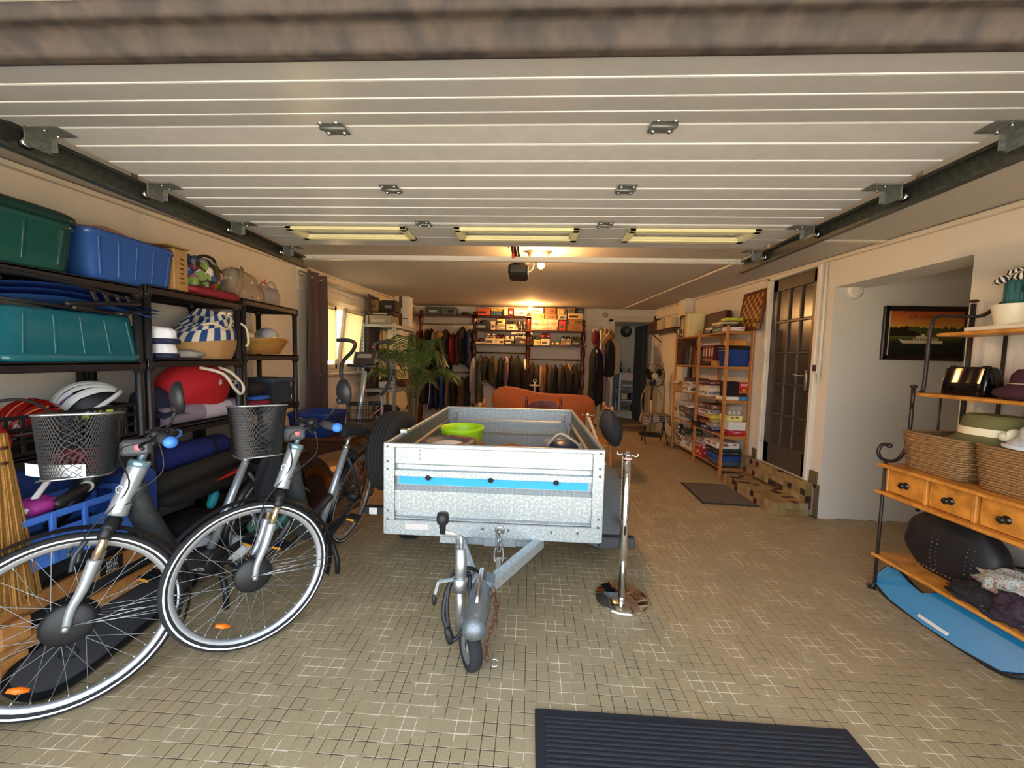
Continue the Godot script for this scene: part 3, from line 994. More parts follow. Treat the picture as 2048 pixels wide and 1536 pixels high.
func trailer() -> void:
	var t := thing("trailer", "galvanised single-axle box trailer with a bright blue front stripe", "trailer", V(-0.205, 0, -2.17))
	var W := 1.27
	var L := 1.72
	var prof := [[0.93, 0.0], [0.832, 0.0], [0.822, -0.016], [0.797, -0.016], [0.793, 0.006], [0.758, 0.006], [0.755, -0.02], [0.70, -0.02], [0.672, 0.006], [0.547, 0.006], [0.542, -0.012], [0.515, -0.012], [0.505, 0.002], [0.5, 0.002]]
	var sheet := func(o: Vector3, along: Vector3, out: Vector3) -> B:
		var b := B.new()
		for s in [0.0, -0.004]:
			for i in prof.size() - 1:
				var p0: Vector3 = o + Vector3.UP * prof[i][0] + out * (prof[i][1] + s)
				var p1: Vector3 = o + Vector3.UP * prof[i + 1][0] + out * (prof[i + 1][1] + s)
				if s == 0.0: b.quad(p1, p1 + along, p0 + along, p0)
				else: b.quad(p0, p0 + along, p1 + along, p1)
		return b
	var hw := W / 2
	part(sheet.call(V(-hw + 0.05, 0, 0), V(W - 0.1, 0, 0), Vector3.BACK), "front_panel", M.galvanised, t)
	part(sheet.call(V(hw - 0.05, 0, -L), V(-W + 0.1, 0, 0), Vector3.FORWARD), "tailgate", M.galvanised, t)
	part(sheet.call(V(-hw, 0, -L + 0.03), V(0, 0, L - 0.06), Vector3.LEFT), "side_panel", M.galva_dull, t)
	part(sheet.call(V(hw, 0, -0.03), V(0, 0, -L + 0.06), Vector3.RIGHT), "side_panel", M.galva_dull, t)
	var b := B.new()
	for s in [-1, 1]:
		for z in [0.012, -L]:
			b.box(V(s * (hw - 0.028), 0.682, z), V(0.062, 0.545, 0.006), 0.002)
			b.box(V(s * (hw + 0.004), 0.682, z - signf(z) * 0.028), V(0.006, 0.545, 0.06), 0.002)
	for z in [0.006, -L]: b.box(V(0, 0.942, z), V(W, 0.026, 0.022), 0.004)
	for s in [-1, 1]: b.box(V(s * hw, 0.942, -L / 2), V(0.022, 0.026, L), 0.004)
	part(b, "corner_frame", M.galvanised, t)
	b = B.new()
	for s in [-1, 1]:
		for y in [0.935, 0.845, 0.8, 0.55, 0.5, 0.435]: b.smooth().lathe([Vector2(0.008, 0), Vector2(0.007, 0.003), Vector2(0, 0.005)], V(s * (hw - 0.018), y, 0.015), Vector3.BACK, 8)
	for x in [-0.3, -0.05, 0.1, 0.35, 0.5]: b.smooth().lathe([Vector2(0.008, 0), Vector2(0.007, 0.003), Vector2(0, 0.005)], V(x, 0.465, 0.022), Vector3.BACK, 8)
	part(b, "rivet", C("6f7476", 0.4, 0.6), t)
	b = B.new()
	b.box(V(0, 0.452, 0.008), V(W - 0.01, 0.09, 0.022), 0.004)
	b.box(V(0, 0.43, -L / 2), V(W - 0.02, 0.02, L))
	for s in [-1, 1]: b.box(V(s * (hw - 0.02), 0.44, -L / 2), V(0.04, 0.07, L), 0.004)
	part(b, "chassis", M.galvanised, t)
	b = B.new()
	b.quad(V(-0.56, 0.703, -0.0175), V(0.56, 0.703, -0.0175), V(0.56, 0.753, -0.0175), V(-0.56, 0.753, -0.0175))
	part(b, "blue_stripe", C("1d9fe8", 0.4), t, "bright blue stripe across the front")
	b = B.new()
	for x in [-0.38, -0.01, 0.37]: b.smooth().lathe([Vector2(0.016, -0.02), Vector2(0.017, 0.004), Vector2(0.012, 0.012), Vector2(0, 0.014)], V(x, 0.752, 0.0), Vector3.BACK, 12)
	part(b, "rubber_buffer", M.rubber, t)
	b = B.new()
	b.quad(V(-0.495, 0.842, 0.0015), V(-0.256, 0.842, 0.0015), V(-0.256, 0.927, 0.0015), V(-0.495, 0.927, 0.0015))
	part(b, "instruction_sticker", printed("sticker", 128, 64, func(img: Image) -> void:
		img.fill(Color("eef0f6"))
		var r := RandomNumberGenerator.new()
		r.seed = 3
		for col in [[4, 24], [30, 10], [44, 34], [84, 40]]:
			for y in range(4, 58, 3):
				if r.randf() < (0.75 if col[1] > 12 else 0.2): img.fill_rect(Rect2i(col[0], y, int(col[1] * r.randf_range(0.5, 1.0)), 1), Color("8d93ad"))
		for y in [8, 26, 44]: img.fill_rect(Rect2i(31, y, 8, 7), Color("77798c")), 0.4), t)
	b = B.new()
	b.box(V(-0.44, 0.463, 0.022), V(0.14, 0.036, 0.003), 0.001)
	part(b, "type_plate", C("d8d4d2", 0.3, 0.4), t)
	b = B.new()
	b.box(V(0.0, 0.39, -0.03), V(0.62, 0.07, 0.05), 0.004)
	b.box(V(0.05, 0.385, 0.0), V(0.19, 0.062, 0.006), 0.002)
	part(b, "cross_member", M.galvanised, t)
	# drawbar: two converging square tubes and the coupling head
	b = B.new()
	b.bar(V(-0.24, 0.375, -0.15), V(-0.03, 0.365, 0.43), 0.05, 0.065)
	b.bar(V(0.29, 0.385, -0.02), V(0.02, 0.365, 0.43), 0.05, 0.065)
	part(b, "drawbar", M.galvanised, t)
	b = B.new()
	b.smooth()
	b.tube([V(0.0, 0.37, 0.36), V(0.0, 0.38, 0.46), V(0.0, 0.375, 0.56), V(0.0, 0.36, 0.65), V(0.0, 0.355, 0.69)], [0.034, 0.046, 0.05, 0.05, 0.03], 12, true, false, 0.85)
	b.lathe([Vector2(0.052, -0.03), Vector2(0.054, 0.0), Vector2(0.045, 0.025), Vector2(0.025, 0.042), Vector2(0, 0.048)], V(0, 0.352, 0.665), Vector3.UP, 18)
	b.smooth(false)
	b.box(V(0.035, 0.4, 0.42), V(0.05, 0.03, 0.1), 0.01)
	part(b, "coupling_head", mat("cast", "8e9396", 0.45, 0.6, textures["galva"], 6.0), t)
	b = B.new()
	b.smooth().tube(curve([V(0.0, 0.4, 0.42), V(0.0, 0.455, 0.43), V(0.0, 0.46, 0.5), V(0.0, 0.43, 0.58), V(0.0, 0.405, 0.6)]), 0.012, 8)
	part(b, "coupling_lever", M.steel, t)
	# jockey wheel with crank
	var j := V(-0.1, 0, 0.44)
	b = B.new()
	b.smooth()
	b.lathe([Vector2(0.022, 0.16), Vector2(0.022, 0.38)], j, Vector3.UP, 14)
	b.lathe([Vector2(0.028, 0.36), Vector2(0.028, 0.565)], j, Vector3.UP, 14)
	b.lathe([Vector2(0.011, 0.56), Vector2(0.011, 0.62)], j, Vector3.UP, 10)
	b.bar(j + V(0, 0.615, 0), j + V(-0.085, 0.645, 0.02), 0.022, 0.006, Vector3.BACK)
	part(b, "jockey_tube", M.zinc, t)
	b = B.new()
	b.smooth().lathe([Vector2(0.014, 0.64), Vector2(0.015, 0.68), Vector2(0.026, 0.69), Vector2(0.03, 0.71), Vector2(0.026, 0.735), Vector2(0.0, 0.738)], j + V(-0.085, 0.0, 0.02), Vector3.UP, 14)
	part(b, "crank_knob", M.black_plastic, t, "black crank knob")
	b = B.new()
	b.smooth().lathe([Vector2(0.036, 0.36), Vector2(0.036, 0.42)], j, Vector3.UP, 14)
	b.smooth(false)
	b.bar(j + V(-0.03, 0.42, 0.02), j + V(-0.1, 0.41, 0.03), 0.02, 0.008)
	b.bar(j + V(-0.1, 0.41, 0.03), j + V(-0.115, 0.35, 0.035), 0.014, 0.008, Vector3.BACK)
	part(b, "clamp", M.zinc, t)
	b = B.new()
	b.smooth().blob(j + V(-0.118, 0.325, 0.036), V(0.012, 0.03, 0.012), 1.0, 8)
	part(b, "clamp_grip", M.black_plastic, t)
	var jw := Transform3D(Basis(Vector3.UP, deg_to_rad(-62)), V(-0.045, 0.1, 0.47))
	b = B.new()
	b.t = jw
	b.smooth().lathe([Vector2(0.066, -0.022), Vector2(0.075, -0.03), Vector2(0.092, -0.028), Vector2(0.1, -0.014), Vector2(0.1, 0.014), Vector2(0.092, 0.028), Vector2(0.075, 0.03), Vector2(0.066, 0.022)], Vector3.ZERO, Vector3.BACK, 28, false)
	part(b, "jockey_tyre", M.rubber, t)
	b = B.new()
	b.t = jw
	b.smooth().lathe([Vector2(0.068, 0.022), Vector2(0.06, 0.026), Vector2(0.05, 0.012), Vector2(0.03, 0.01), Vector2(0.022, 0.024), Vector2(0, 0.026)], Vector3.ZERO, Vector3.BACK, 24, false)
	b.lathe([Vector2(0.068, -0.022), Vector2(0.05, -0.012), Vector2(0.022, -0.024), Vector2(0, -0.026)], Vector3.ZERO, Vector3.BACK, 24, false)
	part(b, "jockey_rim", M.zinc, t)
	b = B.new()
	for s in [-0.034, 0.034]:
		b.bar(jw * V(0, 0.0, s), jw * V(-0.02, 0.1, s), 0.03, 0.004, jw.basis.z)
	b.bar(jw * V(-0.02, 0.1, -0.036), jw * V(-0.02, 0.1, 0.036), 0.03, 0.004)
	b.bar(jw * V(-0.02, 0.1, 0.0), j + V(0, 0.2, 0), 0.03, 0.03, Vector3.BACK)
	part(b, "jockey_fork", M.zinc, t)
	# cable bundle and plug, rusty safety chain, front chain with shackle
	b = B.new()
	b.smooth().tube(curve([V(0.15, 0.36, 0.2), V(0.0, 0.35, 0.3), V(-0.06, 0.42, 0.36), V(-0.14, 0.42, 0.4), V(-0.16, 0.3, 0.46), V(-0.13, 0.16, 0.5), V(-0.08, 0.2, 0.5), V(-0.05, 0.32, 0.48), V(-0.06, 0.42, 0.42)]), 0.01, 8)
	b.tube(curve([V(-0.06, 0.42, 0.4), V(-0.15, 0.38, 0.42), V(-0.175, 0.27, 0.47), V(-0.15, 0.2, 0.49)]), 0.013, 8)
	b.lathe([Vector2(0.016, 0), Vector2(0.02, 0.02), Vector2(0.018, 0.06), Vector2(0.01, 0.075)], V(-0.13, 0.14, 0.5), V(-0.3, 1, 0), 10)
	part(b, "cable", M.black_plastic, t)
	var links := func(pts: Array, r: float, wire: float) -> B:
		var c := B.new()
		c.smooth()
		for i in pts.size() - 1:
			var a: Vector3 = pts[i]
			var d: Vector3 = (pts[i + 1] - a)
			var u := d.normalized()
			var s := u.cross(Vector3.BACK if i % 2 == 0 else Vector3(1, 0, 0.3)).normalized()
			var l := d.length() * 0.72
			var m: Vector3 = (a + pts[i + 1]) / 2
			var ring := []
			for k in 10:
				var an := TAU * k / 10.0
				ring.append(m + u * cos(an) * l + s * sin(an) * r)
			c.tube(ring, wire, 5, false, true)
		return c
	var pts := []
	for i in 12: pts.append(V(0.055 + 0.02 * sin(i * 0.5), 0.39 - i * 0.029, 0.46 + i * 0.005))
	part(links.call(pts, 0.009, 0.0035), "safety_chain", mat("rust", "5a3428", 0.9), t)
	b = B.new()
	b.smooth().tube(arc(V(0.075, 0.07, 0.52), Vector3.RIGHT, Vector3.UP, 0.018, 0, 360, 14), 0.003, 6)
	part(b, "snap_ring", M.steel, t)
	pts = []
	for i in 4: pts.append(V(0.05, 0.452 - i * 0.034, 0.04))
	part(links.call(pts, 0.012, 0.0045), "front_chain", M.zinc, t)
	b = B.new()
	b.smooth().tube(curve([V(0.03, 0.37, 0.045), V(0.024, 0.33, 0.05), V(0.03, 0.29, 0.055)]), 0.006, 6)
	b.tube(curve([V(0.07, 0.37, 0.045), V(0.076, 0.33, 0.05), V(0.07, 0.29, 0.055)]), 0.006, 6)
	b.rod(V(0.01, 0.315, 0.055), V(0.1, 0.318, 0.06), 0.004)
	b.smooth(false).box(V(0.05, 0.27, 0.055), V(0.03, 0.09, 0.02), 0.004)
	part(b, "shackle", M.zinc, t)
	b = B.new()
	b.smooth().lathe([Vector2(0.03, 0), Vector2(0.026, 0.006), Vector2(0.01, 0.008), Vector2(0.01, 0.03)], V(0.05, 0.462, 0.02), Vector3.BACK, 14)
	part(b, "ring_bolt", M.zinc, t)
	# axle, wheels, mudguards
	b = B.new()
	b.box(V(0.02, 0.29, -0.82), V(1.5, 0.05, 0.05), 0.006)
	part(b, "axle", M.galva_dull, t)
	for s in [-1, 1]:
		var c := V(0.02 + s * 0.745, 0.262, -0.82)
		part(tyre(c, Vector3.RIGHT, 0.262, 0.07), "wheel_tyre", M.tyre_tread, t)
		b = B.new()
		b.smooth().lathe([Vector2(0.14, -0.05), Vector2(0.13, 0.02 * s), Vector2(0.06, 0.03 * s), Vector2(0.0, 0.05 * s)], c, Vector3.RIGHT, 20, false)
		part(b, "wheel_rim", M.galva_dull, t)
		if s > 0:
			b = B.new()
			b.smooth().grid(func(u: float, v: float) -> Vector3:
				var a := deg_to_rad(lerpf(200, -20, u))
				var r := 0.33 * (1.0 + 0.1 * pow(absf(cos(a)), 4.0))
				var bulge := 0.05 * sin(PI * v)
				return c + V(lerpf(-0.13, 0.13, v), sin(a) * (r + bulge * 0.6) + 0.02, cos(a) * (r + bulge)), 24, 8)
			b.grid(func(u: float, v: float) -> Vector3:
				var a := deg_to_rad(lerpf(200, -20, u))
				return c + V(0.13, sin(a) * lerpf(0.33, 0.26, v) + 0.02, cos(a) * lerpf(0.34, 0.26, v)), 24, 1)
			part(b, "mudguard", C("5c6266", 0.6), t)
	b = B.new()
	b.box(V(0.76, 0.35, -0.14), V(0.22, 0.07, 0.05), 0.006)
	part(b, "lamp_bracket", C("2c2f33", 0.5), t)
	b = B.new()
	b.box(V(-0.82, 0.395, -0.36), V(0.19, 0.05, 0.05), 0.005)
	var mb := part(b, "marker_bracket", C("2a2724", 0.6), t)
	b = B.new()
	b.box(V(-0.85, 0.395, -0.332), V(0.055, 0.045, 0.004), 0.001)
	part(b, "marker_plate", C("e8e4da", 0.5), mb, "white square sticker")
	# spare wheel standing on the left side
	part(tyre(V(-0.765, 0.775, -0.52), V(1, 0, 0.12).normalized(), 0.285, 0.085), "spare_tyre", M.tyre_tread, t)
	b = B.new()
	b.smooth().lathe([Vector2(0.16, -0.06), Vector2(0.14, 0.0), Vector2(0.05, 0.02), Vector2(0.0, 0.03)], V(-0.765, 0.775, -0.52), V(1, 0, 0.12), 20, false)
	b.rod(V(-0.8, 0.775, -0.52), V(-0.62, 0.775, -0.54), 0.02)
	part(b, "spare_rim", M.galva_dull, t)
	b = B.new()
	b.box(V(-0.62, 0.965, -0.3), V(0.05, 0.03, 0.05), 0.004)
	b.box(V(-0.55, 0.87, -L + 0.02), V(0.03, 0.07, 0.03), 0.004)
	b.box(V(0.55, 0.87, -L + 0.02), V(0.03, 0.07, 0.03), 0.004)
	part(b, "latch", M.zinc, t)
	# what lies in the trailer
	var lime := thing("bucket", "lime green plastic bowl standing in the trailer's front left corner", "bowl", V(-0.53, 0.44, -2.98))
	b = B.new()
	b.smooth().lathe([Vector2(0.11, 0.0), Vector2(0.12, 0.02), Vector2(0.165, 0.44), Vector2(0.172, 0.45), Vector2(0.172, 0.475), Vector2(0.16, 0.475), Vector2(0.15, 0.44), Vector2(0.11, 0.03), Vector2(0, 0.03)], Vector3.ZERO, Vector3.UP, 28)
	part(b, "bowl", C("aee01e", 0.4), lime)
	var lid := thing("barbecue", "round dark kettle with grey lid lying in the trailer before green bowl", "kettle lid", V(-0.57, 0.44, -2.62))
	b = B.new()
	b.smooth().lathe([Vector2(0.1, 0.0), Vector2(0.17, 0.25), Vector2(0.2, 0.38), Vector2(0.205, 0.4), Vector2(0.19, 0.43), Vector2(0.16, 0.445), Vector2(0.13, 0.43), Vector2(0.12, 0.41), Vector2(0.0, 0.41)], Vector3.ZERO, Vector3.UP, 30)
	part(b, "lid", C("5c5759", 0.5), lid)
	b = B.new()
	b.smooth().lathe([Vector2(0.11, 0.416), Vector2(0.06, 0.43), Vector2(0, 0.435)], Vector3.ZERO, Vector3.UP, 24)
	part(b, "inset", C("dcd8e0", 0.4), lid, "pale centre disc")
	b = B.new()
	b.smooth().tube(curve([V(-0.3, 0.4, 0.16), V(-0.1, 0.41, 0.2), V(0.0, 0.41, 0.22)]), 0.008, 6)
	b.tube(curve([V(-0.16, 0.4, 0.18), V(-0.16, 0.455, 0.18)]), 0.006, 6)
	part(b, "handle", C("7c2a24", 0.5), lid, "thin red handle")
	var sack := thing("bag", "crumpled brown paper bag with long handles lying in the trailer", "bag", V(-0.17, 0.44, -2.72))
	b = B.new()
	b.smooth().grid(func(u: float, v: float) -> Vector3:
		var a := TAU * u
		var r := sin(PI * v * 0.98 + 0.02)
		var k := 1.0 + 0.16 * sin(a * 5.0 + v * 7.0) + 0.1 * sin(a * 9.0 - v * 11.0)
		return V(cos(a) * r * 0.19 * k + 0.05, 0.4 * (1.0 - cos(PI * v)) * 0.5 + 0.05 * sin(a * 3.0) * r, sin(a) * r * 0.15 * k), 36, 14)
	part(b, "body", C("8a5c44", 0.8), sack)
	b = B.new()
	for k in 2: b.smooth().tube(curve([V(-0.08, 0.36, 0.02 * k), V(-0.22, 0.42 + 0.02 * k, 0.03), V(-0.34, 0.445, 0.0), V(-0.44, 0.44, -0.05)]), 0.006, 6)
	part(b, "handle", C("9a5a3c", 0.6), sack)
	var tote := thing("tote_bag", "cream canvas tote holding a dark blue case at the trailer's right", "bag", V(0.24, 0.44, -2.7), -8)
	b = B.new()
	b.smooth().grid(func(u: float, v: float) -> Vector3:
		var a := TAU * u
		var w := lerpf(1.0, 0.82 + 0.06 * sin(a * 3.0), v)
		var c := V(signf(cos(a)) * pow(absf(cos(a)), 0.6) * 0.16 * w, v * (0.4 + 0.05 * sin(a * 2.0 + 0.5)), signf(sin(a)) * pow(absf(sin(a)), 0.6) * 0.08 * w)
		return c + V(0.01 * sin(v * 14.0 + a * 3.0), 0, 0.01 * cos(v * 11.0 + a * 2.0)), 40, 12)
	var canvas := mat("canvas", "d8c6b2", 0.95, 0.0, textures["felt"], 8.0)
	canvas.cull_mode = BaseMaterial3D.CULL_DISABLED
	part(b, "body", canvas, tote)
	b = B.new()
	b.smooth().tube(curve([V(-0.1, 0.42, 0.05), V(-0.02, 0.5, 0.03), V(0.08, 0.46, 0.05), V(0.15, 0.4, 0.07)]), 0.016, 6, true, false, 0.4)
	part(b, "strap", canvas, tote)
	var cs := thing("case", "dark blue case with ribbed round lid sticking out of cream tote", "case", V(0.25, 0.56, -2.66), -8)
	b = B.new()
	b.smooth().lathe([Vector2(0.1, 0.0), Vector2(0.115, 0.15), Vector2(0.11, 0.28), Vector2(0.09, 0.34), Vector2(0.05, 0.355), Vector2(0.0, 0.36)], Vector3.ZERO, V(0, 1, 0.25), 6)
	part(b, "body", C("22304a", 0.35), cs)
	# two chrome posts and the rope
	for k in 2:
		var p := thing("stanchion", ["tall chrome rope post on a round base right of the trailer", "chrome rope post mostly hidden behind the trailer's right side"][k], "rope post", [V(0.592, 0, -2.27), V(0.6, 0, -3.9)][k])
		b = B.new()
		b.smooth().lathe([Vector2(0.155, 0.0), Vector2(0.16, 0.004), Vector2(0.16, 0.018), Vector2(0.152, 0.026), Vector2(0.0, 0.03)], Vector3.ZERO, Vector3.UP, 48)
		part(b, "base", M.chrome, p)
		b = B.new()
		b.smooth().lathe([Vector2(0.0235, 0.026), Vector2(0.0235, 0.87)], Vector3.ZERO, Vector3.UP, 28)
		part(b, "pole", M.chrome, p)
		b = B.new()
		b.smooth().lathe([Vector2(0.0255, 0.87), Vector2(0.0255, 0.902), Vector2(0.03, 0.905), Vector2(0.03, 0.913), Vector2(0.015, 0.916), Vector2(0.012, 0.925), Vector2(0.0, 0.93)], Vector3.ZERO, Vector3.UP, 28)
		for i in 4:
			var dir := V(cos(i * PI / 2 + 0.4), 0, sin(i * PI / 2 + 0.4))
			b.tube(curve([dir * 0.025 + V(0, 0.908, 0), dir * 0.045 + V(0, 0.9, 0), dir * 0.06 + V(0, 0.906, 0), dir * 0.058 + V(0, 0.918, 0)]), 0.004, 6)
		part(b, "rope_crown", M.chrome, p)
		b = B.new()
		b.smooth().lathe([Vector2(0.0262, 0.88), Vector2(0.0262, 0.889)], Vector3.ZERO, Vector3.UP, 28)
		part(b, "sticker_ring", C("e4a8a0", 0.4), p)
	var rope := B.new()
	var a := V(0.6, 0.88, -3.85)
	var z := V(0.59, 0.88, -2.33)
	var line := curve([a, V(0.66, 0.7, -3.72), V(0.73, 0.42, -3.4), V(0.745, 0.3, -3.0), V(0.7, 0.3, -2.7), V(0.62, 0.45, -2.45), V(0.595, 0.7, -2.34), z], 24)
	for s in 3:
		var strand := []
		for i in line.size():
			var an := i * 0.75 + TAU * s / 3.0
			var d: Vector3 = (line[mini(i + 1, line.size() - 1)] - line[maxi(i - 1, 0)]).normalized()
			var u := d.cross(Vector3.RIGHT).normalized()
			strand.append(line[i] + (u * cos(an) + d.cross(u) * sin(an)) * 0.0085)
		rope.smooth().tube(strand, 0.0095, 6)
	solo(rope, "rope", C("cbb796", 0.9), "twisted beige barrier rope sagging between the two chrome posts", "rope")


func tyre(c: Vector3, axis: Vector3, r: float, hw: float) -> B:
	var b := B.new()
	b.smooth()
	b.lathe([Vector2(r * 0.56, -hw * 0.7), Vector2(r * 0.62, -hw), Vector2(r * 0.82, -hw * 1.06), Vector2(r * 0.95, -hw * 0.92), Vector2(r * 0.99, -hw * 0.72)], c, axis, 40, false)
	b.lathe([Vector2(r * 0.99, hw * 0.72), Vector2(r * 0.95, hw * 0.92), Vector2(r * 0.82, hw * 1.06), Vector2(r * 0.62, hw), Vector2(r * 0.56, hw * 0.7)], c, axis, 40, false)
	var n := 5  # ribs between zigzag grooves
	for k in n:
		var u0 := lerpf(-0.72, 0.72, (k + 0.06) / n) * hw
		var u1 := lerpf(-0.72, 0.72, (k + 0.94) / n) * hw
		b.lathe([Vector2(r * 0.97, u0), Vector2(r, u0 + hw * 0.03), Vector2(r * 1.003, (u0 + u1) / 2), Vector2(r, u1 - hw * 0.03), Vector2(r * 0.97, u1)], c, axis, 40, false)
	b.lathe([Vector2(r * 0.97, -hw * 0.72), Vector2(r * 0.97, hw * 0.72)], c, axis, 40, false)
	return b


func bicycles() -> void:
	# one bicycle in its own axes: origin where the front wheel meets the floor, forwards is +z, then leant over
	var t := thing("bicycle", "silver and black step-through bicycle nearer the trailer, front wheel turned", "bicycle", V(-1.44, 0.0, -1.79))
	t.rotation = V(0, 0, deg_to_rad(-10.0))
	var hb := V(0, 0.76, -0.13)
	var ht := V(0, 0.985, -0.205)
	var ax := (ht - hb).normalized()
	var steer := Transform3D(Basis.IDENTITY, hb) * Transform3D(Basis(ax, deg_to_rad(-47.0)), Vector3.ZERO) * Transform3D(Basis.IDENTITY, -hb)
	var nb := func(steered: bool) -> B:
		var q := B.new()
		if steered: q.t = steer
		q.smooth()
		return q
	for w in 2:
		var c: Vector3 = [V(0, 0.355, 0), V(0, 0.355, -1.09)][w]
		var nm: String = ["front", "rear"][w]
		var b: B = nb.call(w == 0)
		b.lathe([Vector2(0.318, -0.012), Vector2(0.333, -0.02), Vector2(0.347, -0.017), Vector2(0.355, 0.0), Vector2(0.347, 0.017), Vector2(0.333, 0.02), Vector2(0.318, 0.012)], c, Vector3.RIGHT, 56, false)
		part(b, nm + "_tyre", M.rubber, t)
		b = nb.call(w == 0)
		for s in [-1, 1]: b.lathe([Vector2(0.330, s * 0.0205), Vector2(0.337, s * 0.0212)], c, Vector3.RIGHT, 56, false)
		part(b, "reflective_stripe", M.reflect_white, t)
		b = nb.call(w == 0)
		b.lathe([Vector2(0.319, -0.014), Vector2(0.303, -0.013), Vector2(0.296, 0.0), Vector2(0.303, 0.013), Vector2(0.319, 0.014)], c, Vector3.RIGHT, 56, false)
		part(b, nm + "_rim", C("a7aaad", 0.35, 0.6), t)
		b = nb.call(w == 0)
		var hr: float = [0.075, 0.04][w]
		for i in 36:
			var a0 := TAU * i / 36.0
			var a1 := a0 + (0.5 if i % 2 else -0.5) * (1.0 if i % 4 < 2 else 0.8)
			var s := 0.022 if i % 4 < 2 else -0.022
			b.tube([c + V(s, sin(a1) * hr, cos(a1) * hr), c + V(s * 0.2, sin(a0) * 0.3, cos(a0) * 0.3)], 0.0013, 4, false)
		part(b, nm + "_spokes", C("8f9498", 0.3, 0.8), t)
		b = nb.call(w == 0)
		for i in 36:
			var a0 := TAU * i / 36.0
			b.tube([c + V(0, sin(a0) * 0.3, cos(a0) * 0.3), c + V(0, sin(a0) * 0.286, cos(a0) * 0.286)], 0.0032, 5)
		part(b, "spoke_nipples", M.zinc, t)
		b = nb.call(w == 0)
		if w == 0: b.lathe([Vector2(0.0, -0.045), Vector2(0.05, -0.043), Vector2(0.07, -0.034), Vector2(0.082, -0.028), Vector2(0.082, 0.028), Vector2(0.07, 0.034), Vector2(0.05, 0.043), Vector2(0.0, 0.045)], c, Vector3.RIGHT, 30)
		else: b.lathe([Vector2(0.015, -0.06), Vector2(0.04, -0.03), Vector2(0.045, 0.0), Vector2(0.04, 0.03), Vector2(0.015, 0.06)], c, Vector3.RIGHT, 20)
		part(b, ["hub_motor", "rear_hub"][w], M.black_plastic, t)
		# mudguard over each wheel
		b = nb.call(w == 0)
		var span: Array = [[40, 200], [-10, 200]][w]
		b.grid(func(u: float, v: float) -> Vector3:
			var a := deg_to_rad(lerpf(span[0], span[1], u))
			var k := lerpf(-1.0, 1.0, v)
			return c + V(k * 0.028, sin(a) * (0.382 - 0.012 * k * k), cos(a) * (0.382 - 0.012 * k * k)), 30, 4)
		part(b, nm + "_mudguard", C("1a1a1c", 0.35), t)
		b = nb.call(w == 0)
		for s in [-1, 1]:
			var an := deg_to_rad(190.0)
			for q in [0.0, 0.12]: b.rod(c + V(s * 0.05, 0.0, -0.01), c + V(s * 0.028, sin(an - q) * 0.375, cos(an - q) * 0.375), 0.0018, 5)
		part(b, "mudguard_stay", M.zinc, t)
	# orange spoke reflector
	var b: B = nb.call(true)
	var ra := deg_to_rad(-58.0)
	var rc := V(0.024, 0.355 + sin(ra) * 0.235, cos(ra) * 0.235)
	b.tube([rc + V(0, -0.012, -0.028), rc, rc + V(0, 0.012, 0.028)], [0.008, 0.016, 0.008], 8, true, false, 0.8)
	part(b, "wheel_reflector", C("ff7a1a", 0.25), t, "orange spoke reflector")
	# suspension fork
	b = nb.call(true)
	for s in [-1, 1]:
		b.tube(curve([V(s * 0.058, 0.6, -0.075), V(s * 0.06, 0.5, -0.045), V(s * 0.062, 0.42, -0.012), V(s * 0.06, 0.355, 0.0)]), [0.022, 0.022, 0.021, 0.021, 0.02, 0.019, 0.019, 0.018, 0.017, 0.017, 0.016, 0.015, 0.015, 0.014, 0.014, 0.014, 0.013, 0.013, 0.013], 12)
	part(b, "fork_leg", M.silver_paint, t)
	b = nb.call(true)
	for s in [-1, 1]: b.rod(V(s * 0.057, 0.58, -0.07), V(s * 0.057, 0.7, -0.108), 0.0145, 12)
	part(b, "fork_stanchion", mat("bronze_tube", "c8b088", 0.2, 0.8), t)
	b = nb.call(true)
	b.tube([V(-0.075, 0.715, -0.113), V(0, 0.73, -0.12), V(0.075, 0.715, -0.113)], [0.022, 0.03, 0.022], 10)
	for s in [-1, 1]: b.lathe([Vector2(0.022, 0), Vector2(0.024, 0.01), Vector2(0.02, 0.05)], V(s * 0.057, 0.68, -0.1), ax, 12)
	part(b, "fork_crown", M.black_plastic, t)
	for s in [-1, 1]:
		b = nb.call(true)
		b.rod(V(s * 0.04, 0.355, 0.0), V(s * 0.082, 0.355, 0.0), 0.012, 10)
		part(b, "axle_nut", M.zinc, t)
		b = nb.call(true)
		b.tube(curve([V(s * 0.045, 0.68, -0.05), V(s * 0.062, 0.63, -0.02), V(s * 0.058, 0.57, -0.01)]), 0.008, 6)
		b.rod(V(s * 0.02, 0.655, -0.005), V(s * 0.07, 0.64, -0.005), 0.007)
		part(b, "rim_brake", M.graphite, t)
	# frame
	b = nb.call(false)
	b.lathe([Vector2(0.038, 0.0), Vector2(0.036, 0.02), Vector2(0.034, 0.12), Vector2(0.036, 0.2), Vector2(0.037, 0.215)], hb, ax, 20)
	part(b, "head_tube", M.silver_paint, t)
	b = nb.call(false)
	b.lathe([Vector2(0.039, -0.004), Vector2(0.041, 0.012), Vector2(0.036, 0.024)], hb + ax * 0.212, ax, 20)
	part(b, "headset", C("9cc4d4", 0.2, 0.7), t)
	b = nb.call(false)
	b.tube(curve([hb + ax * 0.12 + V(0, 0, -0.02), V(0, 0.72, -0.24), V(0, 0.5, -0.36), V(0, 0.34, -0.48), V(0, 0.3, -0.62)], 6), [0.034, 0.036, 0.038, 0.04, 0.042, 0.044, 0.045, 0.046, 0.047, 0.048, 0.048, 0.048, 0.048, 0.048, 0.048, 0.047, 0.046, 0.046, 0.045, 0.044, 0.043, 0.042, 0.042, 0.04, 0.038], 14, true, false, 1.3)
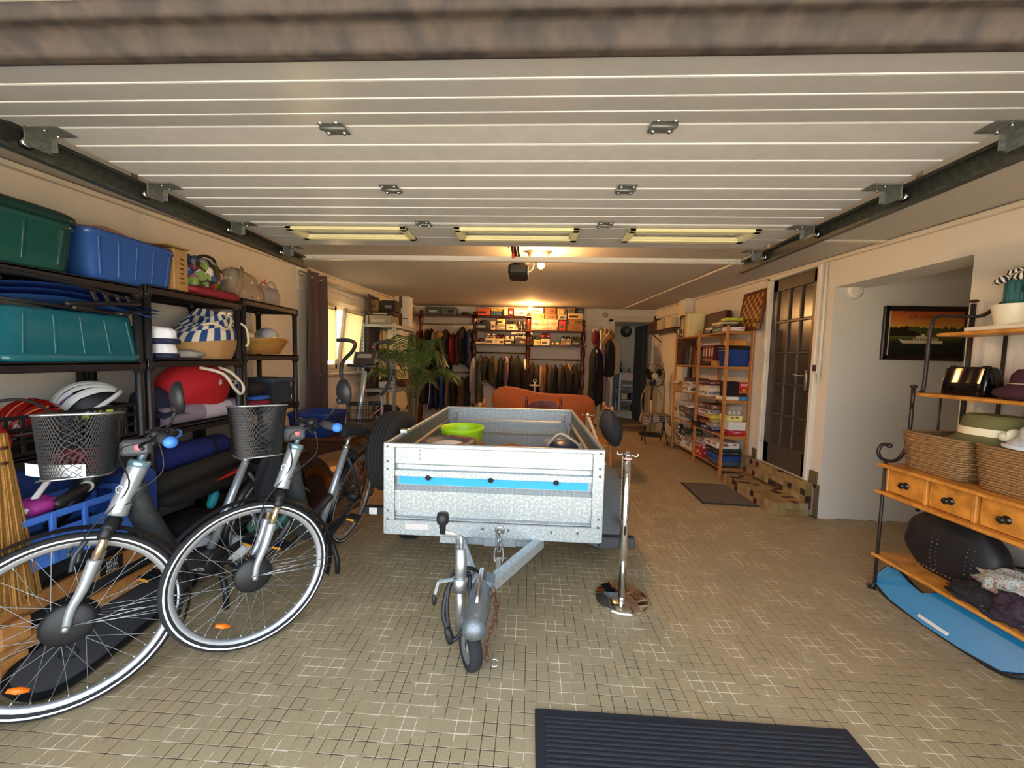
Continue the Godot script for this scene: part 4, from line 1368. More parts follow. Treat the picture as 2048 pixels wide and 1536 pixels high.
	b.tube([V(0, 0.42, -0.41), V(0, 0.45, -0.55), V(0, 0.5, -0.7)], 0.026, 12)
	b.lathe([Vector2(0.05, -0.05), Vector2(0.055, 0.0), Vector2(0.05, 0.05)], V(0, 0.285, -0.63), Vector3.RIGHT, 20)
	for s in [-1, 1]:
		b.tube([V(s * 0.04, 0.29, -0.66), V(s * 0.06, 0.31, -0.85), V(s * 0.065, 0.355, -1.09)], 0.013, 10)
		b.tube([V(s * 0.025, 0.74, -0.83), V(s * 0.055, 0.55, -0.97), V(s * 0.065, 0.355, -1.09)], 0.011, 10)
	part(b, "frame", M.graphite, t)
	b = nb.call(false)
	b.tube([V(0, 0.29, -0.64), V(0, 0.55, -0.73), V(0, 0.815, -0.825)], [0.024, 0.024, 0.021], 14)
	part(b, "seat_tube", M.silver_paint, t)
	b = nb.call(false)
	b.lathe([Vector2(0.024, 0.0), Vector2(0.026, 0.025)], V(0, 0.805, -0.82), V(0, 0.94, -0.33), 14)
	b.rod(V(0, 0.81, -0.822), V(0, 0.9, -0.855), 0.0135, 12)
	part(b, "seat_post", M.zinc, t)
	b = nb.call(false)
	b.grid(func(u: float, v: float) -> Vector3:
		var a := TAU * u
		var z := lerpf(0.15, -0.13, v)
		var w := lerpf(0.028, 0.1, smoothstep(0.15, 0.8, v)) * sqrt(maxf(0.0, 1.0 - pow(2.0 * v - 1.0, 10.0)))
		var h := (0.04 if sin(a) > 0 else 0.05) * sqrt(maxf(0.0, 1.0 - pow(2.0 * v - 1.0, 10.0)))
		return V(cos(a) * w, 0.94 + sin(a) * h + 0.012 * sin(v * 5.0), -0.87 + z), 24, 16)
	part(b, "saddle", M.black_cloth, t)
	b = nb.call(false)
	b.lathe([Vector2(0.0, 0.06), Vector2(0.07, 0.065), Vector2(0.085, 0.072), Vector2(0.07, 0.08), Vector2(0, 0.082)], V(0, 0.285, -0.63), Vector3.RIGHT, 24)
	part(b, "chain_wheel", C("202124", 0.4), t)
	for s in [-1, 1]:
		b = B.new()
		b.bar(V(s * 0.09, 0.285, -0.63), V(s * 0.095, 0.285 + s * 0.055, -0.63 - s * 0.16), 0.02, 0.03)
		part(b, "crank_arm", C("202124", 0.4), t)
		b = B.new()
		var pc: Vector3 = V(s * 0.15, 0.285 + s * 0.055, -0.63 - s * 0.16)
		for q in [-0.035, 0.035]: b.box(pc + V(0, 0, q), V(0.09, 0.022, 0.02), 0.005)
		b.box(pc, V(0.085, 0.02, 0.03), 0.004)
		var pd := part(b, "pedal", M.black_plastic, t)
		b = B.new()
		b.box(pc + V(0, 0.002, 0.047), V(0.055, 0.014, 0.006), 0.002)
		part(b, "pedal_reflector", C("f2a21e", 0.3), pd, "amber pedal reflector")
	b = nb.call(false)
	b.tube([V(0.05, 0.27, -0.66), V(0.16, 0.12, -0.62), V(0.19, -0.01, -0.61)], [0.02, 0.016, 0.014], 10)
	b.lathe([Vector2(0.014, 0.03), Vector2(0.024, 0.0)], V(0.195, -0.03, -0.61), V(-0.2, 1, -0.05), 10)
	part(b, "kickstand", M.black_plastic, t)
	b = nb.call(false)
	for s in [-1, 1]: b.tube([V(s * 0.06, 0.77, -0.92), V(s * 0.065, 0.77, -1.32)], 0.006, 6)
	for z in [-0.95, -1.1, -1.3]: b.rod(V(-0.06, 0.77, z), V(0.06, 0.77, z), 0.005, 6)
	for s in [-1, 1]: b.rod(V(s * 0.065, 0.77, -1.2), V(s * 0.065, 0.36, -1.1), 0.005, 6)
	part(b, "rear_rack", M.black_plastic, t)
	b = nb.call(false)
	b.smooth(false).box(V(0, 0.735, -1.08), V(0.1, 0.055, 0.36), 0.012)
	part(b, "battery_pack", C("222326", 0.4), t)
	# handlebar, stem, controls (turned with the wheel)
	var top := ht + ax * 0.11
	b = nb.call(true)
	b.rod(ht, top, 0.016, 12)
	b.tube([top - ax * 0.03, top + V(0, -0.02, -0.005)], 0.02, 10)
	part(b, "stem", M.zinc, t)
	var hc := top + V(0, -0.015, -0.01)
	b = nb.call(true)
	b.tube(curve([hc + V(-0.29, 0.005, -0.05), hc + V(-0.2, 0.02, -0.03), hc + V(-0.08, 0.0, 0.0), hc, hc + V(0.08, 0.0, 0.0), hc + V(0.2, 0.02, -0.03), hc + V(0.29, 0.005, -0.05)]), 0.0125, 10)
	part(b, "handlebar", M.black_plastic, t)
	for s in [-1, 1]:
		b = nb.call(true)
		b.tube([hc + V(s * 0.21, 0.02, -0.035), hc + V(s * 0.25, 0.014, -0.042), hc + V(s * 0.305, 0.004, -0.06)], [0.019, 0.022, 0.019], 12)
		var g := part(b, "grip", C("2b2a2c", 0.85), t)
		b = nb.call(true)
		b.blob(hc + V(s * 0.32, 0.002, -0.065), V(0.026, 0.024, 0.024), 1.0, 10)
		part(b, "grip_cap", C("3f7fd8", 0.45), g, "bright blue end cap")
		b = nb.call(true)
		b.tube(curve([hc + V(s * 0.15, 0.01, -0.01), hc + V(s * 0.2, -0.01, 0.03), hc + V(s * 0.27, -0.02, 0.02)]), 0.007, 8)
		b.lathe([Vector2(0.016, -0.012), Vector2(0.016, 0.012)], hc + V(s * 0.15, 0.012, -0.02), V(1, 0, -s * 0.2), 12)
		part(b, "brake_lever", M.black_plastic, t)
	b = nb.call(true)
	b.smooth(false)
	b.box(hc + V(0.0, 0.035, -0.01), V(0.07, 0.02, 0.09), 0.008)
	b.smooth().lathe([Vector2(0.026, 0), Vector2(0.026, 0.02), Vector2(0.016, 0.034), Vector2(0, 0.036)], hc + V(0.09, 0.012, -0.01), Vector3.UP, 14)
	part(b, "display", M.black_plastic, t)
	b = nb.call(true)
	b.blob(hc + V(-0.1, 0.028, 0.0), V(0.02, 0.02, 0.02), 1.0, 8)
	part(b, "bell", M.chrome, t)
	# round mirror on a stalk
	b = nb.call(true)
	b.tube([hc + V(0.17, 0.015, -0.02), hc + V(0.24, 0.07, -0.06), hc + V(0.31, 0.13, -0.08)], 0.0055, 8)
	b.blob(hc + V(0.32, 0.14, -0.085), V(0.022, 0.022, 0.022), 1.0, 8)
	var mc := hc + V(0.35, 0.182, -0.09)
	var md := V(0.1, -0.12, 1.0).normalized()
	b.lathe([Vector2(0.0, 0.03), Vector2(0.035, 0.024), Vector2(0.062, 0.008), Vector2(0.066, -0.008), Vector2(0.06, -0.012), Vector2(0, -0.012)], mc, md, 26)
	part(b, "mirror", M.black_plastic, t)
	# basket carrier: grey block with a pink button, then the wire mesh basket
	b = nb.call(true)
	b.smooth(false)
	b.box(hc + V(-0.0, -0.03, 0.06), V(0.1, 0.07, 0.1), 0.012)
	part(b, "basket_mount", C("4b4f54", 0.5), t)
	b = nb.call(true)
	b.lathe([Vector2(0.016, 0), Vector2(0.014, 0.005), Vector2(0, 0.006)], hc + V(0.05, -0.03, 0.05), Vector3.RIGHT, 14)
	part(b, "release_button", C("d57a86", 0.4), t, "pink release button")
	var bx := hc + V(0, -0.005, 0.225)
	var bt := V(0.165, 0.0, 0.118)  # half width, half depth at the top
	var wall := func(u: float, v: float) -> Vector3:  # round the basket, from floor to rim
		var a := TAU * u
		var k := lerpf(0.8, 1.0, v)
		return bx + V(signf(cos(a)) * pow(absf(cos(a)), 0.45) * bt.x * k, lerpf(-0.12, 0.13, v), signf(sin(a)) * pow(absf(sin(a)), 0.45) * bt.z * k)
	b = nb.call(true)
	b.smooth(false)
	var nu := 104
	for i in nu:
		for d in [-1, 1]:
			var p := []
			for j in 9: p.append(wall.call(fposmod(float(i) / nu + d * j / 8.0 * 0.09, 1.0), j / 8.0))
			for j in 8:
				var q: Vector3 = (p[j + 1] - p[j]).normalized()
				var s := q.cross((p[j] - bx)).normalized() * 0.0012
				b.quad(p[j] - s, p[j] + s, p[j + 1] + s, p[j + 1] - s)
	for i in 26:
		var x := lerpf(-0.8, 0.8, i / 25.0) * bt.x
		b.box(bx + V(x, -0.12, 0), V(0.0018, 0.0018, bt.z * 1.6))
	for i in 20:
		var zz := lerpf(-0.8, 0.8, i / 19.0) * bt.z
		b.box(bx + V(0, -0.12, zz), V(bt.x * 1.6, 0.0018, 0.0018))
	var mesh_m := mat("basket_mesh", "242527", 0.45, 0.2)
	mesh_m.cull_mode = BaseMaterial3D.CULL_DISABLED
	var bo := part(b, "basket", mesh_m, t)
	b = nb.call(true)
	for v in [0.0, 1.0]:
		var ring := []
		for i in 40: ring.append(wall.call(i / 40.0, v))
		b.tube(ring, 0.005 if v == 1.0 else 0.004, 6, false, true)
	part(b, "basket_rim", M.zinc, bo)
	b = nb.call(true)
	b.smooth(false).box(bx + V(-0.02, 0.06, -bt.z + 0.004), V(0.11, 0.07, 0.006), 0.003)
	part(b, "basket_plate", M.black_plastic, bo)
	# cables
	b = nb.call(true)
	b.tube(curve([hc + V(0.16, 0.0, -0.03), hc + V(0.12, -0.03, 0.1), hc + V(0.04, -0.2, 0.08), V(0.03, 0.72, -0.06), V(0.05, 0.66, -0.03)]), 0.003, 6)
	b.tube(curve([hc + V(-0.16, 0.0, -0.03), hc + V(-0.1, -0.05, 0.06), hc + V(0.02, -0.22, 0.03), V(0.03, 0.8, -0.16)]), 0.003, 6)
	b.tube(curve([hc + V(0.1, -0.01, -0.02), hc + V(0.09, -0.14, -0.03), V(0.045, 0.82, -0.18), V(0.04, 0.72, -0.26)]), 0.003, 6)
	part(b, "cable", M.black_plastic, t)
	# maker's mark on the head tube
	b = nb.call(false)
	b.tube(arc(hb + ax * 0.12 + V(0.0, 0, 0.0388), Vector3.RIGHT, ax, 0.015, 30, 290, 10), 0.003, 5, true, false, 0.6)
	part(b, "emblem", M.reflect_white, t)
	# second bicycle beside it
	var u := copy(t, "silver and black step-through bicycle at far left, cut by the frame", V(-1.915, 0, -1.4))
	u.rotation = V(0, deg_to_rad(-3), deg_to_rad(-10.0))
	# what the baskets carry
	var w1 := thing("lock", "coiled cable lock lying in the basket of the right bicycle", "lock", t.transform * (steer * (bx + V(0, -0.11, 0.0))))
	b = B.new()
	for i in 3: b.smooth().tube(arc(V(0.0, 0.012 + i * 0.014, 0), Vector3.RIGHT, Vector3.BACK, 0.085 - i * 0.008, 0, 345, 22), 0.006, 6)
	part(b, "cable", C("33353a", 0.4), w1)
	b = B.new()
	b.box(V(0.085, 0.03, 0.0), V(0.03, 0.03, 0.08), 0.008)
	part(b, "lock_body", M.black_plastic, w1)
	var w2 := thing("lock", "red coiled cable and white reflective band in the left bicycle basket", "lock", u.transform * (steer * (bx + V(0, -0.11, 0.0))))
	b = B.new()
	for i in 5: b.smooth().tube(arc(V(-0.06 + i * 0.028, 0.045, 0), Vector3.UP, Vector3.BACK, 0.045, 0, 345, 16), 0.007, 6)
	part(b, "cable", C("6d2c30", 0.5), w2)
	b = B.new()
	b.smooth().grid(func(p: float, q: float) -> Vector3: return V(lerpf(-0.12, 0.12, p), 0.006 + 0.05 * q, 0.09 + 0.015 * sin(p * 4.0)), 12, 2)
	part(b, "band", M.reflect_white, w2)




func loft(b: B, rings: Array, e := 1.0, n := 28, caps := true) -> B:  # rings of [centre x, y, centre z, half x, half z]; e below 1 squares the outline
	var rr := []
	for r in rings:
		var ring := []
		for k in n:
			var a := TAU * k / n
			ring.append(V(r[0] + signf(cos(a)) * pow(absf(cos(a)), e) * r[3], r[1], r[2] - signf(sin(a)) * pow(absf(sin(a)), e) * r[4]))
		rr.append(ring)
	for i in rr.size() - 1: b.skin(rr[i], rr[i + 1], 1.0 - float(i) / (rr.size() - 1), 1.0 - float(i + 1) / (rr.size() - 1))
	if caps:
		b.fan(rr[0], true)
		b.fan(rr[-1], false)
	return b

func crumple(b: B, c: Vector3, f: Callable, nu := 36, nv := 14) -> B:
	return b.smooth().grid(func(u: float, v: float) -> Vector3: return c + f.call(TAU * u, v), nu, nv)

func plastic_unit(z0: float, z1: float, levels: Array, label: String) -> void:
	var xf := -2.25
	var xb := -2.66
	var t := thing("shelving_unit", label, "shelving", V((xf + xb) / 2, 0, (z0 + z1) / 2), 0)
	for x in [xf - 0.025, xb + 0.025]:
		for z in [z0 - 0.025, z1 + 0.025]:
			var b := world(t)
			b.smooth().lathe([Vector2(0.021, 0), Vector2(0.021, levels[-1] - 0.02)], V(x, 0, z), Vector3.UP, 14)
			for y in levels: b.lathe([Vector2(0.027, y - 0.065), Vector2(0.028, y - 0.04), Vector2(0.028, y - 0.003)], V(x, 0, z), Vector3.UP, 14)
			part(b, "post", M.shelf_black, t)
	for y in levels:
		var b := world(t)
		b.box(V((xf + xb) / 2, y - 0.01, (z0 + z1) / 2), V(xf - xb, 0.016, absf(z1 - z0)), 0.004)
		for x in [xf - 0.006, xb + 0.006]: b.box(V(x, y - 0.025, (z0 + z1) / 2), V(0.012, 0.05, absf(z1 - z0)), 0.004)
		for z in [z0 - 0.006, z1 + 0.006]: b.box(V((xf + xb) / 2, y - 0.025, z), V(xf - xb, 0.05, 0.012), 0.004)
		for k in 4: b.box(V((xf + xb) / 2, y - 0.024, lerpf(z0, z1, (k + 1) / 5.0)), V(xf - xb - 0.02, 0.02, 0.012))
		part(b, "shelf", M.shelf_black, t)


func tub(called: String, label: String, at: Vector3, hx: float, hz: float, h: float, color: StandardMaterial3D, taper := 0.86, flip := false, lid: StandardMaterial3D = null) -> Node3D:
	var t := thing(called, label, "storage tub", at)
	var b := B.new()
	b.smooth()
	var k0 := taper
	var rings := []
	for q in [[k0 - 0.03, 0.0], [k0, 0.012], [lerpf(k0, 1.0, 0.85), h * 0.86], [lerpf(k0, 1.0, 0.86) + 0.03, h * 0.87], [1.0, h * 0.975], [0.985, h], [lerpf(k0, 1.0, 0.85) - 0.02, h * 0.985], [k0 - 0.03, 0.02]]:
		rings.append([0, h - q[1] if flip else q[1], 0, hx * q[0], hz * q[0]])
	if flip: rings.reverse()
	loft(b, rings, 0.22, 44)
	part(b, "body", color, t)
	b = B.new()
	for s in [-0.8, -0.4, 0.0, 0.4, 0.8]:
		var y0 := 0.03
		var y1 := h * 0.84
		var p0 := V(hx * k0, y0, hz * k0 * s)
		var p1 := V(hx * lerpf(k0, 1.0, 0.84), y1, hz * lerpf(k0, 1.0, 0.84) * s)
		if flip:
			p0.y = h - p0.y
			p1.y = h - p1.y
		b.bar(p0, p1, 0.008, 0.008, Vector3.RIGHT)
	part(b, "rib", color, t)
	if lid:
		b = B.new()
		b.smooth()
		loft(b, [[0, h, 0, hx * 1.03, hz * 1.03], [0, h + 0.03, 0, hx * 1.03, hz * 1.03], [0, h + 0.045, 0, hx * 0.96, hz * 0.97], [0, h + 0.04, 0, hx * 0.9, hz * 0.92], [0, h + 0.05, 0, hx * 0.86, hz * 0.88]], 0.22, 44)
		part(b, "lid", lid, t)
	return t


func left_shelving() -> void:
	var l1 := [0.13, 0.59, 0.965, 1.395, 1.825]
	var l2 := [0.13, 0.59, 0.975, 1.41, 1.845]
	var l3 := [0.13, 0.59, 1.0, 1.45, 1.885]
	plastic_unit(-1.38, -2.13, l1, "black plastic shelving unit nearest the entrance, holding the big green and teal tubs")
	plastic_unit(-2.135, -2.88, l2, "middle black plastic shelving unit of three, holding the striped beach bag")
	plastic_unit(-2.89, -3.6, l3, "black plastic shelving unit beside the brown curtain, holding the wicker basket")
	# top level
	var dg := mat("tub_green", "1d4640", 0.12)
	tub("tub", "large dark green lidded plastic tub on the top shelf at left edge", V(-2.46, 1.826, -1.47), 0.22, 0.35, 0.235, dg, 0.93, false, C("16332f", 0.25))
	var bl := tub("tub", "blue open plastic tub on the top shelf with pink cloth inside", V(-2.46, 1.828, -2.11), 0.2, 0.25, 0.26, C("2f5596", 0.25), 0.9)
	var b := B.new()
	crumple(b, V(-2.47, 2.02, -2.1), func(a: float, v: float) -> Vector3:
		var r := sin(PI * v * 0.5)
		return V(cos(a) * 0.15 * r, 0.12 * cos(PI * v * 0.5) + 0.02 * sin(a * 3.0 + v * 4.0), sin(a) * 0.2 * r))
	solo(b, "folded_cloth", C("b98580", 0.9), "pale pink cloth heaped in the blue tub on the top shelf", "cloth")
	var t := thing("carton", "upright open cardboard box on the top shelf right of the blue tub", "box", V(-2.46, 1.85, -2.39))
	b = B.new()
	b.box(V(0, 0.13, 0), V(0.38, 0.26, 0.1), 0.004)
	part(b, "body", M.cardboard, t)
	b = B.new()
	b.box(V(0.06, 0.272, 0.02), V(0.28, 0.006, 0.16), 0.002)
	part(b, "flap", M.cardboard, t)
	b = B.new()
	for i in 6: b.box(V(0.191, 0.05 + 0.03 * i, -0.005), V(0.002, 0.01, 0.03 - 0.004 * (i % 3)))
	part(b, "print", C("5a3a1c", 0.8), t)
	# patterned sports bag
	var motley := printed("motley", 256, 256, func(img: Image) -> void:
		img.fill(Color("17151c"))
		var r := RandomNumberGenerator.new()
		r.seed = 12
		var cols := [Color("2c5a92"), Color("d8d4da"), Color("b8243c"), Color("7f9c28"), Color("2c5a92"), Color("e6e2e6")]
		for i in 60:
			var c := Vector2(r.randf() * 256, r.randf() * 256)
			var a := r.randf() * TAU
			var w := r.randf_range(10, 26)
			var h := r.randf_range(8, 20)
			var col: Color = cols[r.randi() % 6]
			for y in range(-30, 31):
				for x in range(-30, 31):
					var q := Vector2(x, y).rotated(a)
					if absf(q.x) + absf(q.y) * 0.35 < w and absf(q.y) < h: img.set_pixel(posmod(int(c.x) + x, 256), posmod(int(c.y) + y, 256), col), 0.6)
	motley.uv1_triplanar = true
	motley.uv1_scale = Vector3.ONE * 2.6
	t = thing("sports_bag", "bag with a black, blue, white and red graphic print on the top shelf", "bag", V(-2.45, 1.855, -2.63))
	b = B.new()
	b.smooth().blob(V(0, 0.14, 0), V(0.17, 0.14, 0.2), 0.7, 16, 0.12, 5)
	part(b, "body", motley, t)
	b = B.new()
	b.smooth().tube(curve([V(0.1, 0.2, 0.1), V(0.14, 0.27, 0.04), V(0.14, 0.27, -0.06), V(0.1, 0.22, -0.12)]), 0.01, 8)
	part(b, "handle", M.black_cloth, t)
	b = B.new()
	b.smooth().blob(V(-2.42, 1.878, -2.66), V(0.19, 0.035, 0.24), 0.6, 12, 0.25, 8)
	solo(b, "folded_bag", mat("red_print", "ffffff", 0.7, 0.0, noise_tex("redprint", ["1c1014", "6e1620", "a8242e", "2a1418"], 0.06), 5.0), "flattened dark red patterned bag under the graphic print bag", "bag")
	var dots := printed("dots", 128, 128, func(img: Image) -> void:
		img.fill(Color("968672"))
		var cols := [Color("efe8dc"), Color("1e1c22"), Color("b83a36"), Color("efe8dc"), Color("d8b040"), Color("1e1c22")]
		for i in 6:
			var c := Vector2i(20 + (i % 3) * 42, 28 + (i / 3) * 62 + (i % 2) * 18)
			for y in range(-6, 7):
				for x in range(-6, 7):
					if x * x + y * y < 34: img.set_pixel(posmod(c.x + x, 128), posmod(c.y + y, 128), cols[i]), 0.9)
	dots.uv1_triplanar = true
	dots.uv1_scale = Vector3.ONE * 5.0
	t = thing("shoulder_bag", "taupe shoulder bag with coloured polka dots slumped on the top shelf", "bag", V(-2.43, 1.887, -3.08))
	b = B.new()
	crumple(b, Vector3.ZERO, func(a: float, v: float) -> Vector3:
		var k := lerpf(1.0, 0.65, v) * (1.0 if v > 0.0 else 0.0)
		var e := 0.6
		var w := sqrt(maxf(0.0, 1.0 - pow(v, 12.0)))
		return V(signf(cos(a)) * pow(absf(cos(a)), e) * 0.14 * lerpf(1.0, 0.5, v) * w, 0.25 * v + 0.02 * sin(a * 2.0) * v, signf(sin(a)) * pow(absf(sin(a)), e) * 0.18 * lerpf(1.0, 0.95, v) * w) + V(0.012 * sin(v * 9.0 + a * 2.0), 0, 0.0))
	part(b, "body", dots, t)
	b = B.new()
	b.smooth().tube(curve([V(0.13, 0.02, 0.19), V(0.14, 0.12, 0.16), V(0.1, 0.22, 0.1), V(0.05, 0.26, 0.02)]), 0.02, 6, true, false, 0.3)
	part(b, "strap", C("8a7c68", 0.9), t)
	b = B.new()
	b.box(V(0.1, 0.19, -0.17), V(0.006, 0.05, 0.012), 0.001)
	part(b, "tag", C("b83030", 0.6), t, "small red tag")
	t = thing("handbag", "small pale grey handbag on the top shelf next to the curtain", "bag", V(-2.43, 1.887, -3.41))
	b = B.new()
	b.smooth()
	loft(b, [[0, 0, 0, 0.07, 0.1], [0, 0.01, 0, 0.075, 0.105], [0, 0.1, 0, 0.07, 0.115], [0, 0.17, 0, 0.04, 0.12], [0, 0.175, 0, 0.02, 0.118]], 0.4)
	part(b, "body", C("8f8a8e", 0.7), t)
	b = B.new()
	for s in [0.045, -0.02]: b.smooth().tube(arc(V(s, 0.165, 0), Vector3.BACK, Vector3.UP, 0.055, 0, 180, 12), 0.007, 6)
	part(b, "handle", C("8f8a8e", 0.7), t)
	b = B.new()
	b.box(V(0.06, 0.12, 0), V(0.012, 0.04, 0.09), 0.004)
	part(b, "pocket", C("858086", 0.7), t)
	# second level
	tub("tub", "glossy teal plastic tub standing upside down on the second shelf", V(-2.45, 1.396, -1.82), 0.2, 0.3, 0.25, mat("tub_teal", "22606a", 0.14), 0.9, true)
	t = thing("folding_chair", "folded bright blue camping chair with black joints lying on the teal tub", "camping chair", V(-2.42, 1.65, -1.8))
	b = B.new()
	for k in 3:
		b.smooth().grid(func(u: float, v: float) -> Vector3:
			return V(lerpf(-0.2, 0.22 - 0.02 * k, v), 0.012 + 0.022 * k + 0.05 * sin(PI * u) * (0.6 + 0.2 * k) + 0.012 * sin(v * 6.0 + u * 5.0), lerpf(0.44, -0.36 - 0.03 * k, u)), 16, 8)
	var cloth := C("2a62b8", 0.75)
	cloth.cull_mode = BaseMaterial3D.CULL_DISABLED
	part(b, "seat_cloth", cloth, t)
	b = B.new()
	b.smooth().rod(V(0.2, 0.02, 0.44), V(0.22, 0.0, -0.12), 0.009)
	b.rod(V(0.22, 0.0, -0.12), V(0.18, 0.035, -0.33), 0.009)
	b.tube(curve([V(0.16, 0.14, 0.4), V(0.17, 0.13, 0.05), V(0.18, 0.09, -0.2), V(0.19, 0.07, -0.28), V(0.22, 0.05, -0.12), V(0.23, 0.02, 0.1)]), 0.012, 8)
	part(b, "tube_frame", M.black_plastic, t)
	b = B.new()
	for i in 4:
		b.smooth(false).bar(V(0.195, 0.055 + 0.003 * i, -0.06 - i * 0.055), V(0.19, 0.105, -0.045 - i * 0.055), 0.018, 0.012, Vector3.RIGHT)
	b.box(V(0.215, 0.01, 0.02), V(0.03, 0.03, 0.09), 0.008)
	b.box(V(0.225, 0.0, -0.16), V(0.025, 0.025, 0.05), 0.008)
	part(b, "locking_joint", M.black_plastic, t)
	for i in 4:
		b = B.new()
		b.smooth(false).box(V(-2.3, 1.735, -1.32 - i * 0.07), V(0.05, 0.05, 0.016), 0.006)
		b.box(V(-2.3, 1.755, -1.32 - i * 0.07), V(0.09, 0.016, 0.014), 0.004)
		part(b.mesh(), "locking_joint", M.black_plastic, t).position = -t.position
	# caps and cloth, striped bag
	for k in 2:
		t = thing("sneaker", ["navy and white trainer standing on top of another trainer", "navy and white trainer at the bottom of the pair on the second shelf"][k], "shoe", V(-2.33, [1.5, 1.41][k], [-2.24, -2.27][k]), [10, -12][k])
		b = B.new()
		b.smooth().blob(V(0, 0.055, 0), V(0.13, 0.055, 0.05), 0.6, 12, 0.1, 3 + k)
		part(b, "upper", C("e2e2e8", 0.7), t)
		b = B.new()
		b.smooth().blob(V(0.02, 0.02, 0), V(0.125, 0.02, 0.055), 0.5, 10)
		part(b, "sole", C("1c2040", 0.7), t)
		b = B.new()
		b.smooth().blob(V(-0.06, 0.075, 0), V(0.065, 0.035, 0.045), 0.7, 10)
		part(b, "collar", C("1c2040", 0.8), t)
	b = B.new()
	b.smooth().blob(V(-2.4, 1.44, -2.46), V(0.14, 0.035, 0.16), 0.8, 12, 0.3, 9)
	solo(b, "cloth", C("a8a6a4", 0.95), "light grey cloth lying flat beside the striped beach bag", "cloth")
	var stripes := printed("beach_stripes", 256, 128, func(img: Image) -> void:
		for y in 128:
			for x in 256:
				var band := 0 if y > 62 else (1 if y > 30 else 0)
				img.set_pixel(x, y, Color("24447e") if (int(x / 8.0) + band) % 2 == 0 else Color("e2d6c0")), 0.9)
	t = thing("beach_bag", "bulging navy and cream striped beach bag with jute base and rope handles", "bag", V(-2.42, 1.41, -2.69))
	var shape := func(a: float, v: float) -> Vector3:
		var k := 0.82 + 0.3 * sin(PI * (v * 0.75 + 0.1)) - 0.45 * v * v
		return V(cos(a) * 0.17 * k + 0.02 * v, 0.33 * v - 0.05 * v * sin(a + 0.3) + 0.03 * v * v * cos(a * 2.0), sin(a) * 0.24 * k - 0.05 * v * v)
	b = B.new()
	crumple(b, Vector3.ZERO, func(a: float, v: float) -> Vector3: return shape.call(a, v * 0.42) + V(0.004 * sin(a * 9.0), 0, 0), 40, 8)
	part(b, "jute_base", M.jute, t)
	b = B.new()
	b.smooth().grid(func(u: float, v: float) -> Vector3: return shape.call(TAU * (1.0 - u), 0.42 + (1.0 - v) * 0.56) * 1.003, 40, 10)
	b.tube([shape.call(4.7, 0.95), shape.call(4.7, 0.95) + V(0.06, 0.03, -0.14)], [0.05, 0.04], 10)
	part(b, "striped_cloth", stripes, t)
	b = B.new()
	b.smooth().tube(curve([V(0.1, 0.24, 0.1), V(0.19, 0.25, 0.1), V(0.2, 0.22, 0.0), V(0.17, 0.3, -0.08), V(0.12, 0.33, -0.1)]), 0.009, 8)
	b.tube(curve([V(0.1, 0.3, -0.1), V(0.16, 0.26, -0.22), V(0.18, 0.14, -0.235), V(0.17, 0.1, -0.22)]), 0.009, 8)
	for z in [-0.06, -0.12]: b.blob(V(0.12, 0.34, z), V(0.02, 0.015, 0.025), 1.0, 8)
	part(b, "rope_handle", C("d8c8a8", 0.9), t)
	# wicker basket with balls
	t = thing("basket", "shallow oval wicker basket on the second shelf beside the curtain", "basket", V(-2.42, 1.452, -3.3))
	b = B.new()
	b.smooth()
	for i in 9:
		var f := i / 8.0
		var hx := lerpf(0.11, 0.17, f)
		var hz := lerpf(0.19, 0.27, f)
		var ring := []
		for k in 64:
			var a := TAU * k / 64.0
			ring.append(V(cos(a) * (hx + 0.005 * (1 if (k + i) % 2 else -1)), 0.01 + f * 0.115 + 0.01 * cos(a * 2.0) * f, sin(a) * (hz + 0.005 * (1 if (k + i) % 2 else -1))))
		b.tube(ring, 0.0088 if i < 8 else 0.012, 6, false, true)
	loft(b, [[0, 0.004, 0, 0.1, 0.18], [0, 0.012, 0, 0.11, 0.19]], 1.0, 32)
	part(b, "weave", M.straw, t)
	t = thing("ball", "silver, blue and green football lying in the wicker basket", "ball", V(-2.42, 1.585, -3.39))
	b = B.new()
	b.smooth().blob(Vector3.ZERO, V(0.108, 0.108, 0.108), 1.0, 18)
	part(b, "skin", mat("ball_skin", "ffffff", 0.3, 0.2, noise_tex("ballskin", ["24306e", "2a3c8c", "c8ccd2", "d8dade", "7c8a3c"], 0.012, 256, FastNoiseLite.TYPE_CELLULAR, 1), 2.4), t)
	for k in 3:
		b = B.new()
		b.smooth().blob(V(-2.36 - 0.05 * k, [1.5, 1.6, 1.52][k], [-2.97, -3.08, -3.0][k]), [V(0.07, 0.05, 0.05), V(0.08, 0.035, 0.07), V(0.1, 0.06, 0.06)][k], 0.8, 10, 0.35, 20 + k)
		solo(b, "cloth", C(["a89c90", "d2ccc0", "5a3a34"][k], 0.9), ["crumpled beige cloth squeezed left of the wicker basket", "folded white cloth on top of the beige cloth by the basket", "dark brown scarf behind the beige cloth by the basket"][k], "cloth")
	# third level: black crate with helmets, caps, red bag, rolled mat, woven box
	t = thing("crate", "black plastic mesh crate holding cycle helmets on the third shelf", "crate", V(-2.44, 0.967, -1.77))
	b = B.new()
	for s in [-1, 1]:
		for y in [0.015, 0.07, 0.125, 0.18]:
			b.box(V(s * 0.17, y, 0), V(0.012, 0.016, 0.62), 0.003)
			b.box(V(0, y, s * 0.31), V(0.34, 0.016, 0.012), 0.003)
		for k in 12: b.box(V(s * 0.17, 0.1, -0.3 + k * 0.0545), V(0.008, 0.18, 0.016), 0.002)
		for k in 6: b.box(V(-0.15 + k * 0.06, 0.1, s * 0.31), V(0.016, 0.18, 0.008), 0.002)
	b.box(V(0, 0.006, 0), V(0.33, 0.008, 0.61))
	part(b, "lattice", M.black_plastic, t)
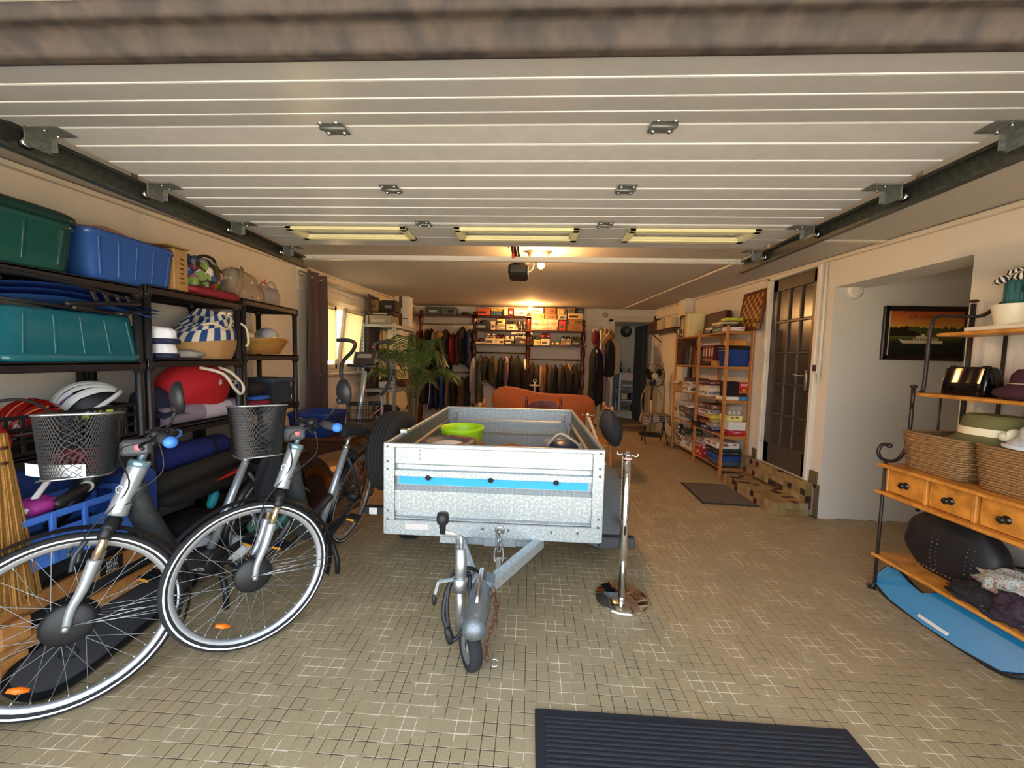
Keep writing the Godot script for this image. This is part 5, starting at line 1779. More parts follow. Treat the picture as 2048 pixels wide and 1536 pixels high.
	helmet("red and black cycle helmet with orange lines in the black crate", V(-2.41, 1.06, -1.71), 15, C("8c1410", 0.2), C("0f0d0e", 0.3), C("e0784c", 0.4))
	helmet("white cycle helmet with purple flowers tipped over behind the red helmet", V(-2.45, 1.13, -2.0), -35, C("e4e6e2", 0.25), C("141416", 0.5), C("8a5aa0", 0.4), 38)
	for k in 3:
		b = B.new()
		b.smooth().blob([V(-2.3, 1.1, -1.84), V(-2.29, 1.12, -1.94), V(-2.3, 1.1, -1.89)][k], [V(0.02, 0.025, 0.03), V(0.02, 0.022, 0.035), V(0.015, 0.018, 0.02)][k], 0.6, 8, 0.1, k)
		solo(b, "armband", C(["c8e03a", "c8e03a", "b83a2c"][k], 0.6), ["neon yellow armband just right of the red helmet", "neon yellow armband under the white helmet's edge", "small red clip between the two neon armbands"][k], "armband")
	t = thing("cap", "dark navy baseball cap on the third shelf behind the posts", "cap", V(-2.42, 0.98, -2.3))
	b = B.new()
	b.smooth().lathe([Vector2(0.1, 0.1), Vector2(0.105, 0.13), Vector2(0.09, 0.2), Vector2(0.05, 0.245), Vector2(0, 0.255)], Vector3.ZERO, Vector3.UP, 24)
	b.grid(func(u: float, v: float) -> Vector3: return V(0.06 + v * 0.13, 0.11 - 0.03 * v - 0.02 * pow(2.0 * u - 1.0, 2.0), lerpf(-0.1, 0.1, u)), 10, 4)
	part(b, "crown", M.navy_cloth, t)
	b = B.new()
	b.box(V(0, 0.05, 0), V(0.2, 0.1, 0.2), 0.01)
	part(b.mesh(), "box", M.black_plastic, t)
	t = thing("drawstring_bag", "bright red drawstring bag with thick white rope on the third shelf", "bag", V(-2.43, 1.08, -2.63))
	b = B.new()
	crumple(b, Vector3.ZERO, func(a: float, v: float) -> Vector3:
		var k := 0.9 + 0.25 * sin(PI * v) - 0.35 * v * v
		return V(cos(a) * 0.15 * k, 0.3 * v + 0.015 * sin(a * 3.0 + v * 5.0), sin(a) * 0.24 * k + 0.012 * sin(a * 7.0 + v * 9.0)))
	b.blob(V(0.02, 0.25, -0.13), V(0.09, 0.05, 0.09), 0.9, 10, 0.3, 4)
	part(b, "body", M.red_cloth, t)
	b = B.new()
	b.smooth().tube(curve([V(0.1, 0.27, 0.06), V(0.17, 0.22, -0.06), V(0.18, 0.1, -0.16), V(0.18, 0.06, -0.22), V(0.175, 0.12, -0.245), V(0.15, 0.22, -0.17), V(0.1, 0.27, -0.1)]), 0.0115, 8)
	part(b, "rope", C("e8dcc8", 0.9), t)
	b = B.new()
	for c in [V(0.172, 0.16, -0.03), V(0.176, 0.15, -0.17)]:
		for k in 3: b.bar(c - V(0, cos(k * 1.05) * 0.022, sin(k * 1.05) * 0.022), c + V(0.004, cos(k * 1.05) * 0.022, sin(k * 1.05) * 0.022), 0.004, 0.004, Vector3.RIGHT)
	part(b, "snowflake_print", C("d8c8cc", 0.8), t)
	t = thing("rolled_mat", "rolled mauve exercise mat with paper band on the third shelf", "exercise mat", V(-2.34, 1.038, -2.58))
	b = B.new()
	b.smooth().lathe([Vector2(0.062, -0.32), Vector2(0.062, 0.32)], Vector3.ZERO, Vector3.FORWARD, 28, false)
	var spiral := []
	for i in 90: spiral.append(V(cos(i * 0.5) * (0.012 + 0.00056 * i), sin(i * 0.5) * (0.012 + 0.00056 * i), 0.32))
	b.tube(spiral, 0.0016, 4)
	b.lathe([Vector2(0.0, 0.317), Vector2(0.062, 0.318)], Vector3.ZERO, Vector3.BACK, 24, false)
	part(b, "roll", C("8d7f92", 0.9), t)
	b = B.new()
	b.smooth().lathe([Vector2(0.0632, -0.02), Vector2(0.0632, 0.22)], Vector3.ZERO, Vector3.FORWARD, 28, false)
	part(b, "paper_band", C("c4bcc8", 0.7), t)
	t = thing("storage_box", "dark denim-blue woven storage box with lid on the third shelf by the curtain", "box", V(-2.45, 1.002, -3.42))
	b = B.new()
	b.box(V(0, 0.1, 0), V(0.32, 0.2, 0.3), 0.006)
	for i in 9:
		b.box(V(0.161, 0.012 + i * 0.0215, 0), V(0.006, 0.015, 0.3), 0.002)
		b.box(V(0, 0.012 + i * 0.0215, 0.151), V(0.32, 0.015, 0.006), 0.002)
	part(b, "body", mat("denim", "2e3a48", 0.9, 0.0, textures["felt"], 9.0), t)
	b = B.new()
	b.box(V(0, 0.215, 0), V(0.345, 0.035, 0.32), 0.005)
	part(b, "lid", C("39424c", 0.9), t)
	b = B.new()
	for y in [0.05, 0.17]: b.box(V(0.167, y, -0.1), V(0.004, 0.04, 0.012), 0.001)
	part(b, "leather_tab", C("c8b8a0", 0.6), t)
	for k in 3:
		b = B.new()
		b.smooth().blob([V(-2.4, 1.16, -3.08), V(-2.33, 1.08, -3.12), V(-2.38, 1.035, -3.13)][k], [V(0.14, 0.06, 0.14), V(0.08, 0.02, 0.1), V(0.12, 0.035, 0.13)][k], 0.7, 10, 0.2, 30 + k)
		solo(b, "folded_cloth", C(["1d1a20", "2a62b8", "7c1a26"][k], 0.85), ["black folded bag beside the woven denim box", "bright blue strap under the black folded bag", "dark red folded cloth under the blue strap"][k], "cloth")
	# red bag at the very edge of the picture
	b = B.new()
	crumple(b, V(-2.2, 0.92, -1.33), func(a: float, v: float) -> Vector3:
		var k := sin(PI * (0.15 + v * 0.8))
		return V(cos(a) * 0.08 * k, 0.3 * v, sin(a) * 0.14 * k + 0.02 * sin(a * 5.0 + v * 7.0)))
	solo(b, "bag", C("c01420", 0.7), "red bag hanging off the shelf at the left edge of the photo", "bag")
	b = B.new()
	b.smooth().tube(curve([V(-2.2, 1.22, -1.38), V(-2.16, 1.24, -1.5), V(-2.16, 1.17, -1.6), V(-2.17, 1.1, -1.6), V(-2.2, 1.08, -1.5)]), 0.007, 6)
	solo(b, "strap", C("2a2422", 0.6), "thin dark strap looping beside the red helmet", "strap")


func helmet(label: String, at: Vector3, turn: float, shell: Material, inner: Material, line: Material, tilt := 0.0) -> void:
	var t := thing("helmet", label, "helmet", at, turn)
	t.rotation.x = deg_to_rad(tilt)
	var dome := func(k: float, u: float, v: float) -> Vector3:
		var a := TAU * u
		var h := PI * 0.5 * v
		return V(cos(a) * cos(h) * 0.105 * k, sin(h) * 0.145 * k, sin(a) * cos(h) * 0.14 * k)
	var b := B.new()
	b.smooth().grid(func(u: float, v: float) -> Vector3: return dome.call(0.94, u, v), 28, 8)
	part(b, "liner", inner, t)
	for i in 7:  # raised ribs from front to back, with vents between
		b = B.new()
		var x0 := lerpf(-0.085, 0.085, i / 6.0)
		b.smooth().grid(func(u: float, v: float) -> Vector3:
			var a := PI * lerpf(0.04, 0.96, u)
			var w := 0.0125 * lerpf(-1.0, 1.0, v) * (0.75 + 0.5 * absf(cos(a)))
			var x := (x0 + w) * (0.35 + 0.65 * pow(sin(a), 0.5))
			var k := sqrt(maxf(0.05, 1.0 - pow(x / 0.112, 2.0)))
			return V(x, sin(a) * 0.148 * k + 0.008 * (1.0 - pow(2.0 * v - 1.0, 2.0)), cos(a) * 0.148 * k), 18, 4)
		part(b, "shell_rib", shell, t)
	b = B.new()
	var ring := []
	for k in 36: ring.append(V(cos(TAU * k / 36) * 0.108, 0.0, sin(TAU * k / 36) * 0.143))
	b.smooth().tube(ring, 0.013, 8, false, true)
	part(b, "rim", shell, t)
	b = B.new()
	for i in [1, 3, 5]:
		var x0 := lerpf(-0.085, 0.085, i / 6.0) + 0.014
		var p := []
		for k in 7:
			var a := PI * lerpf(0.15, 0.5, k / 6.0)
			var x := x0 * (0.35 + 0.65 * pow(sin(a), 0.5))
			p.append(V(x, sin(a) * 0.149 * sqrt(maxf(0.05, 1.0 - pow(x / 0.112, 2.0))), cos(a) * 0.149))
		b.tube(p, 0.004, 5)
	part(b, "decor_line", line, t)


func left_floor_things() -> void:
	var b := B.new()
	# blue slatted crate on the floor level shelf, with things sticking out
	var t := thing("crate", "light blue plastic bottle crate beside the left bicycle's basket", "crate", V(-2.2, 0.52, -1.63))
	var blue := mat("crate_blue", "3f6fc4", 0.5)
	for s in [-1, 1]:
		b.box(V(s * 0.14, 0.03, 0), V(0.012, 0.06, 0.5), 0.003)
		b.box(V(s * 0.14, 0.215, 0), V(0.018, 0.03, 0.5), 0.004)
		b.box(V(s * 0.14, 0.1, 0), V(0.008, 0.1, 0.5), 0.002)
		b.box(V(0, 0.03, s * 0.25), V(0.28, 0.06, 0.012), 0.003)
		b.box(V(0, 0.215, s * 0.25), V(0.28, 0.03, 0.018), 0.004)
		b.box(V(0, 0.1, s * 0.25), V(0.28, 0.1, 0.008), 0.002)
		for k in 5: b.box(V(s * 0.143, 0.115, -0.24 + k * 0.12), V(0.016, 0.22, 0.02), 0.003)
		for k in 3: b.box(V(-0.12 + k * 0.12, 0.115, s * 0.253), V(0.02, 0.22, 0.016), 0.003)
	b.box(V(0, 0.008, 0), V(0.28, 0.012, 0.5))
	part(b, "lattice", blue, t)
	var o := thing("bottle", "black drink flask with a red lid leaning out of the blue crate", "flask", V(-2.22, 0.62, -1.62))
	o.rotation = V(deg_to_rad(-38), 0, deg_to_rad(-6))
	b = B.new()
	b.smooth().lathe([Vector2(0.03, 0.0), Vector2(0.032, 0.1), Vector2(0.05, 0.26), Vector2(0.056, 0.29)], Vector3.ZERO, Vector3.UP, 22)
	part(b, "body", C("15161a", 0.35), o)
	b = B.new()
	b.smooth().lathe([Vector2(0.06, 0.285), Vector2(0.063, 0.295), Vector2(0.062, 0.32), Vector2(0.0, 0.325)], Vector3.ZERO, Vector3.UP, 22)
	part(b, "lid", C("b01828", 0.4), o)
	b = B.new()
	b.smooth().tube(arc(V(0.038, 0.2, 0.02), Vector3.UP, V(-0.4, 0, 0.9), 0.022, 0, 360, 14), 0.007, 6, false, true)
	part(b, "emblem", C("b8beb8", 0.5), o)
	var stick := func(label: String, cat: String, called: String, p: Array, r, color: String) -> void:
		var q := B.new()
		q.smooth().tube(p, r, 10)
		solo(q, called, C(color, 0.5), label, cat)
	stick.call("white pump tube leaning across the blue crate", "pump", "pump", [V(-2.12, 0.76, -1.46), V(-2.2, 0.92, -1.66)], 0.011, "e0e0e4")
	stick.call("black racket handle lying over the blue crate", "racket", "racket", [V(-2.1, 0.76, -1.55), V(-2.16, 0.78, -1.7), V(-2.24, 0.8, -1.85)], 0.026, "17171a")
	b = B.new()
	b.smooth().blob(V(-2.14, 0.77, -1.52), V(0.05, 0.04, 0.06), 0.9, 10, 0.3, 3)
	solo(b, "pouch", C("9c2a86", 0.6), "bright magenta pouch on top of the blue crate", "pouch")
	b = B.new()
	b.box(V(-2.44, 0.76, -1.62), V(0.1, 0.26, 0.5), 0.02)
	solo(b, "sleeping_bag", C("1e3a78", 0.8), "dark blue bag standing behind the light blue crate", "bag")
	b = B.new()
	b.box(V(-2.28, 0.63, -2.0), V(0.24, 0.3, 0.2), 0.03)
	solo(b, "cool_bag", C("20408c", 0.75), "blue cool bag right of the light blue crate", "bag")
	# rolled mats on the fourth shelf
	t = thing("rolled_mat", "royal blue rolled foam mat with a black strap on the fourth shelf", "exercise mat", V(-2.4, 0.745, -2.52))
	b = B.new()
	b.smooth().lathe([Vector2(0.0, -0.3), Vector2(0.08, -0.3), Vector2(0.088, -0.28), Vector2(0.088, 0.28), Vector2(0.08, 0.3), Vector2(0.0, 0.3)], Vector3.ZERO, Vector3.FORWARD, 26)
	part(b, "roll", C("16266e", 0.9), t)
	b = B.new()
	b.smooth().lathe([Vector2(0.0895, 0.14), Vector2(0.0895, 0.17)], Vector3.ZERO, Vector3.FORWARD, 26, false)
	part(b, "strap", M.black_cloth, t)
	t = thing("rolled_mat", "dark khaki rolled bag in front of the blue foam mat", "bag", V(-2.23, 0.655, -2.42), 0)
	b = B.new()
	b.smooth().lathe([Vector2(0.0, -0.33), Vector2(0.05, -0.325), Vector2(0.066, -0.29), Vector2(0.062, 0.29), Vector2(0.05, 0.325), Vector2(0.0, 0.33)], Vector3.ZERO, V(0.05, 0.06, -1), 22)
	part(b, "roll", C("26241f", 0.9), t)
	t = thing("bag", "long black bag with a bright red stripe under the khaki roll", "bag", V(-2.2, 0.56, -2.45))
	b = B.new()
	b.smooth().blob(V(0, 0, 0), V(0.1, 0.06, 0.36), 0.6, 12, 0.1, 6)
	part(b, "body", C("141214", 0.8), t)
	b = B.new()
	b.smooth().tube(curve([V(0.085, 0.03, 0.05), V(0.092, 0.035, -0.06), V(0.085, 0.045, -0.2), V(0.07, 0.045, -0.3)]), [0.006, 0.008, 0.01, 0.012, 0.013, 0.014, 0.015, 0.016, 0.017, 0.018, 0.018, 0.018, 0.018, 0.018, 0.016, 0.014, 0.012, 0.01, 0.008], 8, true, false, 0.5)
	part(b, "stripe", C("d81f1a", 0.5), t, "bright red stripe")
	b = B.new()
	b.smooth().blob(V(-2.44, 0.68, -2.98), V(0.12, 0.07, 0.16), 0.8, 12, 0.25, 12)
	solo(b, "bag", C("6c4a78", 0.8), "purple bag on the fourth shelf behind the right bicycle's basket", "bag")
	for k in 6:
		b = B.new()
		b.smooth().blob([V(-2.38, 0.24, -2.5), V(-2.42, 0.27, -2.9), V(-2.36, 0.25, -3.2), V(-2.4, 0.7, -3.35), V(-2.3, 0.21, -2.72), V(-2.4, 0.26, -3.45)][k], V(0.15, 0.1, 0.16), 0.7, 10, 0.25, 40 + k)
		solo(b, "bundle", C(["1a191b", "242226", "1d1a1a", "17181c", "2c2724", "201f24"][k], 0.85), ["dark bundle on the bottom shelf left of centre", "dark bundle on the bottom shelf behind the right bicycle's fork", "dark bundle on the bottom shelf near its far end", "dark bundle on the fourth shelf near the curtain end", "small brown bundle on the bottom shelf edge", "dark bundle on the bottom shelf by the wooden chest"][k], "bundle")
	b = B.new()
	b.smooth().lathe([Vector2(0.0, 0), Vector2(0.02, 0.0), Vector2(0.03, 0.03), Vector2(0.03, 0.1), Vector2(0.012, 0.125), Vector2(0.012, 0.15), Vector2(0, 0.15)], V(-2.22, 0.37, -2.5), V(0.2, 1, -0.2), 14)
	solo(b, "bottle", C("2fb0c4", 0.35), "small turquoise bottle behind the right bicycle's front wheel", "bottle")
	# timber and black panel box at lower left, board leaning before it
	t = thing("wooden_box", "low box of raw timber ends and black panels under the left shelving", "box", V(-2.3, 0.05, -1.72))
	for k in 3:
		b = B.new()
		b.box(V(0.11 + 0.02 * (k % 2), 0.06 + 0.155 * k, 0.3), V(0.1, 0.1, 0.1), 0.006)
		part(b, "timber_block", M.pine, t)
	for k in 2:
		b = B.new()
		b.box(V(0.12, 0.13 + 0.15 * k, 0.0), V(0.03, 0.08, 0.72), 0.004)
		part(b, "board", M.pine, t)
	for k in 3:
		b = B.new()
		b.box(V(0.1, 0.05 + 0.175 * k, 0.0), V(0.02, 0.1, 0.74), 0.003)
		part(b, "black_panel", C("1d2126", 0.6), t)
	b = B.new()
	b.box(V(-0.03, 0.24, 0.0), V(0.22, 0.46, 0.7), 0.004)
	part(b, "inner_box", C("15171a", 0.7), t)
	b = B.new()
	b.box(V(0.137, 0.285, -0.1), V(0.003, 0.07, 0.11), 0.001)
	var sl := part(b, "slate", C("0d0e11", 0.5), t, "small black slate label")
	for k in 3: lettering(["SALIZ", "MON", "PISAU"][k], 0.022, C("d0d2d6", 0.7), sl, "chalk_lettering", V(0.1395, 0.306 - 0.022 * k, -0.1), Basis(Vector3.UP, PI / 2))
	b = B.new()
	b.smooth().blob(V(-2.26, 0.515, -1.6), V(0.06, 0.02, 0.1), 0.9, 10, 0.3, 5)
	solo(b, "plastic_bag", C("7f93a8", 0.25), "shiny blue and white plastic bag lying on the timber box", "plastic bag")
	b = B.new()
	b.smooth().blob(V(-2.24, 0.53, -1.85), V(0.08, 0.02, 0.18), 0.9, 10, 0.3, 7)
	solo(b, "sack", C("5c4840", 0.8), "flat brown sack lying on the timber box", "sack")
	t = thing("board", "long grey and black board lying aslant on the floor under the left bicycle", "board", V(-2.08, 0.075, -1.78), 0)
	t.rotation = V(0, deg_to_rad(8), deg_to_rad(-24))
	for k in 2:
		b = B.new()
		var pts := PackedVector2Array()
		for i in 40:
			var a := TAU * i / 40.0
			pts.append(Vector2(signf(cos(a)) * pow(absf(cos(a)), 0.75) * (0.13 - 0.02 * k), signf(sin(a)) * pow(absf(sin(a)), 0.35) * (0.46 - 0.02 * k)))
		b.t = Transform3D(Basis(Vector3.RIGHT, -PI / 2), V(0, 0.012 * k, 0))
		b.prism(pts, 0.02 - 0.005 * k)
		part(b, ["edge", "deck"][k], [C("121316", 0.5), mat("deck_grey", "45464a", 0.7, 0.0, textures["felt"], 4.0)][k], t)
	b = B.new()
	b.smooth().tube(arc(V(0.0, 0.021, 0.26), Vector3.RIGHT, Vector3.BACK, 0.03, 0, 360, 14), 0.003, 5, false, true)
	part(b, "decor", C("1a1a1c", 0.6), t)
	# straw broom at the very left
	t = thing("broom", "straw broom hanging bristles down at the left edge of the photo", "broom", V(-2.07, 0.4, -1.36))
	b = B.new()
	for i in 220:
		var a := rng.randf() * TAU
		var r := sqrt(rng.randf())
		var top := V(cos(a) * 0.02 * r, 0.72, sin(a) * 0.03 * r)
		var low := V(cos(a) * 0.045 * r, rng.randf_range(0.0, 0.06), sin(a) * 0.11 * r)
		b.tube([top, top.lerp(low, 0.5) + V(rng.randf_range(-0.004, 0.004), 0, 0), low], 0.0035, 3, false)
	var br := part(b, "bristles", M.straw, t)
	br.set_meta("kind", "stuff")
	b = B.new()
	b.smooth().rod(V(0, 0.7, 0), V(-0.05, 1.1, 0.1), 0.012)
	for y in [0.6, 0.66]: b.lathe([Vector2(0.03, y), Vector2(0.03, y + 0.012)], Vector3.ZERO, Vector3.UP, 12, false)
	part(b, "stick", M.brown_wood, t)
	b = B.new()
	b.smooth().lathe([Vector2(0.02, 0), Vector2(0.05, 0.03), Vector2(0.055, 0.05), Vector2(0.04, 0.06), Vector2(0.0, 0.06)], V(-2.04, 0, -1.26), Vector3.UP, 18)
	solo(b, "bowl", M.zinc, "small metal bowl at the lower left corner of the photo", "bowl")
	# white helmet lying beyond the right bicycle's wheel, turquoise scooter board, copper casing
	t = thing("helmet", "white aerodynamic cycle helmet with dark vents seen through the right front wheel", "helmet", V(-1.96, 0.22, -2.19))
	t.rotation = V(deg_to_rad(8), deg_to_rad(20), deg_to_rad(8))
	b = B.new()
	b.smooth().grid(func(u: float, v: float) -> Vector3:
		var a := TAU * u
		var h := PI * (v - 0.5)
		var x := cos(h) * cos(a)
		return V(x * 0.19 * (1.0 + 0.12 * x) + 0.02, sin(h) * 0.105 - 0.03 * x * maxf(0.0, sin(h)), cos(h) * sin(a) * 0.1), 36, 18)
	part(b, "shell", C("e6eaf0", 0.25), t)
	for k in 6:
		b = B.new()
		var c: Vector3 = [V(-0.12, 0.04, 0.075), V(-0.11, -0.035, 0.085), V(0.0, 0.0, 0.098), V(0.09, -0.045, 0.08), V(0.02, 0.075, 0.07), V(0.02, -0.085, 0.056)][k]
		b.smooth().blob(c, [V(0.03, 0.016, 0.012), V(0.034, 0.014, 0.012), V(0.05, 0.014, 0.008), V(0.055, 0.014, 0.012), V(0.06, 0.012, 0.014), V(0.05, 0.01, 0.012)][k], 0.6, 8)
		part(b, "vent", C("17181c", 0.4), t)
	lettering("NaKa", 0.055, C("15161a", 0.4), t, "lettering", V(0.03, -0.03, 0.101), Basis(Vector3.BACK, deg_to_rad(188)))
	t = thing("scooter", "turquoise scooter with white and black stripes lying behind the right front wheel", "scooter", V(-1.98, 0.16, -2.85), 15)
	b = B.new()
	b.t = Transform3D(Basis(Vector3.BACK, 0.5), Vector3.ZERO)
	b.box(V(0, 0, 0), V(0.42, 0.16, 0.12), 0.03)
	part(b, "deck", C("58a592", 0.5), t)
	b = B.new()
	b.t = Transform3D(Basis(Vector3.BACK, 0.5), Vector3.ZERO)
	for x in [-0.1, 0.02, 0.12]: b.box(V(x, 0, 0.061), V(0.012, 0.17, 0.004), 0.001)
	part(b, "stripe", C("dfe6e2", 0.5), t)
	b = B.new()
	b.smooth().rod(V(-0.22, 0.2, 0.0), V(-0.26, 0.4, 0.02), 0.016)
	b.lathe([Vector2(0.02, -0.02), Vector2(0.05, -0.02), Vector2(0.055, 0), Vector2(0.05, 0.02), Vector2(0.02, 0.02)], V(0.2, -0.07, 0.0), Vector3.BACK, 18)
	part(b, "wheel", C("2a2c30", 0.6), t)
	t = thing("wooden_chest", "low brown wooden chest against the left wall under the curtain", "chest", V(-2.24, 0, -3.9))
	b = B.new()
	b.box(V(0, 0.3, 0), V(0.8, 0.6, 0.55), 0.008)
	part(b, "body", M.brown_wood, t)
	b = B.new()
	b.box(V(0.01, 0.62, 0), V(0.88, 0.04, 0.62), 0.01)
	part(b, "lid", M.brown_wood, t)
	b = B.new()
	for y in [0.08, 0.5]: b.box(V(0.405, y, 0), V(0.014, 0.07, 0.5), 0.004)
	for z in [-0.22, 0.22]: b.box(V(0.405, 0.29, z), V(0.014, 0.36, 0.07), 0.004)
	part(b, "panel_frame", M.brown_wood, t)
	tub("crate", "dark blue plastic crate standing on the brown wooden chest", V(-2.17, 0.642, -3.78), 0.22, 0.2, 0.24, C("1b3472", 0.5), 0.88)
	b = B.new()
	b.smooth().blob(V(-2.3, 0.69, -3.45), V(0.12, 0.06, 0.1), 0.8, 10, 0.35, 15)
	solo(b, "cloth", C("9a7a48", 0.85), "ochre cloth on the chest between basket and dark blue crate", "cloth")
	t = thing("retro_casing", "rounded bronze casing with copper panels standing behind the right bicycle frame", "casing", V(-1.75, 0, -3.2), -22)
	var hoop := func(r: float, w: float, y0: float) -> PackedVector2Array:
		var p := PackedVector2Array([Vector2(-w, y0)])
		p.append(Vector2(w, y0))
		for i in 17:
			var a := PI * i / 16.0
			p.append(Vector2(cos(a) * w, r + sin(a) * w))
		return p
	b = B.new()
	b.prism(hoop.call(0.36, 0.24, 0.12), 0.26)
	part(b, "casing", mat("bronze", "8a6a50", 0.3, 0.7), t)
	b = B.new()
	b.t = Transform3D(Basis.IDENTITY, V(0.03, 0, 0.135))
	b.prism(hoop.call(0.34, 0.175, 0.13), 0.02)
	part(b, "rim_panel", mat("copper", "a85a26", 0.3, 0.6), t)
	b = B.new()
	b.t = Transform3D(Basis.IDENTITY, V(0.04, 0, 0.15))
	b.prism(hoop.call(0.33, 0.135, 0.14), 0.02)
	part(b, "face_panel", mat("bronze_dark", "6b4a38", 0.35, 0.6), t)
	b = B.new()
	b.box(V(-0.17, 0.24, 0.14), V(0.14, 0.24, 0.06), 0.02)
	part(b, "copper_front", M.copper, t)
	b = B.new()
	b.smooth().lathe([Vector2(0.05, 0), Vector2(0.06, 0.02), Vector2(0.05, 0.12), Vector2(0, 0.12)], V(-0.05, 0, 0.14), Vector3.UP, 16)
	part(b, "foot", M.zinc, t)
	t = thing("bag", "black cloth bag slung on the bars between the two bicycles", "bag", V(-1.62, 0.42, -2.3))
	b = B.new()
	crumple(b, Vector3.ZERO, func(a: float, v: float) -> Vector3:
		var k := sin(PI * (0.12 + v * 0.8)) * (1.0 - 0.3 * v)
		return V(cos(a) * 0.13 * k, 0.46 * v, sin(a) * 0.08 * k + 0.01 * sin(a * 6.0 + v * 8.0)))
	part(b, "body", C("19171d", 0.85), t)




func fitness_corner() -> void:
	# elliptical trainer
	var t := thing("exercise_machine", "grey and silver elliptical trainer standing behind the right bicycle", "exercise machine", V(-1.93, 0, -4.3))
	var b: B
	for s in [-1, 1]:
		var mid := 0.0
		var arm: Array = [V(-0.25, 1.625, 0.1), V(-0.12, 1.625, 0.1), V(-0.055, 1.59, 0.08), V(-0.1, 1.5, 0.06), V(-0.2, 1.4, 0.05), V(-0.235, 1.27, 0.05), V(-0.2, 1.13, 0.05), V(-0.15, 1.04, 0.05)] if s < 0 else [V(0.3, 1.615, -0.1), V(0.14, 1.615, -0.1), V(0.09, 1.56, -0.08), V(0.16, 1.46, -0.06), V(0.28, 1.38, -0.05), V(0.31, 1.25, -0.05), V(0.26, 1.1, -0.05), V(0.19, 1.0, -0.05)]
		b = B.new()
		b.smooth().tube(curve(arm), 0.021, 12)
		part(b, "foam_handle", M.graphite, t)
		b = B.new()
		var end: Vector3 = arm[-1]
		b.smooth().tube(curve([end, V(end.x + 0.01 * s, 0.9, end.z), V(end.x * 1.02, 0.7, end.z), V(end.x * 1.05, 0.35, end.z)]), 0.016, 10)
		b.rod(V(end.x, 0.905, end.z), V(end.x + s * 0.06, 0.905, end.z), 0.01)
		part(b, "swing_arm", M.alu_grey, t)
		b = B.new()
		b.smooth().blob(arm[2] + V(0.0, 0.0, 0.02), V(0.012, 0.012, 0.012), 1.0, 8)
		part(b, "button", C("d8402a", 0.4), t, "orange button")
		b = B.new()
		b.smooth().rod(V(end.x, 0.905, end.z), V(s * 0.03 + 0.02, 0.905, end.z), 0.026, 12)
		part(b, "roller_pad", M.rubber, t)
	b = B.new()
	b.smooth().tube([V(0.02, 1.28, 0), V(0.0, 0.95, 0.05), V(-0.02, 0.3, 0.2)], [0.028, 0.03, 0.03], 14)
	part(b, "post", M.silver_paint, t)
	b = B.new()
	b.smooth().rod(V(-0.17, 1.345, 0.03), V(0.16, 1.335, 0.03), 0.018, 12)
	part(b, "fixed_bar", M.graphite, t)
	b = B.new()
	b.t = Transform3D(Basis(Vector3.RIGHT, -0.45), V(0.04, 1.43, 0.03))
	b.box(V(0, 0, 0), V(0.26, 0.15, 0.03), 0.01)
	part(b, "console", C("3a3634", 0.4), t)
	b = B.new()
	b.t = Transform3D(Basis(Vector3.RIGHT, -0.45), V(0.04, 1.43, 0.03))
	b.box(V(-0.01, 0.02, 0.016), V(0.16, 0.05, 0.004), 0.001)
	b.box(V(-0.125, 0, 0.014), V(0.012, 0.15, 0.012), 0.003)
	part(b, "display", C("8d8a84", 0.25), t)
	b = B.new()
	b.box(V(0, 0.28, 0.2), V(0.16, 0.42, 0.5), 0.05)
	part(b, "flywheel_housing", C("3c4144", 0.4), t)
	b = B.new()
	b.box(V(0, 0.03, 0.0), V(0.06, 0.05, 1.3), 0.01)
	for z in [-0.6, 0.6]: b.box(V(0, 0.03, z), V(0.5, 0.05, 0.06), 0.01)
	part(b, "base_frame", M.graphite, t)
	# wire basket and pink stick on the machine
	t = thing("wire_basket", "black wire basket hooked in front of the elliptical trainer's post", "basket", V(-1.86, 0.74, -4.1), 12)
	b = B.new()
	for y in [0.0, 0.1, 0.19]:
		for s in [-1, 1]:
			b.rod(V(-0.13, y, s * 0.1), V(0.13, y, s * 0.1), 0.003, 5)
			b.rod(V(s * 0.13, y, -0.1), V(s * 0.13, y, 0.1), 0.003, 5)
	for k in 9:
		for s in [-1, 1]: b.rod(V(-0.13 + k * 0.0325, 0, s * 0.1), V(-0.13 + k * 0.0325, 0.19, s * 0.1), 0.0022, 4)
	for k in 7:
		for s in [-1, 1]: b.rod(V(s * 0.13, 0, -0.1 + k * 0.033), V(s * 0.13, 0.19, -0.1 + k * 0.033), 0.0022, 4)
		b.rod(V(-0.13, 0, -0.1 + k * 0.033), V(0.13, 0, -0.1 + k * 0.033), 0.0022, 4)
	part(b, "wires", M.black_plastic, t)
	b = B.new()
	b.smooth().tube([V(-1.76, 0.78, -4.08), V(-1.66, 0.86, -4.06), V(-1.6, 0.9, -4.06), V(-1.61, 0.82, -4.06)], 0.008, 8)
	solo(b, "stick", C("d08a92", 0.5), "pink bent stick poking out of the black wire basket", "stick")
	# steel shelving against the left wall, end on
	t = thing("shelving_unit", "galvanised slotted steel shelving behind the palm at the left wall", "shelving", V(-2.38, 0, -6.35))
	for x in [-0.26, 0.27]:
		for z in [-0.5, 0.5]:
			b = B.new()
			b.box(V(x, 0.985, z), V(0.004, 1.97, 0.04))
			b.box(V(x - signf(x) * 0.018, 0.985, z + signf(z) * 0.02), V(0.04, 1.97, 0.004))
			part(b, "post", M.galvanised, t)
			b = B.new()
			for i in 34: b.box(V(x - signf(x) * 0.018, 0.06 + i * 0.056, z + signf(z) * 0.0225), V(0.01, 0.026, 0.002))
			part(b, "slot", C("26282a", 0.7), t)
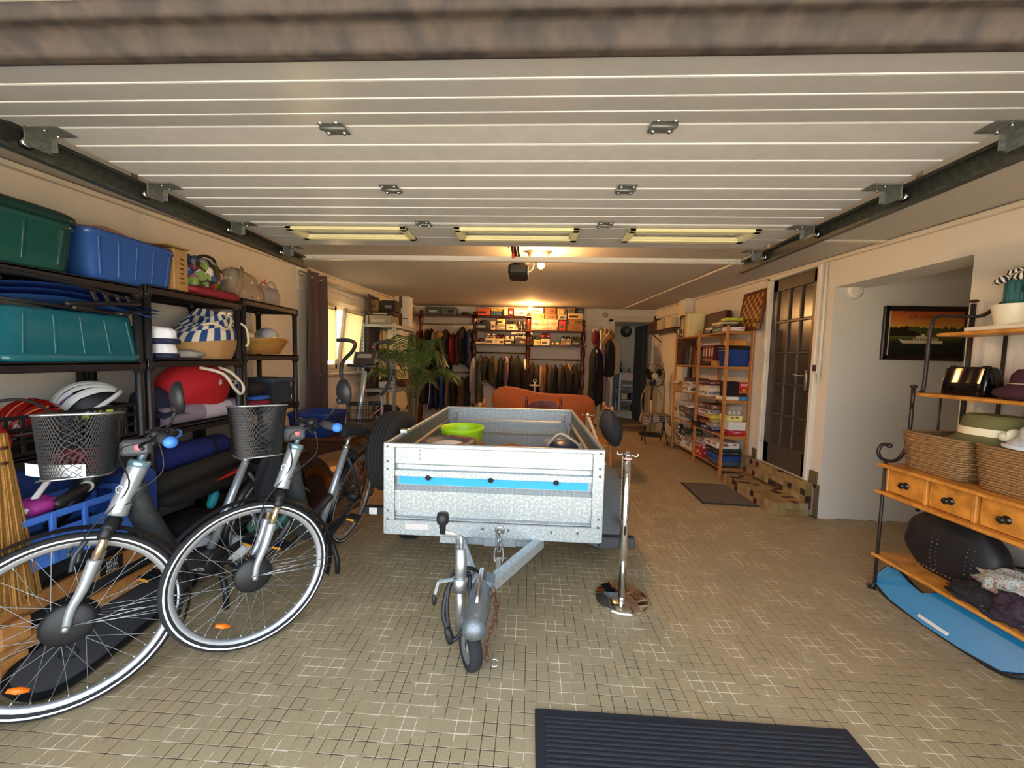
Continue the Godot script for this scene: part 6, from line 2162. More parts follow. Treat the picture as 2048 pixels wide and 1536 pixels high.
	for y in [0.1, 0.5, 0.93, 1.4, 1.95]:
		b = B.new()
		b.box(V(0, y, 0), V(0.52, 0.008, 0.98))
		for z in [-0.49, 0.49]: b.box(V(0, y - 0.02, z), V(0.52, 0.045, 0.01), 0.003)
		for x in [-0.255, 0.262]: b.box(V(x, y - 0.02, 0), V(0.01, 0.045, 0.98), 0.003)
		part(b, "shelf", M.galvanised, t)
	var bx := func(called: String, label: String, c: Vector3, s: Vector3, color: String, band := "") -> void:
		var o := thing(called, label, "box", c - V(0, s.y / 2, 0))
		var q := B.new()
		q.box(V(0, s.y / 2, 0), s, 0.003)
		part(q, "body", C(color, 0.7), o)
		q = B.new()
		q.box(V(0, s.y * 0.93, 0), V(s.x + 0.006, s.y * 0.16, s.z + 0.006), 0.003)
		part(q, "lid", C(color, 0.7), o)
		if band:
			q = B.new()
			q.box(V(0, s.y * 0.42, s.z / 2 + 0.002), V(s.x * 0.5, s.y * 0.3, 0.003), 0.001)
			part(q, "label_print", C(band, 0.6), o)
	bx.call("box", "grey flat box lowest on the steel shelving's top", V(-2.42, 2.025, -6.1), V(0.42, 0.14, 0.3), "8c857c", "a8a096")
	bx.call("box", "thin black box lying on the grey box atop the steel shelving", V(-2.4, 2.13, -6.1), V(0.44, 0.06, 0.3), "1f1a18", "b0a58e")
	bx.call("box", "brown wooden box at the left on the steel shelving's stack", V(-2.55, 2.26, -6.15), V(0.2, 0.18, 0.25), "7a5836", "5a4028")
	bx.call("box", "black box topmost of the stack on the steel shelving", V(-2.27, 2.25, -6.1), V(0.22, 0.17, 0.26), "15120f", "6a5f54")
	t = thing("carton", "tall white carton closed with brown tape on the steel shelving", "box", V(-2.22, 1.955, -6.55))
	b = B.new()
	b.box(V(0, 0.26, 0), V(0.25, 0.52, 0.2), 0.004)
	part(b, "body", C("d8cfc0", 0.7), t)
	b = B.new()
	for y in [0.13, 0.42]: b.box(V(-0.02, y, 0.101), V(0.055, 0.2, 0.003), 0.001)
	part(b, "tape", C("6b4a2c", 0.3), t)
	b = B.new()
	b.box(V(0.0, 0.15, 0.1015), V(0.22, 0.016, 0.003), 0.001)
	part(b, "red_line", C("9a3a2a", 0.6), t)
	t = thing("lamp", "table lamp with a white pleated shade on the steel shelving", "lamp", V(-2.26, 1.404, -6.25))
	b = B.new()
	b.smooth()
	b.grid(func(u: float, v: float) -> Vector3:
		var a := TAU * u
		var r := lerpf(0.17, 0.12, v) + 0.004 * sin(a * 36.0)
		return V(cos(a) * r, 0.27 + v * 0.22, -sin(a) * r), 144, 3)
	var shade := mat("lamp_shade", "f2ecdc", 0.9)
	shade.backlight_enabled = true
	shade.backlight = Color(0.6, 0.58, 0.5)
	shade.cull_mode = BaseMaterial3D.CULL_DISABLED
	part(b, "shade", shade, t)
	b = B.new()
	b.smooth().lathe([Vector2(0.06, 0), Vector2(0.065, 0.02), Vector2(0.03, 0.04), Vector2(0.05, 0.12), Vector2(0.03, 0.2), Vector2(0.012, 0.24), Vector2(0.012, 0.3)], Vector3.ZERO, Vector3.UP, 20)
	part(b, "base", C("4a5a6a", 0.3), t)
	for k in 7:
		b = B.new()
		b.smooth().blob([V(-2.46, 1.47, -6.1), V(-2.3, 1.46, -6.0), V(-2.3, 1.0, -6.0), V(-2.4, 1.02, -6.35), V(-2.3, 0.58, -6.05), V(-2.45, 0.2, -6.2), V(-2.25, 1.0, -6.6)][k], [V(0.1, 0.06, 0.16), V(0.08, 0.05, 0.1), V(0.12, 0.06, 0.12), V(0.14, 0.08, 0.12), V(0.16, 0.08, 0.2), V(0.14, 0.1, 0.2), V(0.1, 0.06, 0.12)][k], 0.6, 10, 0.2, 60 + k)
		solo(b, "bundle", C(["1c1815", "3a2a1e", "c8bfae", "2a2422", "1f1c20", "242022", "7a2420"][k], 0.8), ["dark shoe bundle under the lamp shelf's left end", "brown bundle in front of the pleated lamp", "white folded cloth on the middle steel shelf", "dark cloth pile on the middle steel shelf", "black bag on the lower steel shelf", "dark bag on the lowest steel shelf", "dark red cloth at the back of the middle steel shelf"][k], "bundle")
	# palm in a pot
	t = thing("palm", "potted palm with arching feathery fronds between trainer and steel shelving", "plant", V(-1.72, 0, -5.5))
	b = B.new()
	b.smooth().lathe([Vector2(0.12, 0), Vector2(0.13, 0.02), Vector2(0.17, 0.28), Vector2(0.175, 0.3), Vector2(0.15, 0.29), Vector2(0.0, 0.27)], Vector3.ZERO, Vector3.UP, 24)
	part(b, "pot", C("4a3a30", 0.6), t)
	b = B.new()
	for k in 5: b.smooth().tube(curve([V(0.03 * cos(k * 1.3), 0.25, 0.03 * sin(k * 1.3)), V(0.06 * cos(k * 1.3), 0.7, 0.06 * sin(k * 1.3)), V(0.1 * cos(k * 1.3), 1.1, 0.1 * sin(k * 1.3))]), 0.014, 7)
	part(b, "stem", C("6a5a38", 0.7), t)
	for f in 17:
		var a := f * 2.399 + 0.3
		var lean: float = [0.42, 0.55, 0.34][f % 3]
		var top: float = [1.55, 1.28, 1.72][f % 3] + 0.05 * sin(f * 3.1)
		var d := V(cos(a), 0, sin(a))
		var base := V(0, 0.85, 0) + d * 0.06
		var pts := curve([base, base + d * lean * 0.35 + V(0, (top - 0.85) * 0.75, 0), base + d * lean * 0.75 + V(0, top - 0.85, 0), base + d * lean * 1.15 + V(0, (top - 0.85) * 0.72, 0)], 8)
		b = B.new()
		b.tube(pts, [0.005, 0.005, 0.005, 0.005, 0.0045, 0.0045, 0.004, 0.004, 0.004, 0.0038, 0.0036, 0.0034, 0.0032, 0.003, 0.0028, 0.0026, 0.0024, 0.0022, 0.002, 0.002, 0.002, 0.0015, 0.0015, 0.001, 0.001], 4)
		for i in range(6, 25):
			var p: Vector3 = pts[i]
			var dir: Vector3 = (pts[mini(i + 1, 24)] - pts[i - 1]).normalized()
			var side := dir.cross(Vector3.UP).normalized()
			var l := 0.24 * sin(PI * (i - 4) / 24.0) + 0.03
			for s in [-1, 1]:
				var out: Vector3 = (side * s * 0.8 + dir * 0.55 + V(0, -0.25, 0)).normalized()
				var w := dir * 0.011
				var m := p + out * l * 0.5 + V(0, 0.01, 0)
				var e := p + out * l + V(0, -l * 0.3, 0)
				b.quad(p - w * 0.4, p + w * 0.4, m + w, m - w)
				b.tri(m - w, m + w, e)
		part(b, "frond", M.leaf, t)
	# dark things on the floor below, by the palm
	for k in 3:
		b = B.new()
		b.smooth().blob([V(-1.6, 0.12, -5.6), V(-1.75, 0.16, -6.3), V(-1.45, 0.1, -6.4)][k], [V(0.2, 0.12, 0.2), V(0.22, 0.16, 0.24), V(0.18, 0.1, 0.2)][k], 0.7, 10, 0.25, 70 + k)
		solo(b, "bundle", C(["17161a", "1c1a1c", "221a18"][k], 0.85), ["dark bag on the floor in front of the palm pot", "dark bag on the floor beside the steel shelving foot", "dark brown bag on the floor nearest the hanging clothes"][k], "bag")


func bakers_rack() -> void:
	var t := thing("etagere", "iron and honey wood baker's rack with drawers against the right wall", "shelving", V(2.53, 0, -2.0))
	var z0 := -2.53
	var z1 := -1.5
	var slab := func(called: String, x0: float, y: float, th: float, za := -2.56, label := "") -> void:
		var q := world(t)
		q.box(V((x0 + 2.75) / 2, y, (za + z1) / 2), V(2.75 - x0, th, z1 - za), th * 0.35)
		part(q, called, M.honey_wood, t)
	slab.call("bottom_shelf", 2.28, 0.232, 0.02)
	slab.call("drawer_floor", 2.27, 0.655, 0.022)
	slab.call("drawer_top", 2.27, 0.832, 0.022)
	slab.call("middle_shelf", 2.45, 1.296, 0.022)
	slab.call("top_shelf", 2.53, 1.672, 0.022, -2.53)
	var b := world(t)
	b.box(V(2.72, 0.744, -2.03), V(0.03, 0.16, 1.04), 0.003)
	b.box(V(2.53, 0.744, -2.53), V(0.4, 0.16, 0.02), 0.003)
	for z in [-2.525, -2.285, -2.04, -1.79, -1.52]: b.box(V(2.325, 0.744, z), V(0.03, 0.158, 0.02), 0.003)
	part(b, "drawer_case", M.honey_wood, t)
	for k in 4:
		b = world(t)
		var zc := -2.405 + k * 0.248
		b.box(V(2.335, 0.744, zc), V(0.035, 0.15, 0.222), 0.004)
		var d := part(b, "drawer", M.honey_wood, t)
		b = world(t)
		b.smooth().lathe([Vector2(0.022, 0), Vector2(0.02, 0.004), Vector2(0.012, 0.008), Vector2(0.01, 0.016), Vector2(0.017, 0.022), Vector2(0.019, 0.03), Vector2(0.012, 0.038), Vector2(0, 0.04)], V(2.318, 0.738, zc), Vector3.LEFT, 18)
		part(b, "knob", C("1a1614", 0.2), d, "round dark knob")
	# ironwork
	for x in [2.3, 2.73]:
		b = world(t)
		b.smooth().tube([V(x, 0.0, z0), V(x, 0.86, z0)], 0.0095, 10)
		b.tube(curve([V(x, 0.05, z0), V(x - 0.012, 0.02, z0 + 0.0), V(x - 0.03, 0.012, z0), V(x - 0.04, 0.03, z0), V(x - 0.03, 0.045, z0)]), 0.009, 8)
		part(b, "leg", M.iron, t)
	b = world(t)
	b.smooth().tube(curve([V(2.43, 1.29, z0), V(2.43, 1.05, z0), V(2.42, 0.96, z0), V(2.38, 0.88, z0), V(2.33, 0.86, z0), V(2.275, 0.875, z0), V(2.25, 0.92, z0), V(2.27, 0.965, z0), V(2.31, 0.965, z0)]), 0.0105, 10)
	b.blob(V(2.315, 0.962, z0), V(0.017, 0.017, 0.017), 1.0, 8)
	part(b, "scroll", M.iron, t)
	b = world(t)
	b.smooth().tube([V(2.43, 1.2, z0), V(2.43, 1.335, z0)], 0.0105, 10)
	b.blob(V(2.43, 1.345, z0), V(0.019, 0.012, 0.019), 1.0, 8)
	b.tube([V(2.6, 0.86, z0), V(2.6, 1.29, z0)], 0.006, 8)
	part(b, "front_post", M.iron, t)
	b = world(t)
	b.smooth().tube(curve([V(2.47, 1.305, z0), V(2.49, 1.34, z0), V(2.495, 1.55, z0), V(2.5, 1.72, z0), V(2.53, 1.785, z0), V(2.6, 1.79, z0), V(2.7, 1.79, z0), V(2.74, 1.79, z0 + 0.05), V(2.745, 1.83, -2.42), V(2.745, 1.91, -2.3), V(2.745, 1.97, -2.15), V(2.745, 1.98, -2.0)]), 0.0105, 10)
	part(b, "curved_rail", M.iron, t)
	b = world(t)
	b.smooth().tube([V(2.74, 0.84, z0), V(2.74, 1.87, z0)], 0.0125, 10)
	b.blob(V(2.74, 1.885, z0), V(0.022, 0.01, 0.022), 1.0, 8)
	part(b, "back_post", M.iron, t)
	for k in 6:
		b = world(t)
		var z := -2.36 + k * 0.13
		b.smooth().tube([V(2.75, 0.84, z), V(2.75, 1.67 + (0.12 if k > 1 else 0.0), z)], 0.009, 8)
		part(b, "back_rod", M.iron, t)
	b = world(t)
	b.smooth().tube([V(2.755, 0.25, -2.45), V(2.755, 0.64, -1.55)], 0.006, 8)
	b.tube([V(2.755, 0.64, -2.45), V(2.755, 0.25, -1.55)], 0.006, 8)
	part(b, "cross_brace", M.iron, t)
	# woven boxes on the drawer top
	for k in 2:
		var o := thing("seagrass_basket", ["rectangular woven seagrass basket on the drawer top, left of two", "rectangular woven seagrass basket at the right edge, beside another"][k], "basket", V(2.51, 0.844, [-2.315, -1.925][k]))
		b = B.new()
		var hx := 0.17
		for i in 17:
			var f := i / 16.0
			var kx := lerpf(0.88, 1.0, f)
			var ring := []
			var n := 68
			for j in n:
				var a := TAU * j / n
				var e := 0.18
				var wob := 0.0035 * (1.0 if (j + i) % 2 else -1.0)
				ring.append(V(signf(cos(a)) * pow(absf(cos(a)), e) * (hx * kx + wob), 0.007 + f * 0.218, signf(sin(a)) * pow(absf(sin(a)), e) * (0.168 * kx + wob)))
			b.smooth().tube(ring, 0.0078, 5, false, true)
		part(b, "weave", M.seagrass, o)
		b = B.new()
		b.box(V(0, 0.012, 0), V(0.28, 0.01, 0.28))
		part(b, "bottom", C("6b5238", 0.9), o)
	# hat and cap on the baskets
	t = thing("hat", "olive straw hat with a cream ribbon and bow on the seagrass baskets", "hat", V(2.52, 1.085, -2.17), 0)
	b = B.new()
	b.smooth().grid(func(u: float, v: float) -> Vector3:
		var a := TAU * u
		var pr := [Vector2(0.17, 0.0), Vector2(0.155, -0.004), Vector2(0.13, 0.004), Vector2(0.112, 0.02), Vector2(0.108, 0.06), Vector2(0.1, 0.115), Vector2(0.085, 0.133), Vector2(0.055, 0.13), Vector2(0.0, 0.125)]
		var f := v * 8.0
		var i := mini(int(f), 7)
		var p: Vector2 = pr[i].lerp(pr[i + 1], f - i)
		var brim := clampf(p.x - 0.112, 0.0, 1.0)
		return V(cos(a) * p.x, p.y - brim * 0.45 * (0.4 + 0.6 * absf(sin(a))), -sin(a) * p.x * 1.25), 40, 24)
	var felt := mat("olive_straw", "7d7a4a", 0.9, 0.0, noise_tex("olive", ["a0a090", "ffffff"], 0.2), 6.0)
	felt.cull_mode = BaseMaterial3D.CULL_DISABLED
	part(b, "body", felt, t)
	b = B.new()
	b.smooth().lathe([Vector2(0.1135, 0.022), Vector2(0.1125, 0.045), Vector2(0.109, 0.062)], Vector3.ZERO, Vector3.UP, 36, false, 1.0, 1.25)
	part(b, "ribbon", C("e6dcbc", 0.7), t)
	b = B.new()
	b.smooth().blob(V(-0.06, 0.05, 0.145), V(0.05, 0.03, 0.014), 0.8, 8, 0.2, 2)
	b.blob(V(-0.09, 0.035, 0.13), V(0.02, 0.025, 0.03), 0.9, 8, 0.2, 5)
	part(b, "bow", C("dcd4b8", 0.8), t)
	t = thing("hat", "grey and white patterned bucket hat at the right edge of the photo", "hat", V(2.48, 1.085, -1.9))
	b = B.new()
	b.smooth().lathe([Vector2(0.15, 0.0), Vector2(0.13, 0.03), Vector2(0.105, 0.045), Vector2(0.1, 0.09), Vector2(0.08, 0.115), Vector2(0, 0.12)], Vector3.ZERO, Vector3.UP, 30)
	part(b, "body", mat("grey_motif", "ffffff", 0.8, 0.0, noise_tex("greymotif", ["8a9098", "c8ccd0", "e6e4de"], 0.03), 4.0), t)
	b = B.new()
	b.smooth().lathe([Vector2(0.152, -0.004), Vector2(0.154, 0.004), Vector2(0.148, 0.014)], Vector3.ZERO, Vector3.UP, 30, false)
	part(b, "brim_edge", C("c9d2dc", 0.8), t)
	# middle shelf: handbag and maroon hat
	t = thing("handbag", "glossy black patent handbag on the rack's middle shelf", "bag", V(2.6, 1.307, -2.37))
	b = B.new()
	b.smooth()
	loft(b, [[0, 0, 0, 0.06, 0.115], [0, 0.008, 0, 0.064, 0.12], [0, 0.09, 0, 0.055, 0.118], [0, 0.15, 0, 0.042, 0.108], [0, 0.168, 0, 0.03, 0.098], [0, 0.17, 0, 0.02, 0.09]], 0.3, 40)
	part(b, "body", mat("patent", "0d0d10", 0.12), t)
	b = B.new()
	b.smooth().grid(func(u: float, v: float) -> Vector3: return V(-0.047 - 0.018 * (1.0 - v) - 0.004 * sin(u * 9.0), 0.075 + 0.085 * v, lerpf(-0.1, 0.1, u)), 16, 4)
	part(b, "flap", M.patent, t)
	for s in [-1, 1]:
		b = B.new()
		b.smooth().blob(V(-0.02, 0.165, s * 0.085), V(0.014, 0.012, 0.02), 0.7, 8)
		part(b, "strap_lug", M.patent, t)
	t = thing("hat", "maroon felt cloche hat on the middle shelf at the right edge", "hat", V(2.6, 1.308, -2.06))
	b = B.new()
	b.smooth().lathe([Vector2(0.16, 0.03), Vector2(0.155, 0.05), Vector2(0.12, 0.07), Vector2(0.105, 0.085), Vector2(0.1, 0.13), Vector2(0.08, 0.16), Vector2(0.0, 0.165)], Vector3.ZERO, Vector3.UP, 32)
	b.lathe([Vector2(0.12, 0.0), Vector2(0.155, 0.02), Vector2(0.16, 0.03)], Vector3.ZERO, Vector3.UP, 32)
	part(b, "body", C("3c1a26", 0.95), t)
	b = B.new()
	b.smooth().tube(arc(V(0, 0.085, 0), Vector3.RIGHT, Vector3.BACK, 0.107, 0, 360, 36), 0.003, 5, false, true)
	part(b, "cord", C("b8a88c", 0.7), t)
	# top shelf: tray, pot, plush cactus
	b = B.new()
	b.box(V(2.66, 1.697, -2.25), V(0.15, 0.028, 0.36), 0.006)
	solo(b, "tray", C("e8dfc8", 0.5), "flat cream box under the white plant pot on the top shelf", "tray")
	t = thing("pot", "cream ceramic pot holding a teal cactus on the top shelf", "plant pot", V(2.66, 1.711, -2.265))
	b = B.new()
	b.smooth().lathe([Vector2(0.058, 0.0), Vector2(0.062, 0.004), Vector2(0.08, 0.11), Vector2(0.081, 0.115), Vector2(0.074, 0.115), Vector2(0.07, 0.1), Vector2(0.0, 0.095)], Vector3.ZERO, Vector3.UP, 32)
	part(b, "body", C("e6dcc0", 0.3), t)
	t = thing("cactus_ornament", "teal knitted cactus with striped black and white flower tufts", "ornament", V(2.66, 1.805, -2.265))
	b = B.new()
	b.smooth().lathe([Vector2(0.03, 0.0), Vector2(0.034, 0.06), Vector2(0.034, 0.13), Vector2(0.028, 0.155), Vector2(0, 0.16)], Vector3.ZERO, Vector3.UP, 18)
	for k in 8: b.tube([V(cos(k * TAU / 8) * 0.034, 0.0, sin(k * TAU / 8) * 0.034), V(cos(k * TAU / 8) * 0.034, 0.14, sin(k * TAU / 8) * 0.034)], 0.005, 5)
	part(b, "stem", C("2c6060", 0.7), t)
	var zebra := printed("zebra", 64, 32, func(img: Image) -> void:
		for y in 32:
			for x in 64: img.set_pixel(x, y, Color("e8e2d2") if (x / 3) % 2 == 0 or y > 25 else Color("1c1a18")), 0.8)
	for c in [V(-0.01, 0.165, -0.05), V(0.0, 0.2, 0.0), V(-0.012, 0.175, 0.035), V(0.01, 0.19, 0.075)]:
		b = B.new()
		b.smooth().lathe([Vector2(0.0, -0.02), Vector2(0.03, -0.016), Vector2(0.042, 0.0), Vector2(0.03, 0.018), Vector2(0.0, 0.024)], c, V(-0.4, 1.0, c.z * 6.0), 22)
		part(b, "flower", zebra, t)
	b = B.new()
	b.smooth().blob(V(0.0, 0.1, 0.055), V(0.022, 0.024, 0.02), 1.0, 8)
	b.blob(V(0.02, 0.16, 0.13), V(0.05, 0.05, 0.04), 1.0, 10)
	part(b, "side_shoot", C("1f2b2a", 0.6), t)
	# bottom shelf: bags and scarves; sled on the floor
	t = thing("handbag", "large soft black handbag with metal studs on the bottom shelf", "bag", V(2.5, 0.243, -2.28))
	b = B.new()
	crumple(b, Vector3.ZERO, func(a: float, v: float) -> Vector3:
		var k := pow(sin(PI * clampf(v * 0.86 + 0.07, 0.0, 1.0)), 0.35)
		return V(signf(cos(a)) * pow(absf(cos(a)), 0.7) * 0.11 * k * lerpf(1.0, 0.7, v), 0.35 * v, signf(sin(a)) * pow(absf(sin(a)), 0.7) * 0.27 * k * lerpf(1.0, 0.88, v) + 0.006 * sin(v * 14.0 + a * 3.0)), 44, 16)
	part(b, "body", C("16171d", 0.55), t)
	b = B.new()
	for z in [-0.02, 0.16]:
		for i in 10:
			for w in [-0.014, 0.014]:
				var v := 0.06 + i * 0.07
				var k := pow(sin(PI * (v * 0.86 + 0.07)), 0.35)
				b.blob(V(-0.112 * k * lerpf(1.0, 0.7, v), 0.35 * v, z + w), V(0.004, 0.004, 0.004), 1.0, 4)
	for i in 22: b.blob(V(-0.1 - 0.004 * sin(i * 0.3), 0.035, -0.2 + i * 0.02), V(0.0045, 0.0045, 0.0045), 1.0, 4)
	part(b, "studs", M.steel, t).set_meta("kind", "stuff")
	b = B.new()
	b.smooth().tube(curve([V(-0.07, 0.33, -0.16), V(-0.06, 0.4, -0.12), V(-0.02, 0.42, -0.04), V(-0.02, 0.39, 0.06), V(-0.06, 0.34, 0.1)]), 0.009, 8)
	part(b, "handle", C("121216", 0.4), t)
	b = B.new()
	crumple(b, V(2.66, 0.243, -2.46), func(a: float, v: float) -> Vector3:
		var k := sin(PI * (0.2 + v * 0.7))
		return V(cos(a) * 0.06 * k, 0.34 * v, sin(a) * 0.1 * k + 0.01 * sin(a * 5.0 + v * 9.0)))
	solo(b, "bag", C("d8cfba", 0.8), "crumpled cream cloth bag behind the black studded handbag", "bag")
	var scarf := func(key: String, cols: Array, fr: float) -> StandardMaterial3D: return mat(key, "ffffff", 0.85, 0.0, noise_tex(key, cols, fr, 256, FastNoiseLite.TYPE_CELLULAR, 1), 5.0)
	for k in 3:
		b = B.new()
		var c: Vector3 = [V(2.43, 0.27, -1.98), V(2.52, 0.37, -1.95), V(2.42, 0.3, -1.86)][k]
		var r: Vector3 = [V(0.14, 0.065, 0.19), V(0.15, 0.07, 0.17), V(0.13, 0.09, 0.1)][k]
		b.smooth().blob(c, r, 0.9, 16, 0.45, 80 + k)
		solo(b, "scarf", [scarf.call("scarf_leaf", ["15141a", "1c1a22", "24202c", "e0dcda"], 0.07), scarf.call("scarf_dots", ["3a2a2c", "e8e2d8", "7cb0a8", "b84a48", "ece6dc"], 0.05), scarf.call("scarf_dark", ["1c1620", "3a2838", "54404e"], 0.05)][k], ["black scarf with white leaf print on the bottom shelf", "cream scarf with red, teal and brown dots on the black scarf", "dark purple scarf at the right edge of the bottom shelf"][k], "scarf")
	t = thing("sled", "bright blue curved plastic sled with black rim under the bottom shelf", "sled", V(2.36, 0.1, -2.2))
	t.rotation = V(0, 0, deg_to_rad(-38))
	var outline := PackedVector2Array()
	for q in [[-0.36, -0.02], [-0.33, -0.075], [-0.2, -0.115], [0.0, -0.13], [0.2, -0.125], [0.36, -0.105], [0.42, -0.05], [0.4, 0.06], [0.3, 0.13], [0.1, 0.14], [-0.02, 0.13], [-0.05, 0.06], [-0.1, 0.02], [-0.18, 0.035], [-0.28, 0.07], [-0.345, 0.06]]: outline.append(Vector2(q[0], q[1]))
	b = B.new()
	b.t = Transform3D(Basis(V(0, 0, 1), V(0, 1, 0), V(-1, 0, 0)), Vector3.ZERO)
	b.prism(outline, 0.03)
	part(b, "shell", mat("sled_blue", "2484b4", 0.35), t)
	b = B.new()
	var rim := []
	for p in outline: rim.append(V(0.0, p.y, p.x))
	rim.append(rim[0])
	b.smooth().tube(curve(rim, 3), 0.013, 6)
	part(b, "rim", M.black_plastic, t)
	b = B.new()
	b.box(V(-0.02, -0.1, 0.05), V(0.006, 0.02, 0.16), 0.002)
	part(b, "sticker", C("d8d4d0", 0.5), t)




func collage(key: String, base: String, cols: Array, seed_: int, blocks := 10) -> StandardMaterial3D:  # flat print: picture fields and lines of small type
	return printed(key, 96, 48, func(img: Image) -> void:
		img.fill(Color(base))
		var r := RandomNumberGenerator.new()
		r.seed = seed_
		for i in blocks:
			var w := r.randi_range(8, 26)
			var h := r.randi_range(6, 20)
			img.fill_rect(Rect2i(r.randi_range(0, 92 - w), r.randi_range(2, 46 - h), w, h), Color(cols[r.randi() % cols.size()]))
		for i in 5: img.fill_rect(Rect2i(r.randi_range(2, 60), r.randi_range(3, 44), r.randi_range(10, 28), 2), Color(cols[-1])))


func gbox(label: String, called: String, cat: String, c: Vector3, s: Vector3, color: Material, print: Material = null, group := "", turn := 0.0) -> Node3D:
	# a cardboard game or shoe box: tray, overhanging lid, print on the aisle side and on the end towards the door
	var t := thing(called, label, cat, V(c.x, c.y, c.z), turn, group)
	var b := B.new()
	b.box(V(0, s.y * 0.45, 0), V(s.x - 0.004, s.y * 0.9, s.z - 0.004), 0.002)
	part(b, "tray", color, t)
	b = B.new()
	b.box(V(0, s.y * 0.66, 0), V(s.x, s.y * 0.68, s.z), 0.003)
	part(b, "lid", color, t)
	if print:
		b = B.new()
		var x := -s.x / 2 - 0.0008
		b.quad(V(x, s.y * 0.34, -s.z * 0.48), V(x, s.y * 0.34, s.z * 0.48), V(x, s.y * 0.97, s.z * 0.48), V(x, s.y * 0.97, -s.z * 0.48))
		var z := s.z / 2 + 0.0008
		b.quad(V(-s.x * 0.48, s.y * 0.34, z), V(s.x * 0.48, s.y * 0.34, z), V(s.x * 0.48, s.y * 0.97, z), V(-s.x * 0.48, s.y * 0.97, z))
		part(b, "cover_print", print, t)
	return t


func book(label: String, at: Vector3, th: float, h: float, d: float, color: String, band := "", group := "", lean := 0.0) -> void:
	# an upright book, spine towards the aisle (-x)
	var t := thing("book", label, "book", at, 0, group)
	t.rotation.x = deg_to_rad(lean)
	var b := B.new()
	for s in [-1, 1]: b.box(V(0, h / 2, s * (th / 2 - 0.0015)), V(d, h, 0.003), 0.001)
	b.box(V(-d / 2 + 0.0015, h / 2, 0), V(0.003, h, th), 0.001)
	part(b, "cover", C(color, 0.5), t)
	b = B.new()
	b.box(V(0.003, h / 2, 0), V(d - 0.01, h - 0.01, th - 0.006))
	part(b, "pages", C("d8cdb4", 0.9), t)
	if band:
		b = B.new()
		b.box(V(-d / 2 - 0.0004, h * 0.6, 0), V(0.001, h * 0.45, th * 0.5))
		b.box(V(-d / 2 - 0.0004, h * 0.14, 0), V(0.001, h * 0.08, th * 0.6))
		part(b, "title_print", C(band, 0.5), t)


